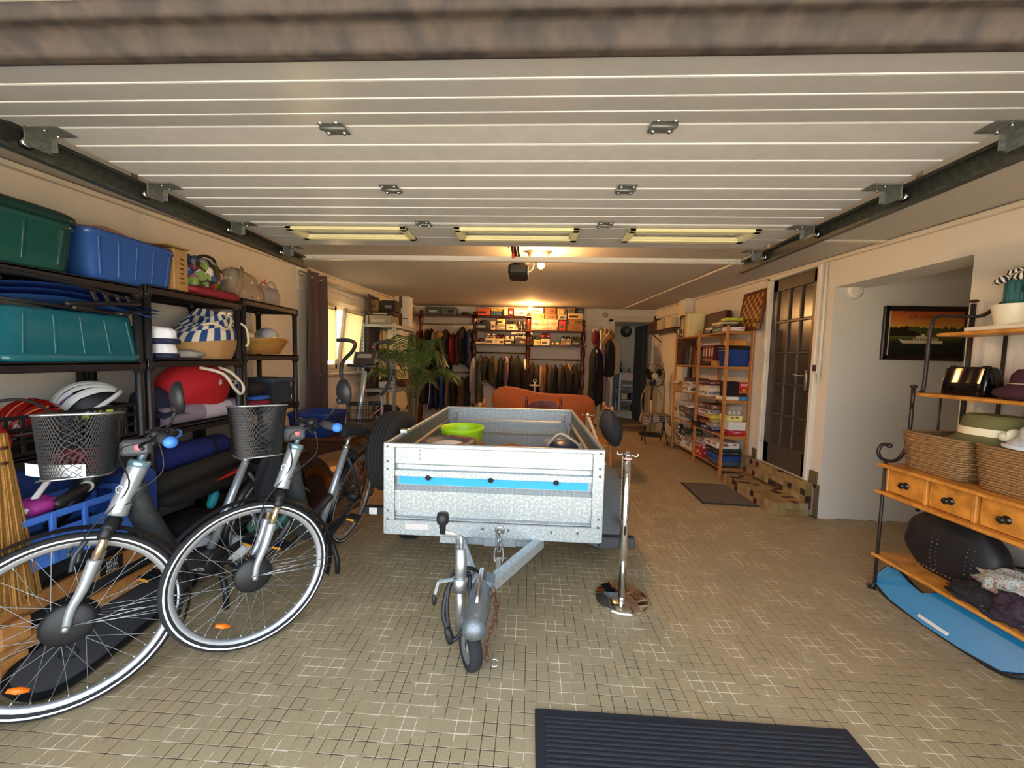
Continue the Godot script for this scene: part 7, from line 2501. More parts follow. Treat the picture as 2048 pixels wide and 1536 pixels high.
func bookcase() -> void:
	var XF := 2.45
	var XK := 2.775
	var Z := [-4.93, -5.73, -6.6]
	var lev := [0.12, 0.54, 1.0, 1.43, 1.875]
	var t := thing("bookcase", "open pine bookcase full of books and board games on the right", "bookcase", V(2.61, 0, -5.75))
	for z in Z:
		for x in [XF + 0.01, XK - 0.01]:
			var b := world(t)
			b.box(V(x, 0.97, z), V(0.022, 1.94, 0.052), 0.003)
			part(b, "post", M.pine, t)
		for y in lev:
			var b := world(t)
			b.box(V((XF + XK) / 2, y - 0.022, z + (-0.02 if z > -5 else 0.02)), V(XK - XF - 0.04, 0.03, 0.018), 0.002)
			part(b, "shelf_batten", M.pine, t)
	for k in 2:
		for y in lev:
			for j in 3:
				var b := world(t)
				b.box(V(lerpf(XF + 0.07, XK - 0.07, j / 2.0), y - 0.009, (Z[k] + Z[k + 1]) / 2), V(0.096, 0.018, Z[k] - Z[k + 1] - 0.005), 0.003)
				part(b, "shelf_slat", M.pine, t)
	var bb := world(t)
	bb.box(V(XF + 0.16, 1.65, -6.57), V(0.3, 0.44, 0.008))
	part(bb, "end_panel", M.brown_wood, t)
	# on top
	var spines := ["2a1814", "1c1412", "cfc4ac", "3c2a20", "b8a888", "d8cca8", "e0d49c"]
	for k in 7:
		book(["dark brown tall book, first at the far end of the bookcase top", "black tall book with a silver title on the bookcase top", "thin cream book between dark ones on the bookcase top", "brown tall book beside the thin cream one on the bookcase top", "beige tall book on the bookcase top", "pale tall book on the bookcase top left of the map-like one", "broad tall yellow and red book, nearest of the upright row on top"][k], V(2.57, 1.875, -6.5 + [0.0, 0.06, 0.115, 0.16, 0.21, 0.26, 0.34][k]), [0.05, 0.055, 0.03, 0.04, 0.05, 0.04, 0.11][k], [0.36, 0.36, 0.33, 0.35, 0.34, 0.35, 0.36][k], 0.22, spines[k], ["", "c8c4bc", "", "c8b070", "", "", ""][k])
	t = thing("album", "large dark red leather album with gilt tooling leaning on the bookcase top", "album", V(2.68, 1.877, -5.75))
	t.rotation = V(0, 0, deg_to_rad(-6))
	var b := B.new()
	b.box(V(0, 0.165, 0), V(0.08, 0.33, 0.62), 0.008)
	part(b, "cover", C("431512", 0.35), t)
	b = B.new()
	for y in [0.04, 0.29]: b.box(V(-0.041, y, 0), V(0.002, 0.006, 0.54))
	for z in [-0.27, 0.27]: b.box(V(-0.041, 0.165, z), V(0.002, 0.25, 0.006))
	b.smooth()
	for z in [-0.22, 0.22]:
		for y in [0.08, 0.25]: b.tube(arc(V(-0.041, y, z), V(0, 1, 0), V(0, 0, 1), 0.025, 0, 330, 14), 0.002, 4)
	for i in 4: b.tube(arc(V(-0.041, 0.165, -0.12 + 0.08 * i), V(0, 1, 0), V(0, 0, 1), 0.035, 0, 330, 14), 0.0018, 4)
	part(b, "gilt_tooling", C("8a6430", 0.4, 0.4), t)
	t = thing("chessboard", "wooden chessboard standing upright against the wall on the bookcase top", "chessboard", V(2.7, 1.877, -4.93))
	t.rotation = V(0, 0, deg_to_rad(-8))
	b = B.new()
	b.box(V(0, 0.25, 0), V(0.018, 0.5, 0.5), 0.003)
	part(b, "board", mat("board_wood", "5a2a14", 0.35), t)
	b = B.new()
	for i in 8:
		for j in 8:
			if (i + j) % 2 == 0: b.box(V(-0.0095, 0.047 + (i + 0.5) * 0.0507, -0.203 + (j + 0.5) * 0.0507), V(0.002, 0.05, 0.05))
	part(b, "light_square", mat("light_square", "b07a3c", 0.35), t)
	var flat := [[-5.5, 1.877, 0.2, 0.045, "15131a", "black and silver book lying at the front of the bookcase top"], [-5.48, 1.925, 0.17, 0.03, "bfb49c", "grey-beige book lying on the black and silver one"], [-5.22, 1.877, 0.26, 0.05, "33645c", "teal game box lying lowest on the near bookcase top"], [-5.2, 1.93, 0.28, 0.045, "191820", "black game box with red strip lying on the teal box"], [-5.25, 1.978, 0.24, 0.03, "d8ccb0", "cream game box lying second from top before the chessboard"], [-5.05, 2.01, 0.16, 0.035, "b8bc2c", "yellow-green game box topmost before the chessboard"], [-5.0, 1.877, 0.16, 0.05, "e0d6d0", "white and pink game box at the near corner of the bookcase top"]]
	for k in flat.size():
		var f: Array = flat[k]
		gbox(f[5], "game_box", "box", V(2.56, f[1], f[0]), V(0.2, f[3], f[2]), C(f[4], 0.5), collage("flat%d" % k, f[4], [["c8c8cc", "88888e"], ["8a8070"], ["9ac0b4", "e8e4d8"], ["a8242c", "e0dcd4", "d8a84a"], ["a8a090"], ["f0f0b0", "5a6a20"], ["d85a6a", "5a9a8a", "9a8aa0"]][k], 5 + k, 4), "", 0.0 if k != 1 else 6.0)
	# second shelf
	var cols := ["223048", "2c3a52", "6c7448", "4a1f1c", "5c2420", "7a6a50"]
	for k in 6: book(["dark blue book, first on the second shelf's far bay", "slate blue book, second on the far bay's upper shelf", "olive green book leaning in the far bay's upper shelf", "dark maroon book in the far bay's upper shelf", "brown-red book by the middle post of the bookcase", "tan book right behind the bookcase's middle post"][k], V(2.58, 1.43, -6.25 + k * 0.075), 0.05, [0.24, 0.25, 0.29, 0.28, 0.27, 0.22][k], 0.2, cols[k], "", "", [0, 0, 6, 0, 0, 0][k])
	for k in 4: book(["navy ring binder in the near bay's upper shelf", "crimson ring binder next to the navy one", "dark crimson ring binder with white label dots", "wine red ring binder nearest the blue tub"][k], V(2.6, 1.475, -5.66 + k * 0.085), 0.075, 0.24, 0.2, ["28304a", "7c1c2e", "6e1626", "5c1826"][k], "c8a8a8")
	gbox("flat black case under the ring binders", "case", "case", V(2.6, 1.43, -5.55), V(0.24, 0.042, 0.3), C("15110f", 0.4))
	gbox("ochre wooden casket between the black case and blue tub", "casket", "box", V(2.6, 1.43, -5.32), V(0.24, 0.07, 0.12), M.pine)
	gbox("white papers stacked on the ring binders", "papers", "papers", V(2.6, 1.72, -5.55), V(0.2, 0.02, 0.3), C("cfc8bc", 0.8))
	tub("tub", "blue plastic tub with a black lid on the bookcase's upper shelf", V(2.62, 1.432, -5.07), 0.16, 0.12, 0.21, C("163c86", 0.4), 0.85, false, C("131316", 0.4))
	gbox("honey coloured wooden box on the black tub lid", "wooden_box", "box", V(2.62, 1.693, -5.07), V(0.2, 0.08, 0.16), M.honey_wood)
	# third shelf
	t = thing("carton", "open cardboard carton with papers at the far end of the third shelf", "box", V(2.6, 1.0, -6.45))
	b = B.new()
	for s in [-1, 1]:
		b.box(V(0, 0.08, s * 0.11), V(0.26, 0.16, 0.006))
		b.box(V(s * 0.13, 0.08, 0), V(0.006, 0.16, 0.22))
	b.box(V(0, 0.004, 0), V(0.26, 0.006, 0.22))
	part(b, "body", M.cardboard, t)
	b = B.new()
	b.bar(V(-0.13, 0.16, 0.0), V(-0.2, 0.13, 0.0), 0.2, 0.004)
	b.box(V(0.0, 0.165, 0.02), V(0.2, 0.01, 0.18), 0.002)
	part(b, "flap", C("d8ccb4", 0.8), t)
	var puz := ["white", "d8d0c4"]
	var rows := [  # z, y, length, height, base colour, print key colours, label
		[-6.17, 1.0, 0.26, 0.09, "d4cabc", ["6a7a8a", "8a6a58", "3a3a40"], "white puzzle box with small photos, lowest in the far third shelf"],
		[-6.15, 1.092, 0.26, 0.08, "c4b8ae", ["9a2028", "d8d0c8", "7a6a60"], "grey puzzle box with a red corner in the far third shelf"],
		[-6.13, 1.174, 0.24, 0.05, "3a2a30", ["6a3a4a", "a08a80"], "dark puzzle box topmost in the far third shelf"],
		[-5.55, 1.0, 0.3, 0.075, "d6ccba", ["4a6a88", "6a7868", "9a9488"], "white landscape puzzle box, lowest in the near third shelf"],
		[-5.55, 1.077, 0.3, 0.075, "dcd2c2", ["8a8a90", "b8a8a0", "a07a78"], "white drawing puzzle box on the landscape puzzle box"],
		[-5.56, 1.154, 0.32, 0.065, "4a2038", ["9a6a50", "c8a890", "6a2a4a"], "purple puzzle box topmost in the near third shelf"],
		[-6.5, 0.54, 0.17, 0.29, "c0b4a4", ["5a5048", "8a7a6a", "3a3630"], "tall photo puzzle box at the far end of the fourth shelf"],
		[-6.28, 0.54, 0.22, 0.12, "b8aca0", ["4a4a50", "8a8078"], "grey puzzle box in the far fourth shelf"],
		[-6.27, 0.662, 0.22, 0.1, "6a5044", ["8a4a3a", "c0a890", "3a2a28"], "brown people puzzle box in the far fourth shelf"],
		[-6.05, 0.77, 0.2, 0.06, "d8d2c8", ["26242a", "8a8a90"], "white puzzle box with black picture by the middle post"],
		[-6.05, 0.6, 0.2, 0.16, "54484a", ["b09aa0", "2a2228", "8a6a70"], "dark photo puzzle box below the white one by the middle post"],
		[-5.5, 0.82, 0.34, 0.07, "5c4030", ["a88a68", "d8ccb8", "7a2a20"], "brown village puzzle box, topmost in the near fourth shelf"],
		[-5.5, 0.745, 0.34, 0.07, "c8c0ba", ["5a6a90", "8a8078", "3a3a44"], "grey-white puzzle box under the brown village one"],
		[-5.52, 0.705, 0.34, 0.038, "b88a9a", ["d8b0c0", "8a5a70"], "pink puzzle box under the grey-white one"],
		[-6.45, 0.12, 0.2, 0.2, "b4a898", ["4a4440", "7a6a58"], "grey game box at the far bottom corner"],
		[-6.2, 0.12, 0.16, 0.17, "d2cabc", ["2a3a34", "6a4a40"], "white game box on the bottom shelf beside the dotted game"],
		[-6.2, 0.292, 0.18, 0.1, "3a4a3c", ["9a9a88", "26302a"], "dark green game box on the bottom shelf's far bay"],
		[-5.98, 0.12, 0.2, 0.12, "d0c8ba", ["4a4a48", "8a7a68"], "cream game box on the bottom shelf just before the middle post"],
		[-5.98, 0.242, 0.2, 0.09, "8a8074", ["d8d0c4", "3a3430"], "grey-brown game box on the cream one by the middle post"],
		[-5.6, 0.12, 0.22, 0.09, "a81e24", ["e0d0c8", "7c1014"], "red game box with white lettering on the near bottom shelf"],
		[-5.6, 0.212, 0.2, 0.09, "b02a2c", ["e8e0d8", "8a1418"], "second red game box on the first one, near bottom shelf"],
		[-5.58, 0.304, 0.24, 0.07, "a8a49e", ["3a3a40", "6a5a5a"], "grey photo game box on the two red ones"],
	]
	for k in rows.size():
		var r: Array = rows[k]
		gbox(r[6], "game_box", "box", V(2.6 + (k % 3) * 0.008, r[1] + 0.001, r[0]), V(0.27, r[3], r[2]), C(r[4], 0.55), collage("game%d" % k, r[4], r[5], 40 + k, 12))
	for k in 11:
		book(["first", "second", "third", "fourth", "fifth", "sixth", "seventh", "eighth", "ninth", "tenth", "last"][k] + " thin black disc case from the aisle, in the row above the flat white box", V(2.49 + k * 0.0, 1.045, -5.33 + k * 0.0), 0.014, 0.19, 0.13, ["16151a", "1c1a20", "222028"][k % 3])
		var o := get_child(get_child_count() - 1) as Node3D
		o.rotation.y = deg_to_rad(90)
		o.position = V(2.49 + k * 0.0165, 1.046, -5.03)
	gbox("flat white box under the row of disc cases", "box", "box", V(2.56, 1.0, -5.05), V(0.2, 0.044, 0.2), C("e4dcd0", 0.5))
	t = thing("book", "thick red paperback with a sunset cover on a blue book, third shelf", "book", V(2.71, 1.052, -4.97))
	b = B.new()
	b.box(V(0, 0.09, 0), V(0.12, 0.18, 0.035), 0.003)
	part(b, "cover", C("a81e1c", 0.4), t)
	b = B.new()
	b.quad(V(-0.058, 0.004, 0.0182), V(0.058, 0.004, 0.0182), V(0.058, 0.176, 0.0182), V(-0.058, 0.176, 0.0182))
	part(b, "cover_print", printed("sunset", 48, 72, func(img: Image) -> void:
		for y in 72:
			for x in 48:
				var v := y / 72.0
				var c := Color("b01c1c")
				if v > 0.45: c = Color("7c1816").lerp(Color("e8a020"), clampf((v - 0.45) * 2.0, 0, 1))
				if Vector2(x - 24, y - 42).length() < 9 and y < 45: c = Color("f0a030")
				if v > 0.6 and sin(x * 0.5) * 2.0 + y > 62: c = Color("2a1410")
				if v > 0.78: c = Color("1a0f10")
				img.set_pixel(x, y, c)
		img.fill_rect(Rect2i(6, 8, 36, 3), Color("e8d8d0"))
		img.fill_rect(Rect2i(8, 16, 32, 2), Color("e8d8d0"))
		img.fill_rect(Rect2i(8, 20, 32, 2), Color("e8d8d0")), 0.35), t)
	gbox("blue patterned book under the red sunset paperback", "book", "book", V(2.71, 1.002, -4.98), V(0.12, 0.048, 0.14), C("1f6aa0", 0.4), collage("bluebook", "1f7ab0", ["163c78", "4ab0d8"], 3, 16))
	# near end of the fourth shelf
	gbox("shallow red tray with a white stripe, lowest at the near end", "tray", "tray", V(2.66, 0.542, -5.05), V(0.24, 0.07, 0.22), C("a81a20", 0.35), collage("redtray", "a81a20", ["e4dcd4"], 2, 1))
	gbox("plain white box on the red tray", "box", "box", V(2.66, 0.614, -5.05), V(0.235, 0.11, 0.22), C("d8d4d0", 0.5))
	gbox("yellow game box with dark print on the white box", "game_box", "box", V(2.62, 0.726, -5.05), V(0.19, 0.075, 0.2), C("e0d48c", 0.5), collage("yellowgame", "e4d890", ["5a4020", "a84a30", "3a3a30"], 8, 4))
	t = thing("container", "clear plastic container of round pale things on the yellow box", "container", V(2.63, 0.803, -5.05))
	b = B.new()
	b.box(V(0, 0.06, 0), V(0.17, 0.12, 0.18), 0.012)
	part(b, "shell", M.clear_film, t)
	for k in 3:
		b = B.new()
		b.smooth().lathe([Vector2(0.02, 0.002), Vector2(0.026, 0.02), Vector2(0.024, 0.05), Vector2(0.0, 0.055)], V(-0.055 + k * 0.055, 0, 0.05), Vector3.UP, 14)
		part(b, "pot", C("b8b4a8", 0.5), t)
	t = thing("solitaire_board", "round brown wooden board lying tilted in the near fourth shelf", "board", V(2.56, 0.63, -5.48))
	t.rotation = V(0, 0, deg_to_rad(14))
	b = B.new()
	b.smooth().lathe([Vector2(0.0, 0.0), Vector2(0.1, 0.0), Vector2(0.16, 0.02), Vector2(0.18, 0.045), Vector2(0.17, 0.055), Vector2(0.0, 0.05)], Vector3.ZERO, Vector3.UP, 36, true, 0.75, 1.0)
	part(b, "disc", mat("varnished", "7a4520", 0.2), t)
	gbox("yellow cardboard box in front of the round wooden board", "box", "box", V(2.52, 0.72, -5.25), V(0.16, 0.05, 0.12), C("c4b040", 0.5))
	gbox("olive box under the yellow cardboard box", "box", "box", V(2.54, 0.67, -5.24), V(0.16, 0.045, 0.1), C("a09a58", 0.5))
	gbox("grey photo box under the olive box", "box", "box", V(2.52, 0.605, -5.25), V(0.18, 0.06, 0.13), C("8a8078", 0.5), collage("greyphoto", "8a8078", ["3a3030", "d0c8c0"], 21, 8))
	gbox("navy blue game box at the near front of the fourth shelf", "game_box", "box", V(2.58, 0.541, -5.4), V(0.24, 0.06, 0.3), C("22244a", 0.4), collage("navygame", "22244a", ["5a6a9a", "c8c8d0"], 14, 6))
	gbox("black slanting game box with pink sticker by the middle post", "game_box", "box", V(2.56, 0.541, -5.68), V(0.24, 0.07, 0.2), C("171519", 0.4), collage("blackgame", "171519", ["b8707a", "3a3a40"], 15, 3))
	# dotted upright game, bottom far bay
	t = thing("game", "upright black game frame with white and green balls, bottom shelf", "game", V(2.49, 0.122, -6.32))
	b = B.new()
	b.box(V(0, 0.17, 0), V(0.05, 0.34, 0.11), 0.015)
	part(b, "frame", C("141012", 0.4), t)
	for k in 5:
		b = B.new()
		b.smooth().blob(V(-0.028, 0.05 + k * 0.06, 0.01 * (-1 if k % 2 else 1)), V(0.016, 0.018, 0.018), 1.0, 8)
		part(b, "ball", C(["d8d4c8", "6a9a6a", "dcd8d0", "b8b848", "e0dcd8"][k], 0.3), t)
	# near bottom: stack of games and the blue cushion
	t = thing("cushion", "blue and grey cushion filling the near end of the bottom shelf", "cushion", V(2.6, 0.122, -5.15))
	b = B.new()
	b.smooth().blob(V(0, 0.06, 0), V(0.16, 0.06, 0.21), 0.5, 16)
	part(b, "bottom_pad", C("45484e", 0.9), t)
	b = B.new()
	b.smooth().blob(V(0, 0.115, 0), V(0.165, 0.045, 0.215), 0.5, 16)
	part(b, "top_pad", C("1c3a80", 0.9), t)
	gbox("black game box with white label lying on the blue cushion", "game_box", "box", V(2.6, 0.285, -5.14), V(0.28, 0.045, 0.36), C("1c1b1e", 0.4), collage("stack1", "1c1b1e", ["d8d4d0", "3a6a50", "8a3a6a"], 31, 4))
	gbox("dark green game box second on the cushion", "game_box", "box", V(2.6, 0.331, -5.15), V(0.28, 0.035, 0.34), C("1c3a2a", 0.4), collage("stack2", "1c3a2a", ["c06a50", "14281e"], 32, 4))
	gbox("white photo game box topmost on the cushion", "game_box", "box", V(2.57, 0.367, -5.16), V(0.28, 0.07, 0.36), C("d8d4ce", 0.5), collage("stack3", "dad6d0", ["c0a0a8", "8a9080", "a0303a", "6a6a70"], 33, 8))


func right_back_corner() -> void:
	var b := B.new()
	# wall shelf with crate and cartons
	t_shelf()
	var t := thing("cabinet", "plain beige two-tone cabinet standing behind the gingham chair", "cabinet", V(2.62, 0, -8.15))
	b.box(V(0, 0.49, 0), V(0.3, 0.98, 0.3), 0.004)
	part(b, "body", C("c0ac84", 0.6), t)
	b = B.new()
	b.box(V(-0.06, 0.5, 0.153), V(0.16, 0.92, 0.008), 0.003)
	part(b, "door", C("a88c5c", 0.6), t)
	b = B.new()
	b.smooth().blob(V(-0.005, 0.9, 0.165), V(0.012, 0.012, 0.012), 1.0, 8)
	part(b, "knob", M.zinc, t)
	t = thing("toaster", "small white rounded appliance on the beige cabinet", "appliance", V(2.6, 0.982, -8.12))
	b = B.new()
	b.box(V(0, 0.07, 0), V(0.28, 0.14, 0.18), 0.03)
	part(b, "body", C("d8d0c0", 0.4), t)
	b = B.new()
	b.box(V(-0.08, 0.075, 0.091), V(0.03, 0.04, 0.004), 0.001)
	part(b, "panel", C("2a2624", 0.4), t)
	# pedestal fan
	t = thing("fan", "black pedestal fan with a pale hub standing before the cabinet", "fan", V(2.43, 0, -7.7), 8)
	b = B.new()
	b.smooth().lathe([Vector2(0.22, 0), Vector2(0.225, 0.012), Vector2(0.2, 0.03), Vector2(0.04, 0.045), Vector2(0.0, 0.05)], Vector3.ZERO, Vector3.UP, 30)
	part(b, "base", M.black_plastic, t)
	b = B.new()
	b.smooth().rod(V(0, 0.04, 0), V(0, 0.75, 0), 0.014)
	part(b, "pole", M.zinc, t)
	b = B.new()
	b.smooth().tube([V(0, 0.7, 0), V(0, 0.85, 0.0), V(0.02, 1.0, -0.03), V(0.02, 1.15, -0.08)], [0.022, 0.02, 0.03, 0.04], 10)
	b.lathe([Vector2(0.07, -0.06), Vector2(0.08, 0.0), Vector2(0.05, 0.06)], V(0.0, 1.19, -0.06), Vector3.BACK, 18)
	part(b, "motor", M.black_plastic, t)
	var fc := V(0, 1.19, 0.03)
	for k in 3:
		b = B.new()
		var a0 := k * TAU / 3.0 + 0.5
		b.smooth().grid(func(u: float, v: float) -> Vector3:
			var r := lerpf(0.05, 0.2, u)
			var a := a0 + lerpf(-0.45, 0.45, v) * (0.6 + 0.6 * sin(PI * u))
			return fc + V(cos(a) * r, sin(a) * r, 0.03 * (v - 0.5)), 8, 6)
		var bm := C("17161a", 0.3)
		bm.cull_mode = BaseMaterial3D.CULL_DISABLED
		part(b, "blade", bm, t)
	b = B.new()
	for s in [-1, 1]:
		for k in 40:
			var a := TAU * k / 40.0
			var d := V(cos(a), sin(a), 0)
			b.tube([fc + d * 0.05 + V(0, 0, s * 0.07), fc + d * 0.16 + V(0, 0, s * 0.065), fc + d * 0.235], 0.0014, 3, false)
	b.smooth().tube(arc(fc, Vector3.RIGHT, Vector3.UP, 0.238, 0, 360, 48), 0.006, 6, false, true)
	b.tube(arc(fc + V(0, 0, 0.067), Vector3.RIGHT, Vector3.UP, 0.14, 0, 360, 36), 0.0018, 4, false, true)
	part(b, "guard", C("17171a", 0.35, 0.3), t)
	b = B.new()
	b.smooth().lathe([Vector2(0.062, 0.0), Vector2(0.062, 0.02), Vector2(0.05, 0.03), Vector2(0.0, 0.034)], fc + V(0, 0, 0.06), Vector3.BACK, 24)
	part(b, "hub_cap", C("b8b0a4", 0.4), t)
	# chair with a gingham cloth
	t = thing("chair", "folding chair with black legs, draped in a gingham cloth", "chair", V(2.27, 0, -6.95))
	b = B.new()
	for s in [-1, 1]:
		b.smooth().tube([V(s * 0.2, 0.0, 0.16), V(s * 0.17, 0.46, -0.14)], 0.011, 8)
		b.tube([V(s * 0.17, 0.0, -0.18), V(s * 0.15, 0.46, 0.12), V(s * 0.15, 0.5, 0.14)], 0.011, 8)
	part(b, "leg", M.black_plastic, t)
	b = B.new()
	b.box(V(0, 0.49, 0), V(0.42, 0.04, 0.4), 0.015)
	part(b, "seat", M.brown_wood, t)
	var ging := printed("gingham", 64, 64, func(img: Image) -> void:
		for y in 64:
			for x in 64:
				var k := int(x / 8) % 2 + int(y / 8) % 2
				img.set_pixel(x, y, [Color("b8aca0"), Color("7a6c62"), Color("2c2826")][k]), 0.95)
	ging.uv1_scale = V(6, 2, 1)
	b = B.new()
	b.smooth().grid(func(u: float, v: float) -> Vector3:
		var a := TAU * u
		var e := 0.4
		var r := minf(v * 1.8, 1.0)
		var drop := maxf(0.0, v - 0.56) * 0.42
		return V(signf(cos(a)) * pow(absf(cos(a)), e) * (0.23 + drop * 0.1) * r + 0.012 * sin(a * 9.0) * drop * 4.0, 0.525 - drop * (0.85 + 0.25 * sin(a * 3.0)), signf(sin(a)) * pow(absf(sin(a)), e) * (0.21 + drop * 0.1) * r), 64, 16)
	ging.cull_mode = BaseMaterial3D.CULL_DISABLED
	var cl := solo(b, "tablecloth", ging, "black and white gingham cloth draped over the folding chair", "cloth")
	cl.position = t.position
	b = B.new()
	b.smooth().tube(curve([V(-0.17, 0.5, -0.19), V(-0.19, 0.75, -0.24), V(-0.1, 0.97, -0.27), V(0.1, 0.97, -0.27), V(0.19, 0.75, -0.24), V(0.17, 0.5, -0.19)]), 0.011, 8)
	part(b, "back_frame", C("8a7a60", 0.5), t)
	# tall dark frames leaning behind the bookcase's far end
	for k in 2:
		t = thing("framed_picture", ["tall narrow dark framed picture leaning at the bookcase's far end", "second dark frame, shorter, hung just beyond the bookcase's far post"][k], "picture", V([2.74, 2.74][k], [1.05, 1.2][k], [-7.15, -6.75][k]))
		b = B.new()
		var h: float = [0.75, 0.3][k]
		var w: float = [0.36, 0.16][k]
		for s in [-1, 1]:
			b.box(V(0, h / 2 + s * h / 2, 0), V(0.03, 0.03, w), 0.004)
			b.box(V(0, h / 2, s * w / 2), V(0.03, h, 0.03), 0.004)
		part(b, "frame", C("1a1412", 0.35), t)
		b = B.new()
		b.box(V(0.004, h / 2, 0), V(0.01, h - 0.02, w - 0.02))
		part(b, "print", C("1f211a", 0.2), t)
	# beyond the doorway: clock, bench, blue-grey door
	t = thing("clock", "round white wall clock with black rim seen through the back doorway", "clock", V(3.05, 2.43, -12.54))
	b = B.new()
	b.smooth().lathe([Vector2(0.17, 0), Vector2(0.185, 0.01), Vector2(0.18, 0.04), Vector2(0.165, 0.045), Vector2(0.155, 0.03)], Vector3.ZERO, Vector3.BACK, 32)
	part(b, "rim", M.black_plastic, t)
	b = B.new()
	b.smooth().lathe([Vector2(0.158, 0.025), Vector2(0.0, 0.026)], Vector3.ZERO, Vector3.BACK, 32, false)
	part(b, "dial", C("d0c8b8", 0.5), t)
	b = B.new()
	for k in 12:
		var a := TAU * k / 12.0
		b.bar(V(cos(a) * 0.115, sin(a) * 0.115, 0.028), V(cos(a) * 0.14, sin(a) * 0.14, 0.028), 0.014, 0.002, Vector3.BACK)
	b.bar(V(0, 0, 0.03), V(0.07, 0.03, 0.03), 0.01, 0.002, Vector3.BACK)
	b.bar(V(0, 0, 0.031), V(0.1, 0.045, 0.031), 0.007, 0.002, Vector3.BACK)
	part(b, "numerals_and_hands", C("1c1a18", 0.5), t)
	t = thing("workbench", "high brown topped bench with grey-blue legs beyond the back doorway", "bench", V(2.98, 0, -11.7))
	b = B.new()
	b.box(V(0, 1.12, 0), V(0.72, 0.04, 0.6), 0.006)
	b.box(V(0, 1.0, 0.27), V(0.6, 0.2, 0.03), 0.004)
	part(b, "top", M.brown_wood, t)
	for s in [-1, 1]:
		for z in [-0.26, 0.26]:
			b = B.new()
			b.box(V(s * 0.32, 0.55, z), V(0.06, 1.1, 0.06), 0.005)
			part(b, "leg", C("5c6670", 0.5), t)
	for y in [0.3, 0.65]:
		b = B.new()
		b.box(V(0, y, 0), V(0.62, 0.03, 0.55), 0.004)
		part(b, "shelf", C("6a6258", 0.6), t)
	for k in 4:
		b = B.new()
		b.box([V(2.8, 0.42, -11.6), V(3.1, 0.42, -11.6), V(2.9, 0.74, -11.6), V(3.1, 0.06, -11.35)][k], [V(0.2, 0.2, 0.3), V(0.22, 0.18, 0.3), V(0.4, 0.12, 0.3), V(0.2, 0.36, 0.2)][k], 0.03)
		solo(b, "box", C(["6a5638", "1c1c20", "5a584c", "131316"][k], 0.6), ["brown box at the left on the bench's lower shelf", "black device at the right on the bench's lower shelf", "grey pile on the bench's upper shelf", "black machine on the floor before the bench"][k], "box")
	b = B.new()
	b.smooth().blob(V(3.08, 1.21, -11.6), V(0.14, 0.08, 0.12), 0.8, 12)
	solo(b, "basket", C("6c7050", 0.7), "olive rounded basket on the bench beyond the doorway", "basket")
	b = B.new()
	b.smooth().lathe([Vector2(0.035, 0), Vector2(0.035, 0.2), Vector2(0.014, 0.26), Vector2(0.014, 0.33)], V(2.72, 1.142, -11.6), Vector3.UP, 14)
	solo(b, "bottle", C("17181a", 0.2), "dark bottle at the left on the bench beyond the doorway", "bottle")
	var d := thing("door", "", "")
	d.name = "door_2"
	for k in ["label", "category"]: d.remove_meta(k)
	d.set_meta("kind", "structure")
	b = B.new()
	b.bar(V(2.7, 1.17, -9.02), V(2.63, 1.17, -9.82), 2.32, 0.04, V(1, 0, 0.08))
	var dm := C("4c5358", 0.5)
	part(b, "door_leaf", dm, d)
	b = B.new()
	for z in [0.2, 0.55]: b.bar(V(2.662, 1.6, -9.02 - z), V(2.655, 1.6, -9.02 - z - 0.02), 1.2, 0.012, V(1, 0, 0.08))
	part(b, "moulding", C("5a6266", 0.5), d)
	b = B.new()
	b.box(V(2.2, 1.9, -12.52), V(0.35, 1.3, 0.04), 0.004)
	b.box(V(2.62, 1.3, -12.5), V(0.05, 2.5, 0.08), 0.004)
	struct(b, "trim_9", C("a09a90", 0.6))
	t = thing("wall_vent", "round pale vent cover high on the back wall near the doorway", "vent", V(1.66, 2.5, ZB))
	b = B.new()
	b.smooth().lathe([Vector2(0.0, 0.025), Vector2(0.05, 0.022), Vector2(0.06, 0.0)], Vector3.ZERO, Vector3.BACK, 20)
	part(b, "cover", C("b8b0a0", 0.6), t)


func t_shelf() -> void:
	var t := thing("wall_shelf", "dark wall shelf in the far right corner carrying a crate and boxes", "shelf", V(2.66, 2.09, -7.75))
	var b := B.new()
	b.box(V(0, 0, 0), V(0.26, 0.03, 1.5), 0.004)
	part(b, "board", C("3a2a1e", 0.5), t)
	b = B.new()
	for z in [-0.6, 0.6]: b.bar(V(0.12, -0.2, z), V(-0.08, -0.015, z), 0.02, 0.02, Vector3.BACK)
	part(b, "bracket", M.iron, t)
	t = thing("wooden_crate", "brown wooden crate at the far end of the dark wall shelf", "crate", V(2.65, 2.106, -8.2))
	b = B.new()
	for y in [0.035, 0.105, 0.175]:
		b.box(V(-0.11, y, 0), V(0.012, 0.06, 0.4), 0.002)
		b.box(V(0, y, 0.2), V(0.22, 0.06, 0.012), 0.002)
		b.box(V(0, y, -0.2), V(0.22, 0.06, 0.012), 0.002)
	b.box(V(0, 0.006, 0), V(0.22, 0.01, 0.4))
	part(b, "slat", M.brown_wood, t)
	for k in 2: gbox(["pale cream box next to the wooden crate on the wall shelf", "cream box at the near end of the dark wall shelf"][k], "box", "box", V(2.65, 2.106, [-7.75, -7.3][k]), V(0.22, [0.2, 0.19][k], [0.36, 0.34][k]), C(["b0a084", "c8b898"][k], 0.7))
	b = B.new()
	b.smooth().blob(V(2.65, 2.32, -8.2), V(0.09, 0.06, 0.12), 0.8, 8, 0.2, 3)
	b.box(V(2.6, 2.36, -8.25), V(0.03, 0.14, 0.05), 0.005)
	solo(b, "bundle", C("1c1816", 0.7), "dark pointed bundle sticking out of the wooden crate", "bundle")


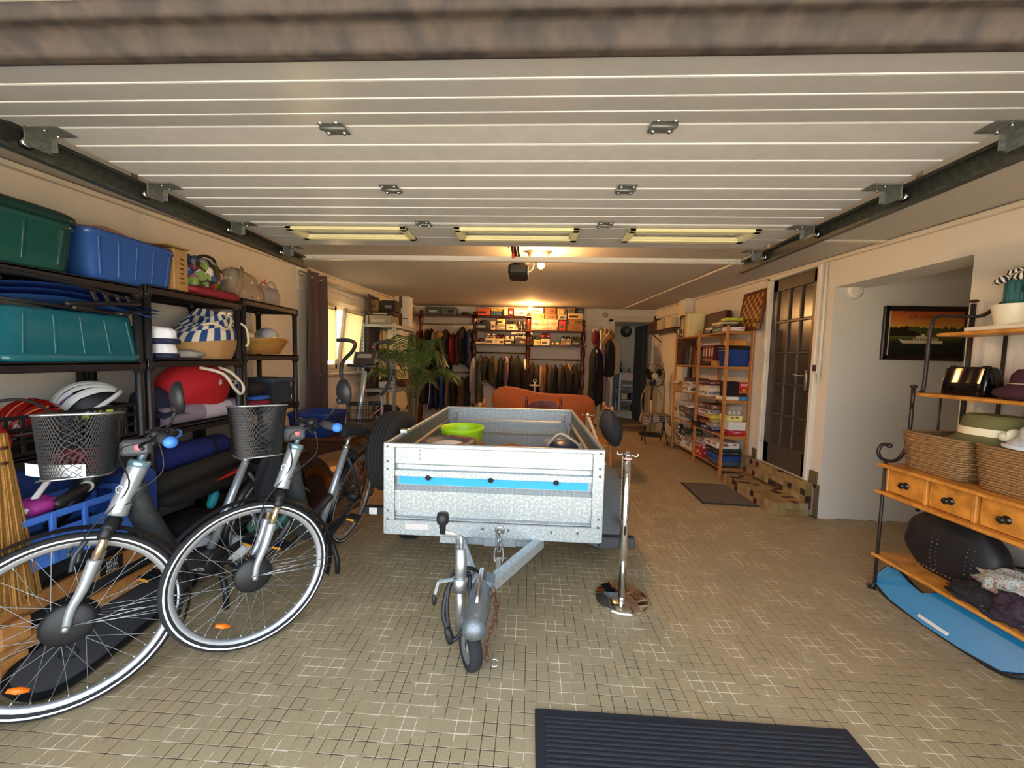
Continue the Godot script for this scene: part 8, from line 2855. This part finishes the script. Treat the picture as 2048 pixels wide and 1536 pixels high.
func garment(label: String, cat: String, called: String, x0: float, x1: float, yt: float, yb: float, color: Material, rod_y: float, z := -8.5, depth := 0.24, trousers := false, collar: Material = null) -> void:
	# clothing on a hanger, seen side on: narrow in x, deep in z
	var xc := (x0 + x1) / 2
	var hw := (x1 - x0) / 2
	var t := thing(called, label, cat, V(xc, yb, z), rng.randf_range(-9, 9))
	var h := yt - yb
	var ph := rng.randf() * TAU
	var b := B.new()
	b.smooth().grid(func(u: float, v: float) -> Vector3:
		var a := TAU * u
		var sh := smoothstep(1.0, 0.8, v) if not trousers else smoothstep(1.0, 0.94, v)
		var w := hw * lerpf(0.35, 1.0, sh) * lerpf(1.06, 0.92, v) * (1.0 if v < 0.999 and v > 0.001 else 0.1)
		var dz := depth * lerpf(0.28 if not trousers else 0.8, 1.0, sh) * (1.0 if v < 0.999 and v > 0.001 else 0.1)
		var fold := 1.0 + 0.1 * sin(a * 5.0 + ph + v * 2.0) * (1.0 - v)
		return V(cos(a) * w * fold + 0.012 * sin(v * 6.0 + ph), v * h + 0.02 * sin(a * 2.0 + ph) * (1.0 - v), -sin(a) * dz * fold), 28, 14)
	part(b, "cloth", color, t)
	if not trousers:
		b = B.new()
		var fx := hw * 0.5 * signf(sin(ph))
		b.smooth().tube([V(fx * 0.4, h * 0.93, depth * 0.6), V(fx, h * 0.78, depth * 0.98), V(fx * 1.1, h * 0.5, depth * 1.06), V(fx, h * 0.26, depth * 1.02)], [hw * 0.3, hw * 0.5, hw * 0.46, hw * 0.4], 10, true, false, 0.8)
		part(b, "sleeve", color, t)
	b = B.new()
	b.smooth().tube(curve([V(0, h - 0.01, 0), V(0, h + 0.03, 0), V(0, rod_y - yb - 0.005, 0.012), V(0, rod_y - yb + 0.016, 0.004), V(0, rod_y - yb + 0.01, -0.014)]), 0.0025, 5)
	part(b, "hanger_hook", M.zinc, t)
	if collar:
		b = B.new()
		b.smooth().tube([V(0, h * 0.99, 0.05), V(hw * 0.3, h * 0.9, depth * 0.7), V(hw * 0.6, h * 0.76, depth * 1.06)], [0.02, 0.03, 0.026], 8)
		part(b, "collar", collar, t)


func turned_post(t: Node3D, x: float, z: float, top: float) -> void:
	var prof := [Vector2(0.03, 0.0), Vector2(0.045, 0.05)]
	var y := 0.06
	while y < top - 0.12:
		for q in [[0.0, 0.03], [0.05, 0.036], [0.12, 0.052], [0.2, 0.055], [0.26, 0.045], [0.31, 0.03], [0.33, 0.038]]: prof.append(Vector2(q[1], minf(y + q[0], top - 0.1)))
		y += 0.345
	prof.append_array([Vector2(0.03, top - 0.09), Vector2(0.042, top - 0.06), Vector2(0.042, top - 0.03), Vector2(0.025, top - 0.004), Vector2(0.0, top)])
	var b := world(t)
	b.smooth().lathe(prof, V(x, 0, z), Vector3.UP, 16)
	part(b, "turned_post", M.dark_wood, t)


func shoe(label: String, at: Vector3, turn: float, kind: int, color: String, sole := "1a1614", group := "") -> void:
	# kinds: 0 low shoe, 1 pump with heel, 2 ankle boot, 3 slipper; toe towards +z
	var t := thing("shoe", label, "shoe", at, turn, group)
	var b := B.new()
	var lift := 0.05 if kind == 1 else 0.0
	b.smooth().grid(func(u: float, v: float) -> Vector3:
		var s := (v - 0.5) * 0.27
		var w := 0.042 * sqrt(maxf(0.0, 1.0 - pow(absf(2.0 * v - 1.0), 3.0))) * lerpf(0.85, 1.05, v)
		var a := TAU * u
		var hgt: float = lerpf([0.075, 0.06, 0.1, 0.05][kind], [0.045, 0.035, 0.05, 0.05][kind], smoothstep(0.3, 0.8, v)) * sqrt(maxf(0.0, 1.0 - pow(absf(2.0 * v - 1.0), 6.0)))
		return V(cos(a) * w, maxf(0.0, 0.012 + lift * (1.0 - v) + (sin(a) * 0.5 + 0.5) * hgt), s), 18, 12)
	if kind == 2: b.lathe([Vector2(0.04, 0.06), Vector2(0.036, 0.12), Vector2(0.044, 0.19), Vector2(0.038, 0.192), Vector2(0.0, 0.15)], V(0, 0, -0.07), Vector3.UP, 14)
	part(b, "upper", C(color, 0.45), t)
	b = B.new()
	if kind == 1:
		b.smooth().tube([V(0, 0.0, -0.115), V(0, 0.06, -0.105)], [0.009, 0.02], 8)
		b.smooth(false).box(V(0, 0.006, 0.06), V(0.06, 0.01, 0.14), 0.004)
	else: b.smooth(false).box(V(0, 0.007, 0), V(0.074, 0.014, 0.255), 0.006)
	part(b, "sole", C(sole, 0.7), t)


func clothes_store() -> void:
	var z := -8.5
	var t := thing("wardrobe_rack", "dark mahogany rack of turned posts and plank shelves along the back wall", "clothes rack", V(-0.67, 0, z))
	for q in [[-2.485, 2.5], [-1.275, 2.49], [-0.07, 2.48], [1.14, 2.35]]: turned_post(t, q[0], z, q[1])
	for q in [[-2.6, -1.2, 2.385], [-1.33, -0.01, 2.385], [-1.35, 0.05, 2.075], [-0.12, 1.21, 2.078], [-1.34, 0.05, 1.765], [-0.12, 1.21, 1.765]]:
		var b := world(t)
		b.box(V((q[0] + q[1]) / 2, q[2], z - 0.03), V(q[1] - q[0], 0.022, 0.36), 0.004)
		part(b, "plank_shelf", M.dark_wood, t)
	var brass := mat("brass", "8a7440", 0.35, 0.8)
	for q in [[-2.46, -1.29, 2.197], [-1.25, -0.1, 1.58], [-0.05, 1.19, 1.45], [-2.46, -1.29, 1.12]]:
		var b := world(t)
		b.smooth().rod(V(q[0], q[2], z), V(q[1], q[2], z), 0.009)
		b.rod(V(q[0], q[2] + 0.02, z - 0.14), V(q[1], q[2] + 0.02, z - 0.14), 0.007)
		part(b, "hanging_rod", brass, t)
	# clothes: from, to, top, bottom, colour, label
	var cl := func(c: String) -> StandardMaterial3D: return mat("cl_" + c, c, 0.92, 0.0, textures["felt"], 7.0)
	var rackA := [[-2.56, -2.43, 2.08, 1.28, "6e3a1c", "rust brown leather jacket at the left end of the upper rail"], [-2.41, -2.36, 2.1, 1.4, "b8525c", "pink garment edge between rust and olive coats"], [-2.41, -2.23, 2.1, 1.16, "2c2820", "dark olive coat, second large one from the left on the upper rail"], [-2.31, -2.18, 2.12, 1.2, "14110f", "black coat right behind the olive coat"], [-2.2, -2.06, 2.09, 1.45, "b8a484", "ivory coat on the upper rail left of the fur collar"], [-2.13, -1.95, 1.97, 1.12, "33141c", "burgundy coat flaring out beneath the fur collar"], [-2.03, -1.78, 2.1, 1.12, "19181e", "black padded coat in the middle of the upper rail"], [-1.79, -1.69, 2.02, 1.31, "8c1420", "bright red jacket on the upper rail"], [-1.71, -1.58, 2.06, 1.3, "5c3a2c", "chestnut brown jacket right of the red one"], [-1.61, -1.44, 2.17, 1.32, "121114", "black puffer jacket hanging highest on the upper rail"], [-1.46, -1.32, 2.1, 1.22, "1e2a4c", "navy blue jacket at the right end of the upper rail"]]
	for g in rackA: garment(g[5], "coat", "coat", g[0], g[1], g[2], g[3], cl.call(g[4]), 2.197)
	var b := B.new()
	b.smooth().blob(V(-2.03, 1.92, -8.27), V(0.1, 0.1, 0.08), 0.9, 12, 0.5, 4)
	solo(b, "fur_collar", C("8a7446", 1.0), "light brown fur collar over the burgundy coat", "collar")
	var rackL := [[-2.62, -2.54, 0.98, 0.55, "6e1a24", "dark red trousers leftmost on the lower rail"], [-2.5, -2.42, 1.0, 0.56, "b4a8a0", "pale shirt between red and grey trousers"], [-2.44, -2.29, 1.06, 0.4, "26282a", "charcoal trousers on the lower rail"], [-2.29, -2.17, 1.07, 0.28, "1f3262", "blue track trousers with a white side stripe"], [-2.17, -2.03, 1.07, 0.28, "16203a", "dark navy trousers on the lower rail"], [-2.03, -1.92, 1.08, 0.3, "22418c", "royal blue trousers on the lower rail"], [-1.89, -1.77, 1.08, 0.35, "6a5a44", "khaki trousers on the lower rail"], [-1.79, -1.63, 1.08, 0.3, "0f0f11", "black trousers next to the khaki ones"], [-1.64, -1.42, 1.04, 0.32, "4c3826", "brown trousers spreading wide on the lower rail"], [-1.45, -1.34, 1.06, 0.32, "1b1a22", "black trousers rightmost on the lower rail"]]
	for g in rackL: garment(g[5], "trousers", "trousers", g[0], g[1], g[2], g[3], cl.call(g[4]), 1.12, -8.42, 0.17, true)
	b = B.new()
	b.smooth().tube(curve([V(-2.22, 1.0, -8.23), V(-2.2, 0.85, -8.22), V(-2.22, 0.5, -8.22), V(-2.26, 0.3, -8.22)]), 0.006, 5)
	solo(b, "stripe", C("c8c8cc", 0.8), "white side stripe running down the blue track trousers", "stripe")
	var rackB := [[-1.32, -1.19, 1.53, 0.4, "8a868a", "long light grey coat at the left of the middle rail"], [-1.19, -1.07, 1.55, 0.45, "5a584c", "grey coat in a clear dust cover on the middle rail"], [-1.08, -0.94, 1.52, 0.92, "1f1c1c", "black jacket with a chequered hem on the middle rail"], [-0.95, -0.74, 1.52, 0.85, "57492c", "olive brown parka on the middle rail"], [-0.76, -0.61, 1.5, 0.6, "15131a", "black coat between olive parka and pink scarf"], [-0.62, -0.5, 1.53, 0.8, "8a6a66", "dusty pink coat with a scarf on the middle rail"], [-0.52, -0.36, 1.54, 0.5, "171215", "dark coat right of the pink one"], [-0.38, -0.21, 1.55, 0.5, "121016", "black coat hanging highest on the middle rail"], [-0.21, -0.05, 1.46, 0.5, "0d0c0e", "black coat with an ivory collar at the middle rail's right end"]]
	for k in rackB.size():
		var g: Array = rackB[k]
		garment(g[5], "coat", "coat", g[0], g[1], g[2], g[3], cl.call(g[4]), 1.58, z, 0.24, false, C("d8c8a8", 0.9) if k == 8 else (C("a08480", 0.9) if k == 5 else null))
	t = thing("hem", "black and white chequered hem below the black jacket", "hem", V(-1.01, 0.9, -8.27))
	for k in 8:
		b = B.new()
		b.box(V(-0.05 + (k % 4) * 0.033, 0.02 + (k / 4) * 0.045, 0.0), V(0.022, 0.026, 0.012), 0.003)
		part(b, "check", C("b0a4a4", 0.9), t)
	var rackC := [[-0.02, 0.12, 1.4, 0.5, "161112", "dark brown coat at the left end of the right rail"], [0.1, 0.19, 1.38, 0.5, "3c2c34", "patterned mauve dress on the right rail"], [0.19, 0.29, 1.36, 0.5, "9a8870", "beige cardigan on the right rail"], [0.27, 0.35, 1.38, 0.55, "8a4c1c", "orange-brown suede jacket on the right rail"], [0.31, 0.43, 1.37, 0.5, "191316", "black jacket right of the suede one"], [0.4, 0.51, 1.35, 0.5, "5c4a32", "tan tweed jacket on the right rail"], [0.49, 0.63, 1.37, 0.5, "161a26", "dark navy blazer on the right rail"], [0.61, 0.78, 1.38, 0.5, "3c342c", "taupe long coat on the right rail"], [0.73, 0.89, 1.39, 0.5, "1e1c20", "black jacket with an orange lapel on the right rail"], [0.86, 1.06, 1.38, 0.5, "1a1817", "black coat last in the row on the right rail"]]
	for k in rackC.size():
		var g: Array = rackC[k]
		garment(g[5], "coat", "coat", g[0], g[1], g[2], g[3], cl.call(g[4]), 1.45, z, 0.22, false, C("a8622e", 0.8) if k == 8 else null)
	for k in 2:
		b = B.new()
		b.smooth().tube(curve([V(0, 0.1, 0), V(0, 0.06, 0), V(0, 0.04, 0.0)]), 0.003, 5)
		b.tube([V(-0.05, -0.06, 0.15), V(0, 0.04, 0), V(0.03, -0.06, -0.15)], 0.009, 6)
		var o := solo(b, "clothes_hanger", M.black_plastic, ["empty black hanger next to the last coat on the right rail", "empty black hanger beside the right-hand turned post"][k], "hanger")
		o.position = V(1.03 + 0.07 * k, 1.36, z)
	# boxes on the shelves: x from, to, y from, height, colour, label band, name
	var kraft := "8e6438"
	var boxes := [
		[-2.34, -2.0, 2.397, 0.165, "4a5652", "a8b4b0", "grey-green collage storage box, left of two on the top shelf"], [-1.99, -1.66, 2.397, 0.165, "4e5c58", "131414", "grey-green collage storage box with a black tag"],
		[-1.18, -0.91, 2.397, 0.138, "c4501e", "241c1c", "orange shoe box on the top shelf"], [-0.9, -0.65, 2.397, 0.09, "2c4a66", "46607a", "dark blue shoe box on the top shelf"], [-0.89, -0.645, 2.488, 0.06, "b89a48", "5a4020", "yellow shoe box lid on the dark blue box"], [-0.61, -0.525, 2.397, 0.18, "c2a884", "d8c8a8", "narrow upright beige box on the top shelf"], [-0.52, -0.4, 2.397, 0.165, "5c1624", "c8b8b0", "upright maroon box with white design on the top shelf"], [-0.395, -0.135, 2.397, 0.127, "d0bca0", "26221e", "cream shoe box with a dark square on the top shelf"],
		[-1.2, -0.92, 2.087, 0.145, "23262a", "8a8c90", "black and silver patterned box on the second shelf"], [-0.895, -0.785, 2.087, 0.178, "c8b49c", "3a3430", "upright pale box with dark window, second shelf"], [-0.77, -0.575, 2.087, 0.115, "9a8a78", "c8beb0", "taupe shoe box with a wide label, second shelf"], [-0.75, -0.59, 2.203, 0.112, "c8c078", "26241c", "pale yellow-green box on the taupe shoe box"], [-0.555, -0.35, 2.087, 0.123, "cbb498", "5a4a3a", "beige shoe box with a round mark, second shelf"],
		[-1.22, -0.97, 1.777, 0.045, "d8c4ac", "c8b8a0", "flat pale box at the left of the third shelf"], [-1.0, -0.775, 1.777, 0.12, "d8c0a0", "2a2622", "cream shoe box with a black label, third shelf"], [-0.995, -0.79, 1.898, 0.045, "b0a090", "3a3430", "flat grey box lid under the white sandals"], [-0.765, -0.59, 1.777, 0.115, "d4bc9a", "1e1c1a", "cream box with a round dark logo, third shelf"], [-0.575, -0.38, 1.777, 0.08, "2a2a2a", "e0d4c0", "dark box with a white label, third shelf"], [-0.575, -0.38, 1.858, 0.035, "d8c4a4", "c0b090", "cream lid on the dark white-label box"], [-0.36, -0.12, 1.777, 0.128, "35302c", "8a7a68", "dark grey boot box with a winged mark, third shelf"], [-0.355, -0.12, 1.906, 0.04, "c4b49c", "2a2622", "pale striped lid on the dark grey boot box"],
		[0.0, 0.33, 2.09, 0.125, kraft, "c8a878", "kraft box wrapped in film, bottom left of the right stack"], [0.34, 0.545, 2.09, 0.11, "946a3c", "d0b080", "kraft box wrapped in film beside the first one"], [0.135, 0.332, 2.217, 0.115, "b08858", "5c4a34", "tan box with an oval label in the wrapped row"], [0.34, 0.57, 2.202, 0.125, "b89060", "8a6a40", "tan box with a notch, right in the wrapped row"], [-0.0, 0.267, 2.333, 0.12, kraft, "4a4a44", "kraft shoe box with a grey logo under the bulb"], [0.02, 0.237, 2.455, 0.115, "cbb8a8", "3a2a2a", "white shoe box with a long dark label under the ceiling"], [0.277, 0.537, 2.33, 0.118, "7c5630", "5a4028", "brown shoe box in the middle of the stack"], [0.275, 0.51, 2.449, 0.13, "6c4222", "4a2a16", "dark brown box topmost in the middle of the stack"],
		[0.59, 0.73, 2.09, 0.22, "a8302c", "4a4038", "upright coral red box with a dark oval"], [0.745, 1.1, 2.09, 0.137, "8c6434", "7c5628", "large plain kraft box at the right of the stack"], [0.79, 1.085, 2.228, 0.118, "8a6030", "4a4a40", "kraft box with a dark brush mark on the large plain one"], [0.775, 1.085, 2.347, 0.118, "c0a070", "1c1a18", "tan shoe box with a black label, right side of the stack"], [0.55, 0.745, 2.33, 0.115, "a0947c", "2a2c2e", "grey and black shoe box between brown and tan ones"], [0.54, 0.7, 2.446, 0.115, "9a7a40", "a8a090", "ochre box topmost beside the dark brown one"], [0.77, 0.925, 2.466, 0.11, "6c5434", "5a4428", "brown box topmost above the tan shoe box"], [0.94, 1.12, 2.466, 0.115, "28303a", "4a5a64", "dark blue box topmost at the right end of the stack"],
		[0.045, 0.2, 1.777, 0.113, "d4b070", "8a7a60", "yellow cream shoe box, left on the lower right shelf"], [0.215, 0.4, 1.777, 0.125, "d0bc9c", "3a342e", "cream shoe box with a shoe drawing, lower right shelf"], [0.215, 0.405, 1.903, 0.028, "2c2434", "3a3040", "flat dark lid under the red pumps"], [0.65, 0.86, 1.777, 0.125, "8a7458", "a8a4a0", "brown and silver shoe box under the loafers"], [0.875, 1.08, 1.777, 0.118, "3a322a", "8a8478", "dark brown shoe box with a white label, far right"], [-0.04, 0.03, 1.777, 0.115, "141214", "1c1a1c", "black shoe box behind the third turned post"]]
	for k in boxes.size():
		var r: Array = boxes[k]
		t = thing("shoe_box", r[6], "box", V((r[0] + r[1]) / 2, r[2], -8.46 + (k % 3) * 0.012), 0, "shoe boxes on the rack shelves")
		var w: float = r[1] - r[0]
		var h: float = r[3]
		b = B.new()
		b.box(V(0, h * 0.5, 0), V(w - 0.008, h, 0.28), 0.003)
		part(b, "tray", C(r[4], 0.7), t)
		b = B.new()
		b.box(V(0, h * 0.86, 0), V(w, h * 0.28, 0.29), 0.003)
		part(b, "lid", C(r[4], 0.7), t)
		b = B.new()
		b.box(V([0.0, w * 0.16, -w * 0.12][k % 3], h * 0.42, 0.1415), V(w * [0.5, 0.4, 0.6][k % 3], h * 0.34, 0.004), 0.001)
		part(b, "label_print", C(r[5], 0.6), t)
	for k in 2:  # clear film over the wrapped row
		b = B.new()
		b.smooth().grid(func(u: float, v: float) -> Vector3: return V(lerpf(-0.01, 0.57, u), 2.09 + 0.12 * k + 0.115 * v, -8.3 + 0.02 * sin(v * PI) + 0.004 * sin(u * 24.0 + v * 8.0)), 40, 8)
		solo(b, "clear_film", M.clear_film, ["shiny clear film across the lower row of wrapped kraft boxes", "shiny clear film across the upper row of wrapped boxes"][k], "film")
	# shoes
	var pairs := [[-1.16, 1.823, 0, "4a2c20", "brown loafer"], [-0.89, 1.945, 3, "b0a094", "silver grey sandal"], [-0.68, 1.893, 1, "4a1418", "wine red heeled pump"], [-0.48, 1.894, 0, "9a948c", "grey and white trainer"], [-0.24, 1.947, 0, "141214", "black loafer"], [-0.46, 2.212, 0, "121114", "black slip-on"], [-0.22, 2.088, 2, "232320", "dark ankle boot"], [0.05, 1.893, 0, "131312", "black brogue"], [0.31, 1.932, 1, "a8242c", "bright red pump"], [0.52, 1.777, 3, "d0a868", "straw yellow slipper"], [0.75, 1.903, 0, "1c1a18", "black and white trainer"], [0.97, 1.896, 0, "2c2620", "dark brown walking shoe"]]
	for p in pairs:
		for s in [-1, 1]:
			shoe(["left ", "", "right "][s + 1] + p[4] + [" of the pair on the rack", "", " of its pair, rack shelf"][s + 1], V(p[0] + s * 0.05, p[1], -8.44), s * 6.0 + (180 if p[2] == 2 else 0), p[2], p[3], "e0d8cc" if p[4].contains("white") else "1a1614")
	b = B.new()
	b.smooth().blob(V(-1.05, 2.25, -8.46), V(0.1, 0.05, 0.1), 0.9, 12, 0.3, 5)
	solo(b, "shoe_bag", C("131215", 0.7), "crumpled black bag on the black and silver patterned box", "bag")
	b = B.new()
	b.smooth().lathe([Vector2(0.16, 0), Vector2(0.155, 0.01), Vector2(0.09, 0.02), Vector2(0.08, 0.06), Vector2(0, 0.068)], V(-1.47, 2.397, -8.46), Vector3.UP, 26)
	solo(b, "hat", C("2c211c", 0.9), "flat dark brown hat lying on the left top shelf", "hat")
	# coat stand by the doorway
	t = thing("coat_stand", "white coat stand with curved hooks between rack and back doorway", "coat stand", V(1.5, 0, -8.35))
	b = B.new()
	b.smooth().rod(V(0, 0, 0), V(0, 2.12, 0), 0.024, 12)
	b.rod(V(-0.14, 2.03, 0), V(0.15, 2.03, 0), 0.014)
	part(b, "pole", C("d2c4a4", 0.5), t)
	for k in 6:
		b = B.new()
		var d := V(cos(k * TAU / 6 + 0.2), 0, sin(k * TAU / 6 + 0.2))
		b.smooth().tube(curve([V(0, 1.82, 0), d * 0.07 + V(0, 1.95, 0), d * 0.15 + V(0, 2.05, 0), d * 0.17 + V(0, 2.14, 0), d * 0.13 + V(0, 2.16, 0)]), 0.011, 8)
		part(b, "hook", C("d2c4a4", 0.5), t)
	for k in 4:
		b = B.new()
		var d := V(cos(k * PI / 2 + 0.7), 0, sin(k * PI / 2 + 0.7))
		b.smooth().tube(curve([V(0, 0.22, 0), d * 0.15 + V(0, 0.14, 0), d * 0.27 + V(0, 0.02, 0)]), 0.012, 8)
		part(b, "foot", C("d2c4a4", 0.5), t)
	var hung := [[1.24, 1.55, 1.8, 0.5, "101013", "long black coat with a navy sash on the coat stand", 0.13, -8.18], [1.57, 1.78, 1.93, 1.12, "17151a", "black leather jacket on the right of the coat stand", 0.12, -8.2], [1.7, 1.93, 1.96, 1.17, "b8aa92", "white coat outermost on the coat stand's right side", 0.1, -8.36], [1.5, 1.62, 1.72, 0.75, "a86a80", "pink dress showing between the dark coats", 0.08, -8.28], [1.56, 1.74, 1.15, 0.35, "8a847c", "pale grey dress hanging low behind the pink one", 0.06, -8.42]]
	for g in hung: garment(g[5], "coat", "coat", g[0], g[1], g[2], g[3], cl.call(g[4]), g[2] + 0.05, g[7], g[6])
	b = B.new()
	b.smooth().tube(curve([V(1.36, 1.72, -8.03), V(1.37, 1.45, -8.02), V(1.35, 1.25, -8.02)]), [0.02, 0.025, 0.03, 0.035, 0.04, 0.045, 0.05, 0.055, 0.06, 0.065, 0.07, 0.075, 0.05], 8, true, false, 0.4)
	solo(b, "sash", C("1c2440", 0.7), "navy sash hanging down the long black coat", "sash")
	for y in [1.66, 1.28]:
		b = B.new()
		b.smooth().blob(V(1.36, y, -7.985), V(0.022, 0.026, 0.01), 1.0, 8)
		solo(b, "badge", C("d8d4cc", 0.4), ["round white badge low on the navy sash", "round white badge at the top of the navy sash"][1 if y > 1.5 else 0], "badge")
	b = B.new()
	b.smooth().blob(V(1.36, 1.95, -8.2), V(0.09, 0.15, 0.07), 0.9, 12, 0.1, 3)
	b.blob(V(1.4, 1.8, -8.2), V(0.05, 0.12, 0.05), 0.9, 10, 0.1, 4)
	solo(b, "hat", C("5c1420", 0.9), "dark red felt hat on the coat stand's left hook", "hat")
	b = B.new()
	b.smooth().lathe([Vector2(0.19, 0.0), Vector2(0.18, 0.012), Vector2(0.1, 0.02), Vector2(0.09, 0.09), Vector2(0.0, 0.1)], V(1.66, 1.98, -8.44), V(0.2, 0.3, 1), 28)
	solo(b, "straw_hat", M.straw, "straw hat hanging behind the coat stand's hooks", "hat")
	b = B.new()
	b.smooth().lathe([Vector2(0.1, 0), Vector2(0.12, 0.05), Vector2(0.14, 0.4), Vector2(0.11, 0.46), Vector2(0.09, 0.44), Vector2(0, 0.4)], V(-2.42, 0, -7.7), Vector3.UP, 22)
	solo(b, "umbrella_stand", M.brown_wood, "brown wooden umbrella stand on the floor before the trousers", "umbrella stand")


func middle_furniture() -> void:
	# orange chaise with a high rounded end, seen from behind
	var t := thing("sofa", "orange velvet chaise with a raised rounded end, seen from behind", "sofa", V(0.2, 0, -6.05))
	var prof := [Vector2(-0.7, 0.1), Vector2(-0.74, 0.5), Vector2(-0.8, 0.86), Vector2(-0.78, 0.95), Vector2(-0.7, 1.0), Vector2(-0.6, 1.02), Vector2(-0.45, 1.01), Vector2(-0.25, 0.97), Vector2(-0.1, 0.935), Vector2(0.1, 0.92), Vector2(0.4, 0.915), Vector2(0.64, 0.905), Vector2(0.74, 0.89), Vector2(0.8, 0.84), Vector2(0.82, 0.76), Vector2(0.8, 0.4), Vector2(0.76, 0.1)]
	var b := B.new()
	b.smooth().grid(func(u: float, v: float) -> Vector3:
		var f := u * (prof.size() - 1)
		var i := mini(int(f), prof.size() - 2)
		var p: Vector2 = prof[i].lerp(prof[i + 1], f - i)
		var w := 2.0 * v - 1.0
		var k := pow(maxf(0.0, 1.0 - pow(absf(w), 5.0)), 0.3)
		var c := Vector2(0.0, 0.5)
		var q := c + (p - c) * lerpf(0.82, 1.0, k) if absf(w) < 0.999 else c
		return V(q.x, q.y, -w * 0.2), 64, 18)
	part(b, "backrest", M.orange_velvet, t)
	b = B.new()
	b.box(V(0.0, 0.32, -0.45), V(1.5, 0.3, 0.75), 0.08)
	part(b, "seat", M.orange_velvet, t)
	for x in [-0.65, 0.65]:
		for z in [-0.7, 0.05]:
			b = B.new()
			b.smooth().lathe([Vector2(0.02, 0), Vector2(0.03, 0.17)], V(x, 0, z), Vector3.UP, 10)
			part(b, "leg", M.dark_wood, t)
	# chairs
	var turned := func(x: float, z: float, y: float) -> Array: return [Vector2(0.014, 0), Vector2(0.02, 0.05), Vector2(0.02, y * 0.4), Vector2(0.024, y * 0.5), Vector2(0.018, y * 0.56), Vector2(0.021, y * 0.6), Vector2(0.021, y - 0.11), Vector2(0.015, y - 0.075), Vector2(0.022, y - 0.045), Vector2(0.021, y - 0.015), Vector2(0.008, y)]
	t = thing("chair", "dark turned dining chair with rounded top rail behind the trailer", "chair", V(0.18, 0, -5.1))
	for x in [-0.22, 0.22]:
		b = B.new()
		b.smooth().lathe(turned.call(x, 0, 0.98), V(x, 0, 0.2), Vector3.UP, 14)
		part(b, "back_post", M.dark_wood, t)
		b = B.new()
		b.smooth().lathe([Vector2(0.015, 0), Vector2(0.022, 0.2), Vector2(0.02, 0.44)], V(x * 0.95, 0, -0.2), Vector3.UP, 12)
		part(b, "leg", M.dark_wood, t)
	b = B.new()
	var rail := PackedVector2Array([Vector2(-0.2, 0.8)])
	for q in [[0.2, 0.8], [0.2, 0.86], [0.16, 0.905], [0.08, 0.93], [0.0, 0.935], [-0.08, 0.93], [-0.16, 0.905], [-0.2, 0.86]]: rail.append(Vector2(q[0], q[1]))
	b.t = Transform3D(Basis.IDENTITY, V(0, 0, 0.2))
	b.prism(rail, 0.022)
	part(b, "top_rail", M.dark_wood, t)
	b = B.new()
	b.box(V(0, 0.455, 0), V(0.46, 0.03, 0.44), 0.012)
	part(b, "seat", M.dark_wood, t)
	var lad := thing("chair", "pine ladder-back chair standing right of the trailer's rear end", "chair", V(0.77, 0, -4.75))
	for z in [-0.24, 0.24]:
		b = B.new()
		b.smooth().lathe(turned.call(0, z, 0.93), V(0.2, 0, z), Vector3.UP, 14)
		part(b, "back_post", M.pine, lad)
		b = B.new()
		b.smooth().lathe([Vector2(0.018, 0), Vector2(0.02, 0.45)], V(-0.2, 0, z), Vector3.UP, 12)
		part(b, "leg", M.pine, lad)
	for y in [0.62, 0.74, 0.86]:
		b = B.new()
		b.box(V(0.2, y, 0), V(0.016, 0.055, 0.46), 0.006)
		part(b, "ladder_rung", M.pine, lad)
	b = B.new()
	b.box(V(0, 0.45, 0), V(0.42, 0.03, 0.48), 0.01)
	part(b, "seat", M.straw, lad)
	copy(lad, "pine ladder-back chair hidden mostly behind the trailer's left rear", V(-0.4, 0, -4.75), 180)
	b = B.new()
	crumple(b, V(0.9, 0.48, -4.42), func(a: float, v: float) -> Vector3:
		var k := sin(PI * (0.1 + v * 0.8))
		return V(cos(a) * 0.13 * k + 0.1 * (1.0 - v), 0.42 * v, sin(a) * 0.12 * k + 0.01 * sin(a * 5.0 + v * 9.0)))
	solo(b, "jacket", C("2c3038", 0.7), "dark blue-grey jacket thrown over the right pine chair", "jacket")
	t = thing("side_stand", "small white metal stand with a ring handle above the orange chaise", "stand", V(0.077, 0, -6.7))
	b = B.new()
	b.smooth().lathe([Vector2(0.11, 0), Vector2(0.11, 0.01), Vector2(0.015, 0.03), Vector2(0.012, 1.06), Vector2(0.012, 1.07)], Vector3.ZERO, Vector3.UP, 16)
	b.lathe([Vector2(0.0, 0.985), Vector2(0.07, 0.99), Vector2(0.105, 1.008), Vector2(0.1, 1.012), Vector2(0.0, 1.0)], Vector3.ZERO, Vector3.UP, 24)
	b.tube(arc(V(0, 1.085, 0), Vector3.RIGHT, Vector3.UP, 0.028, 0, 360, 18), 0.006, 6, false, true)
	part(b, "frame", C("dcd2c0", 0.45), t)
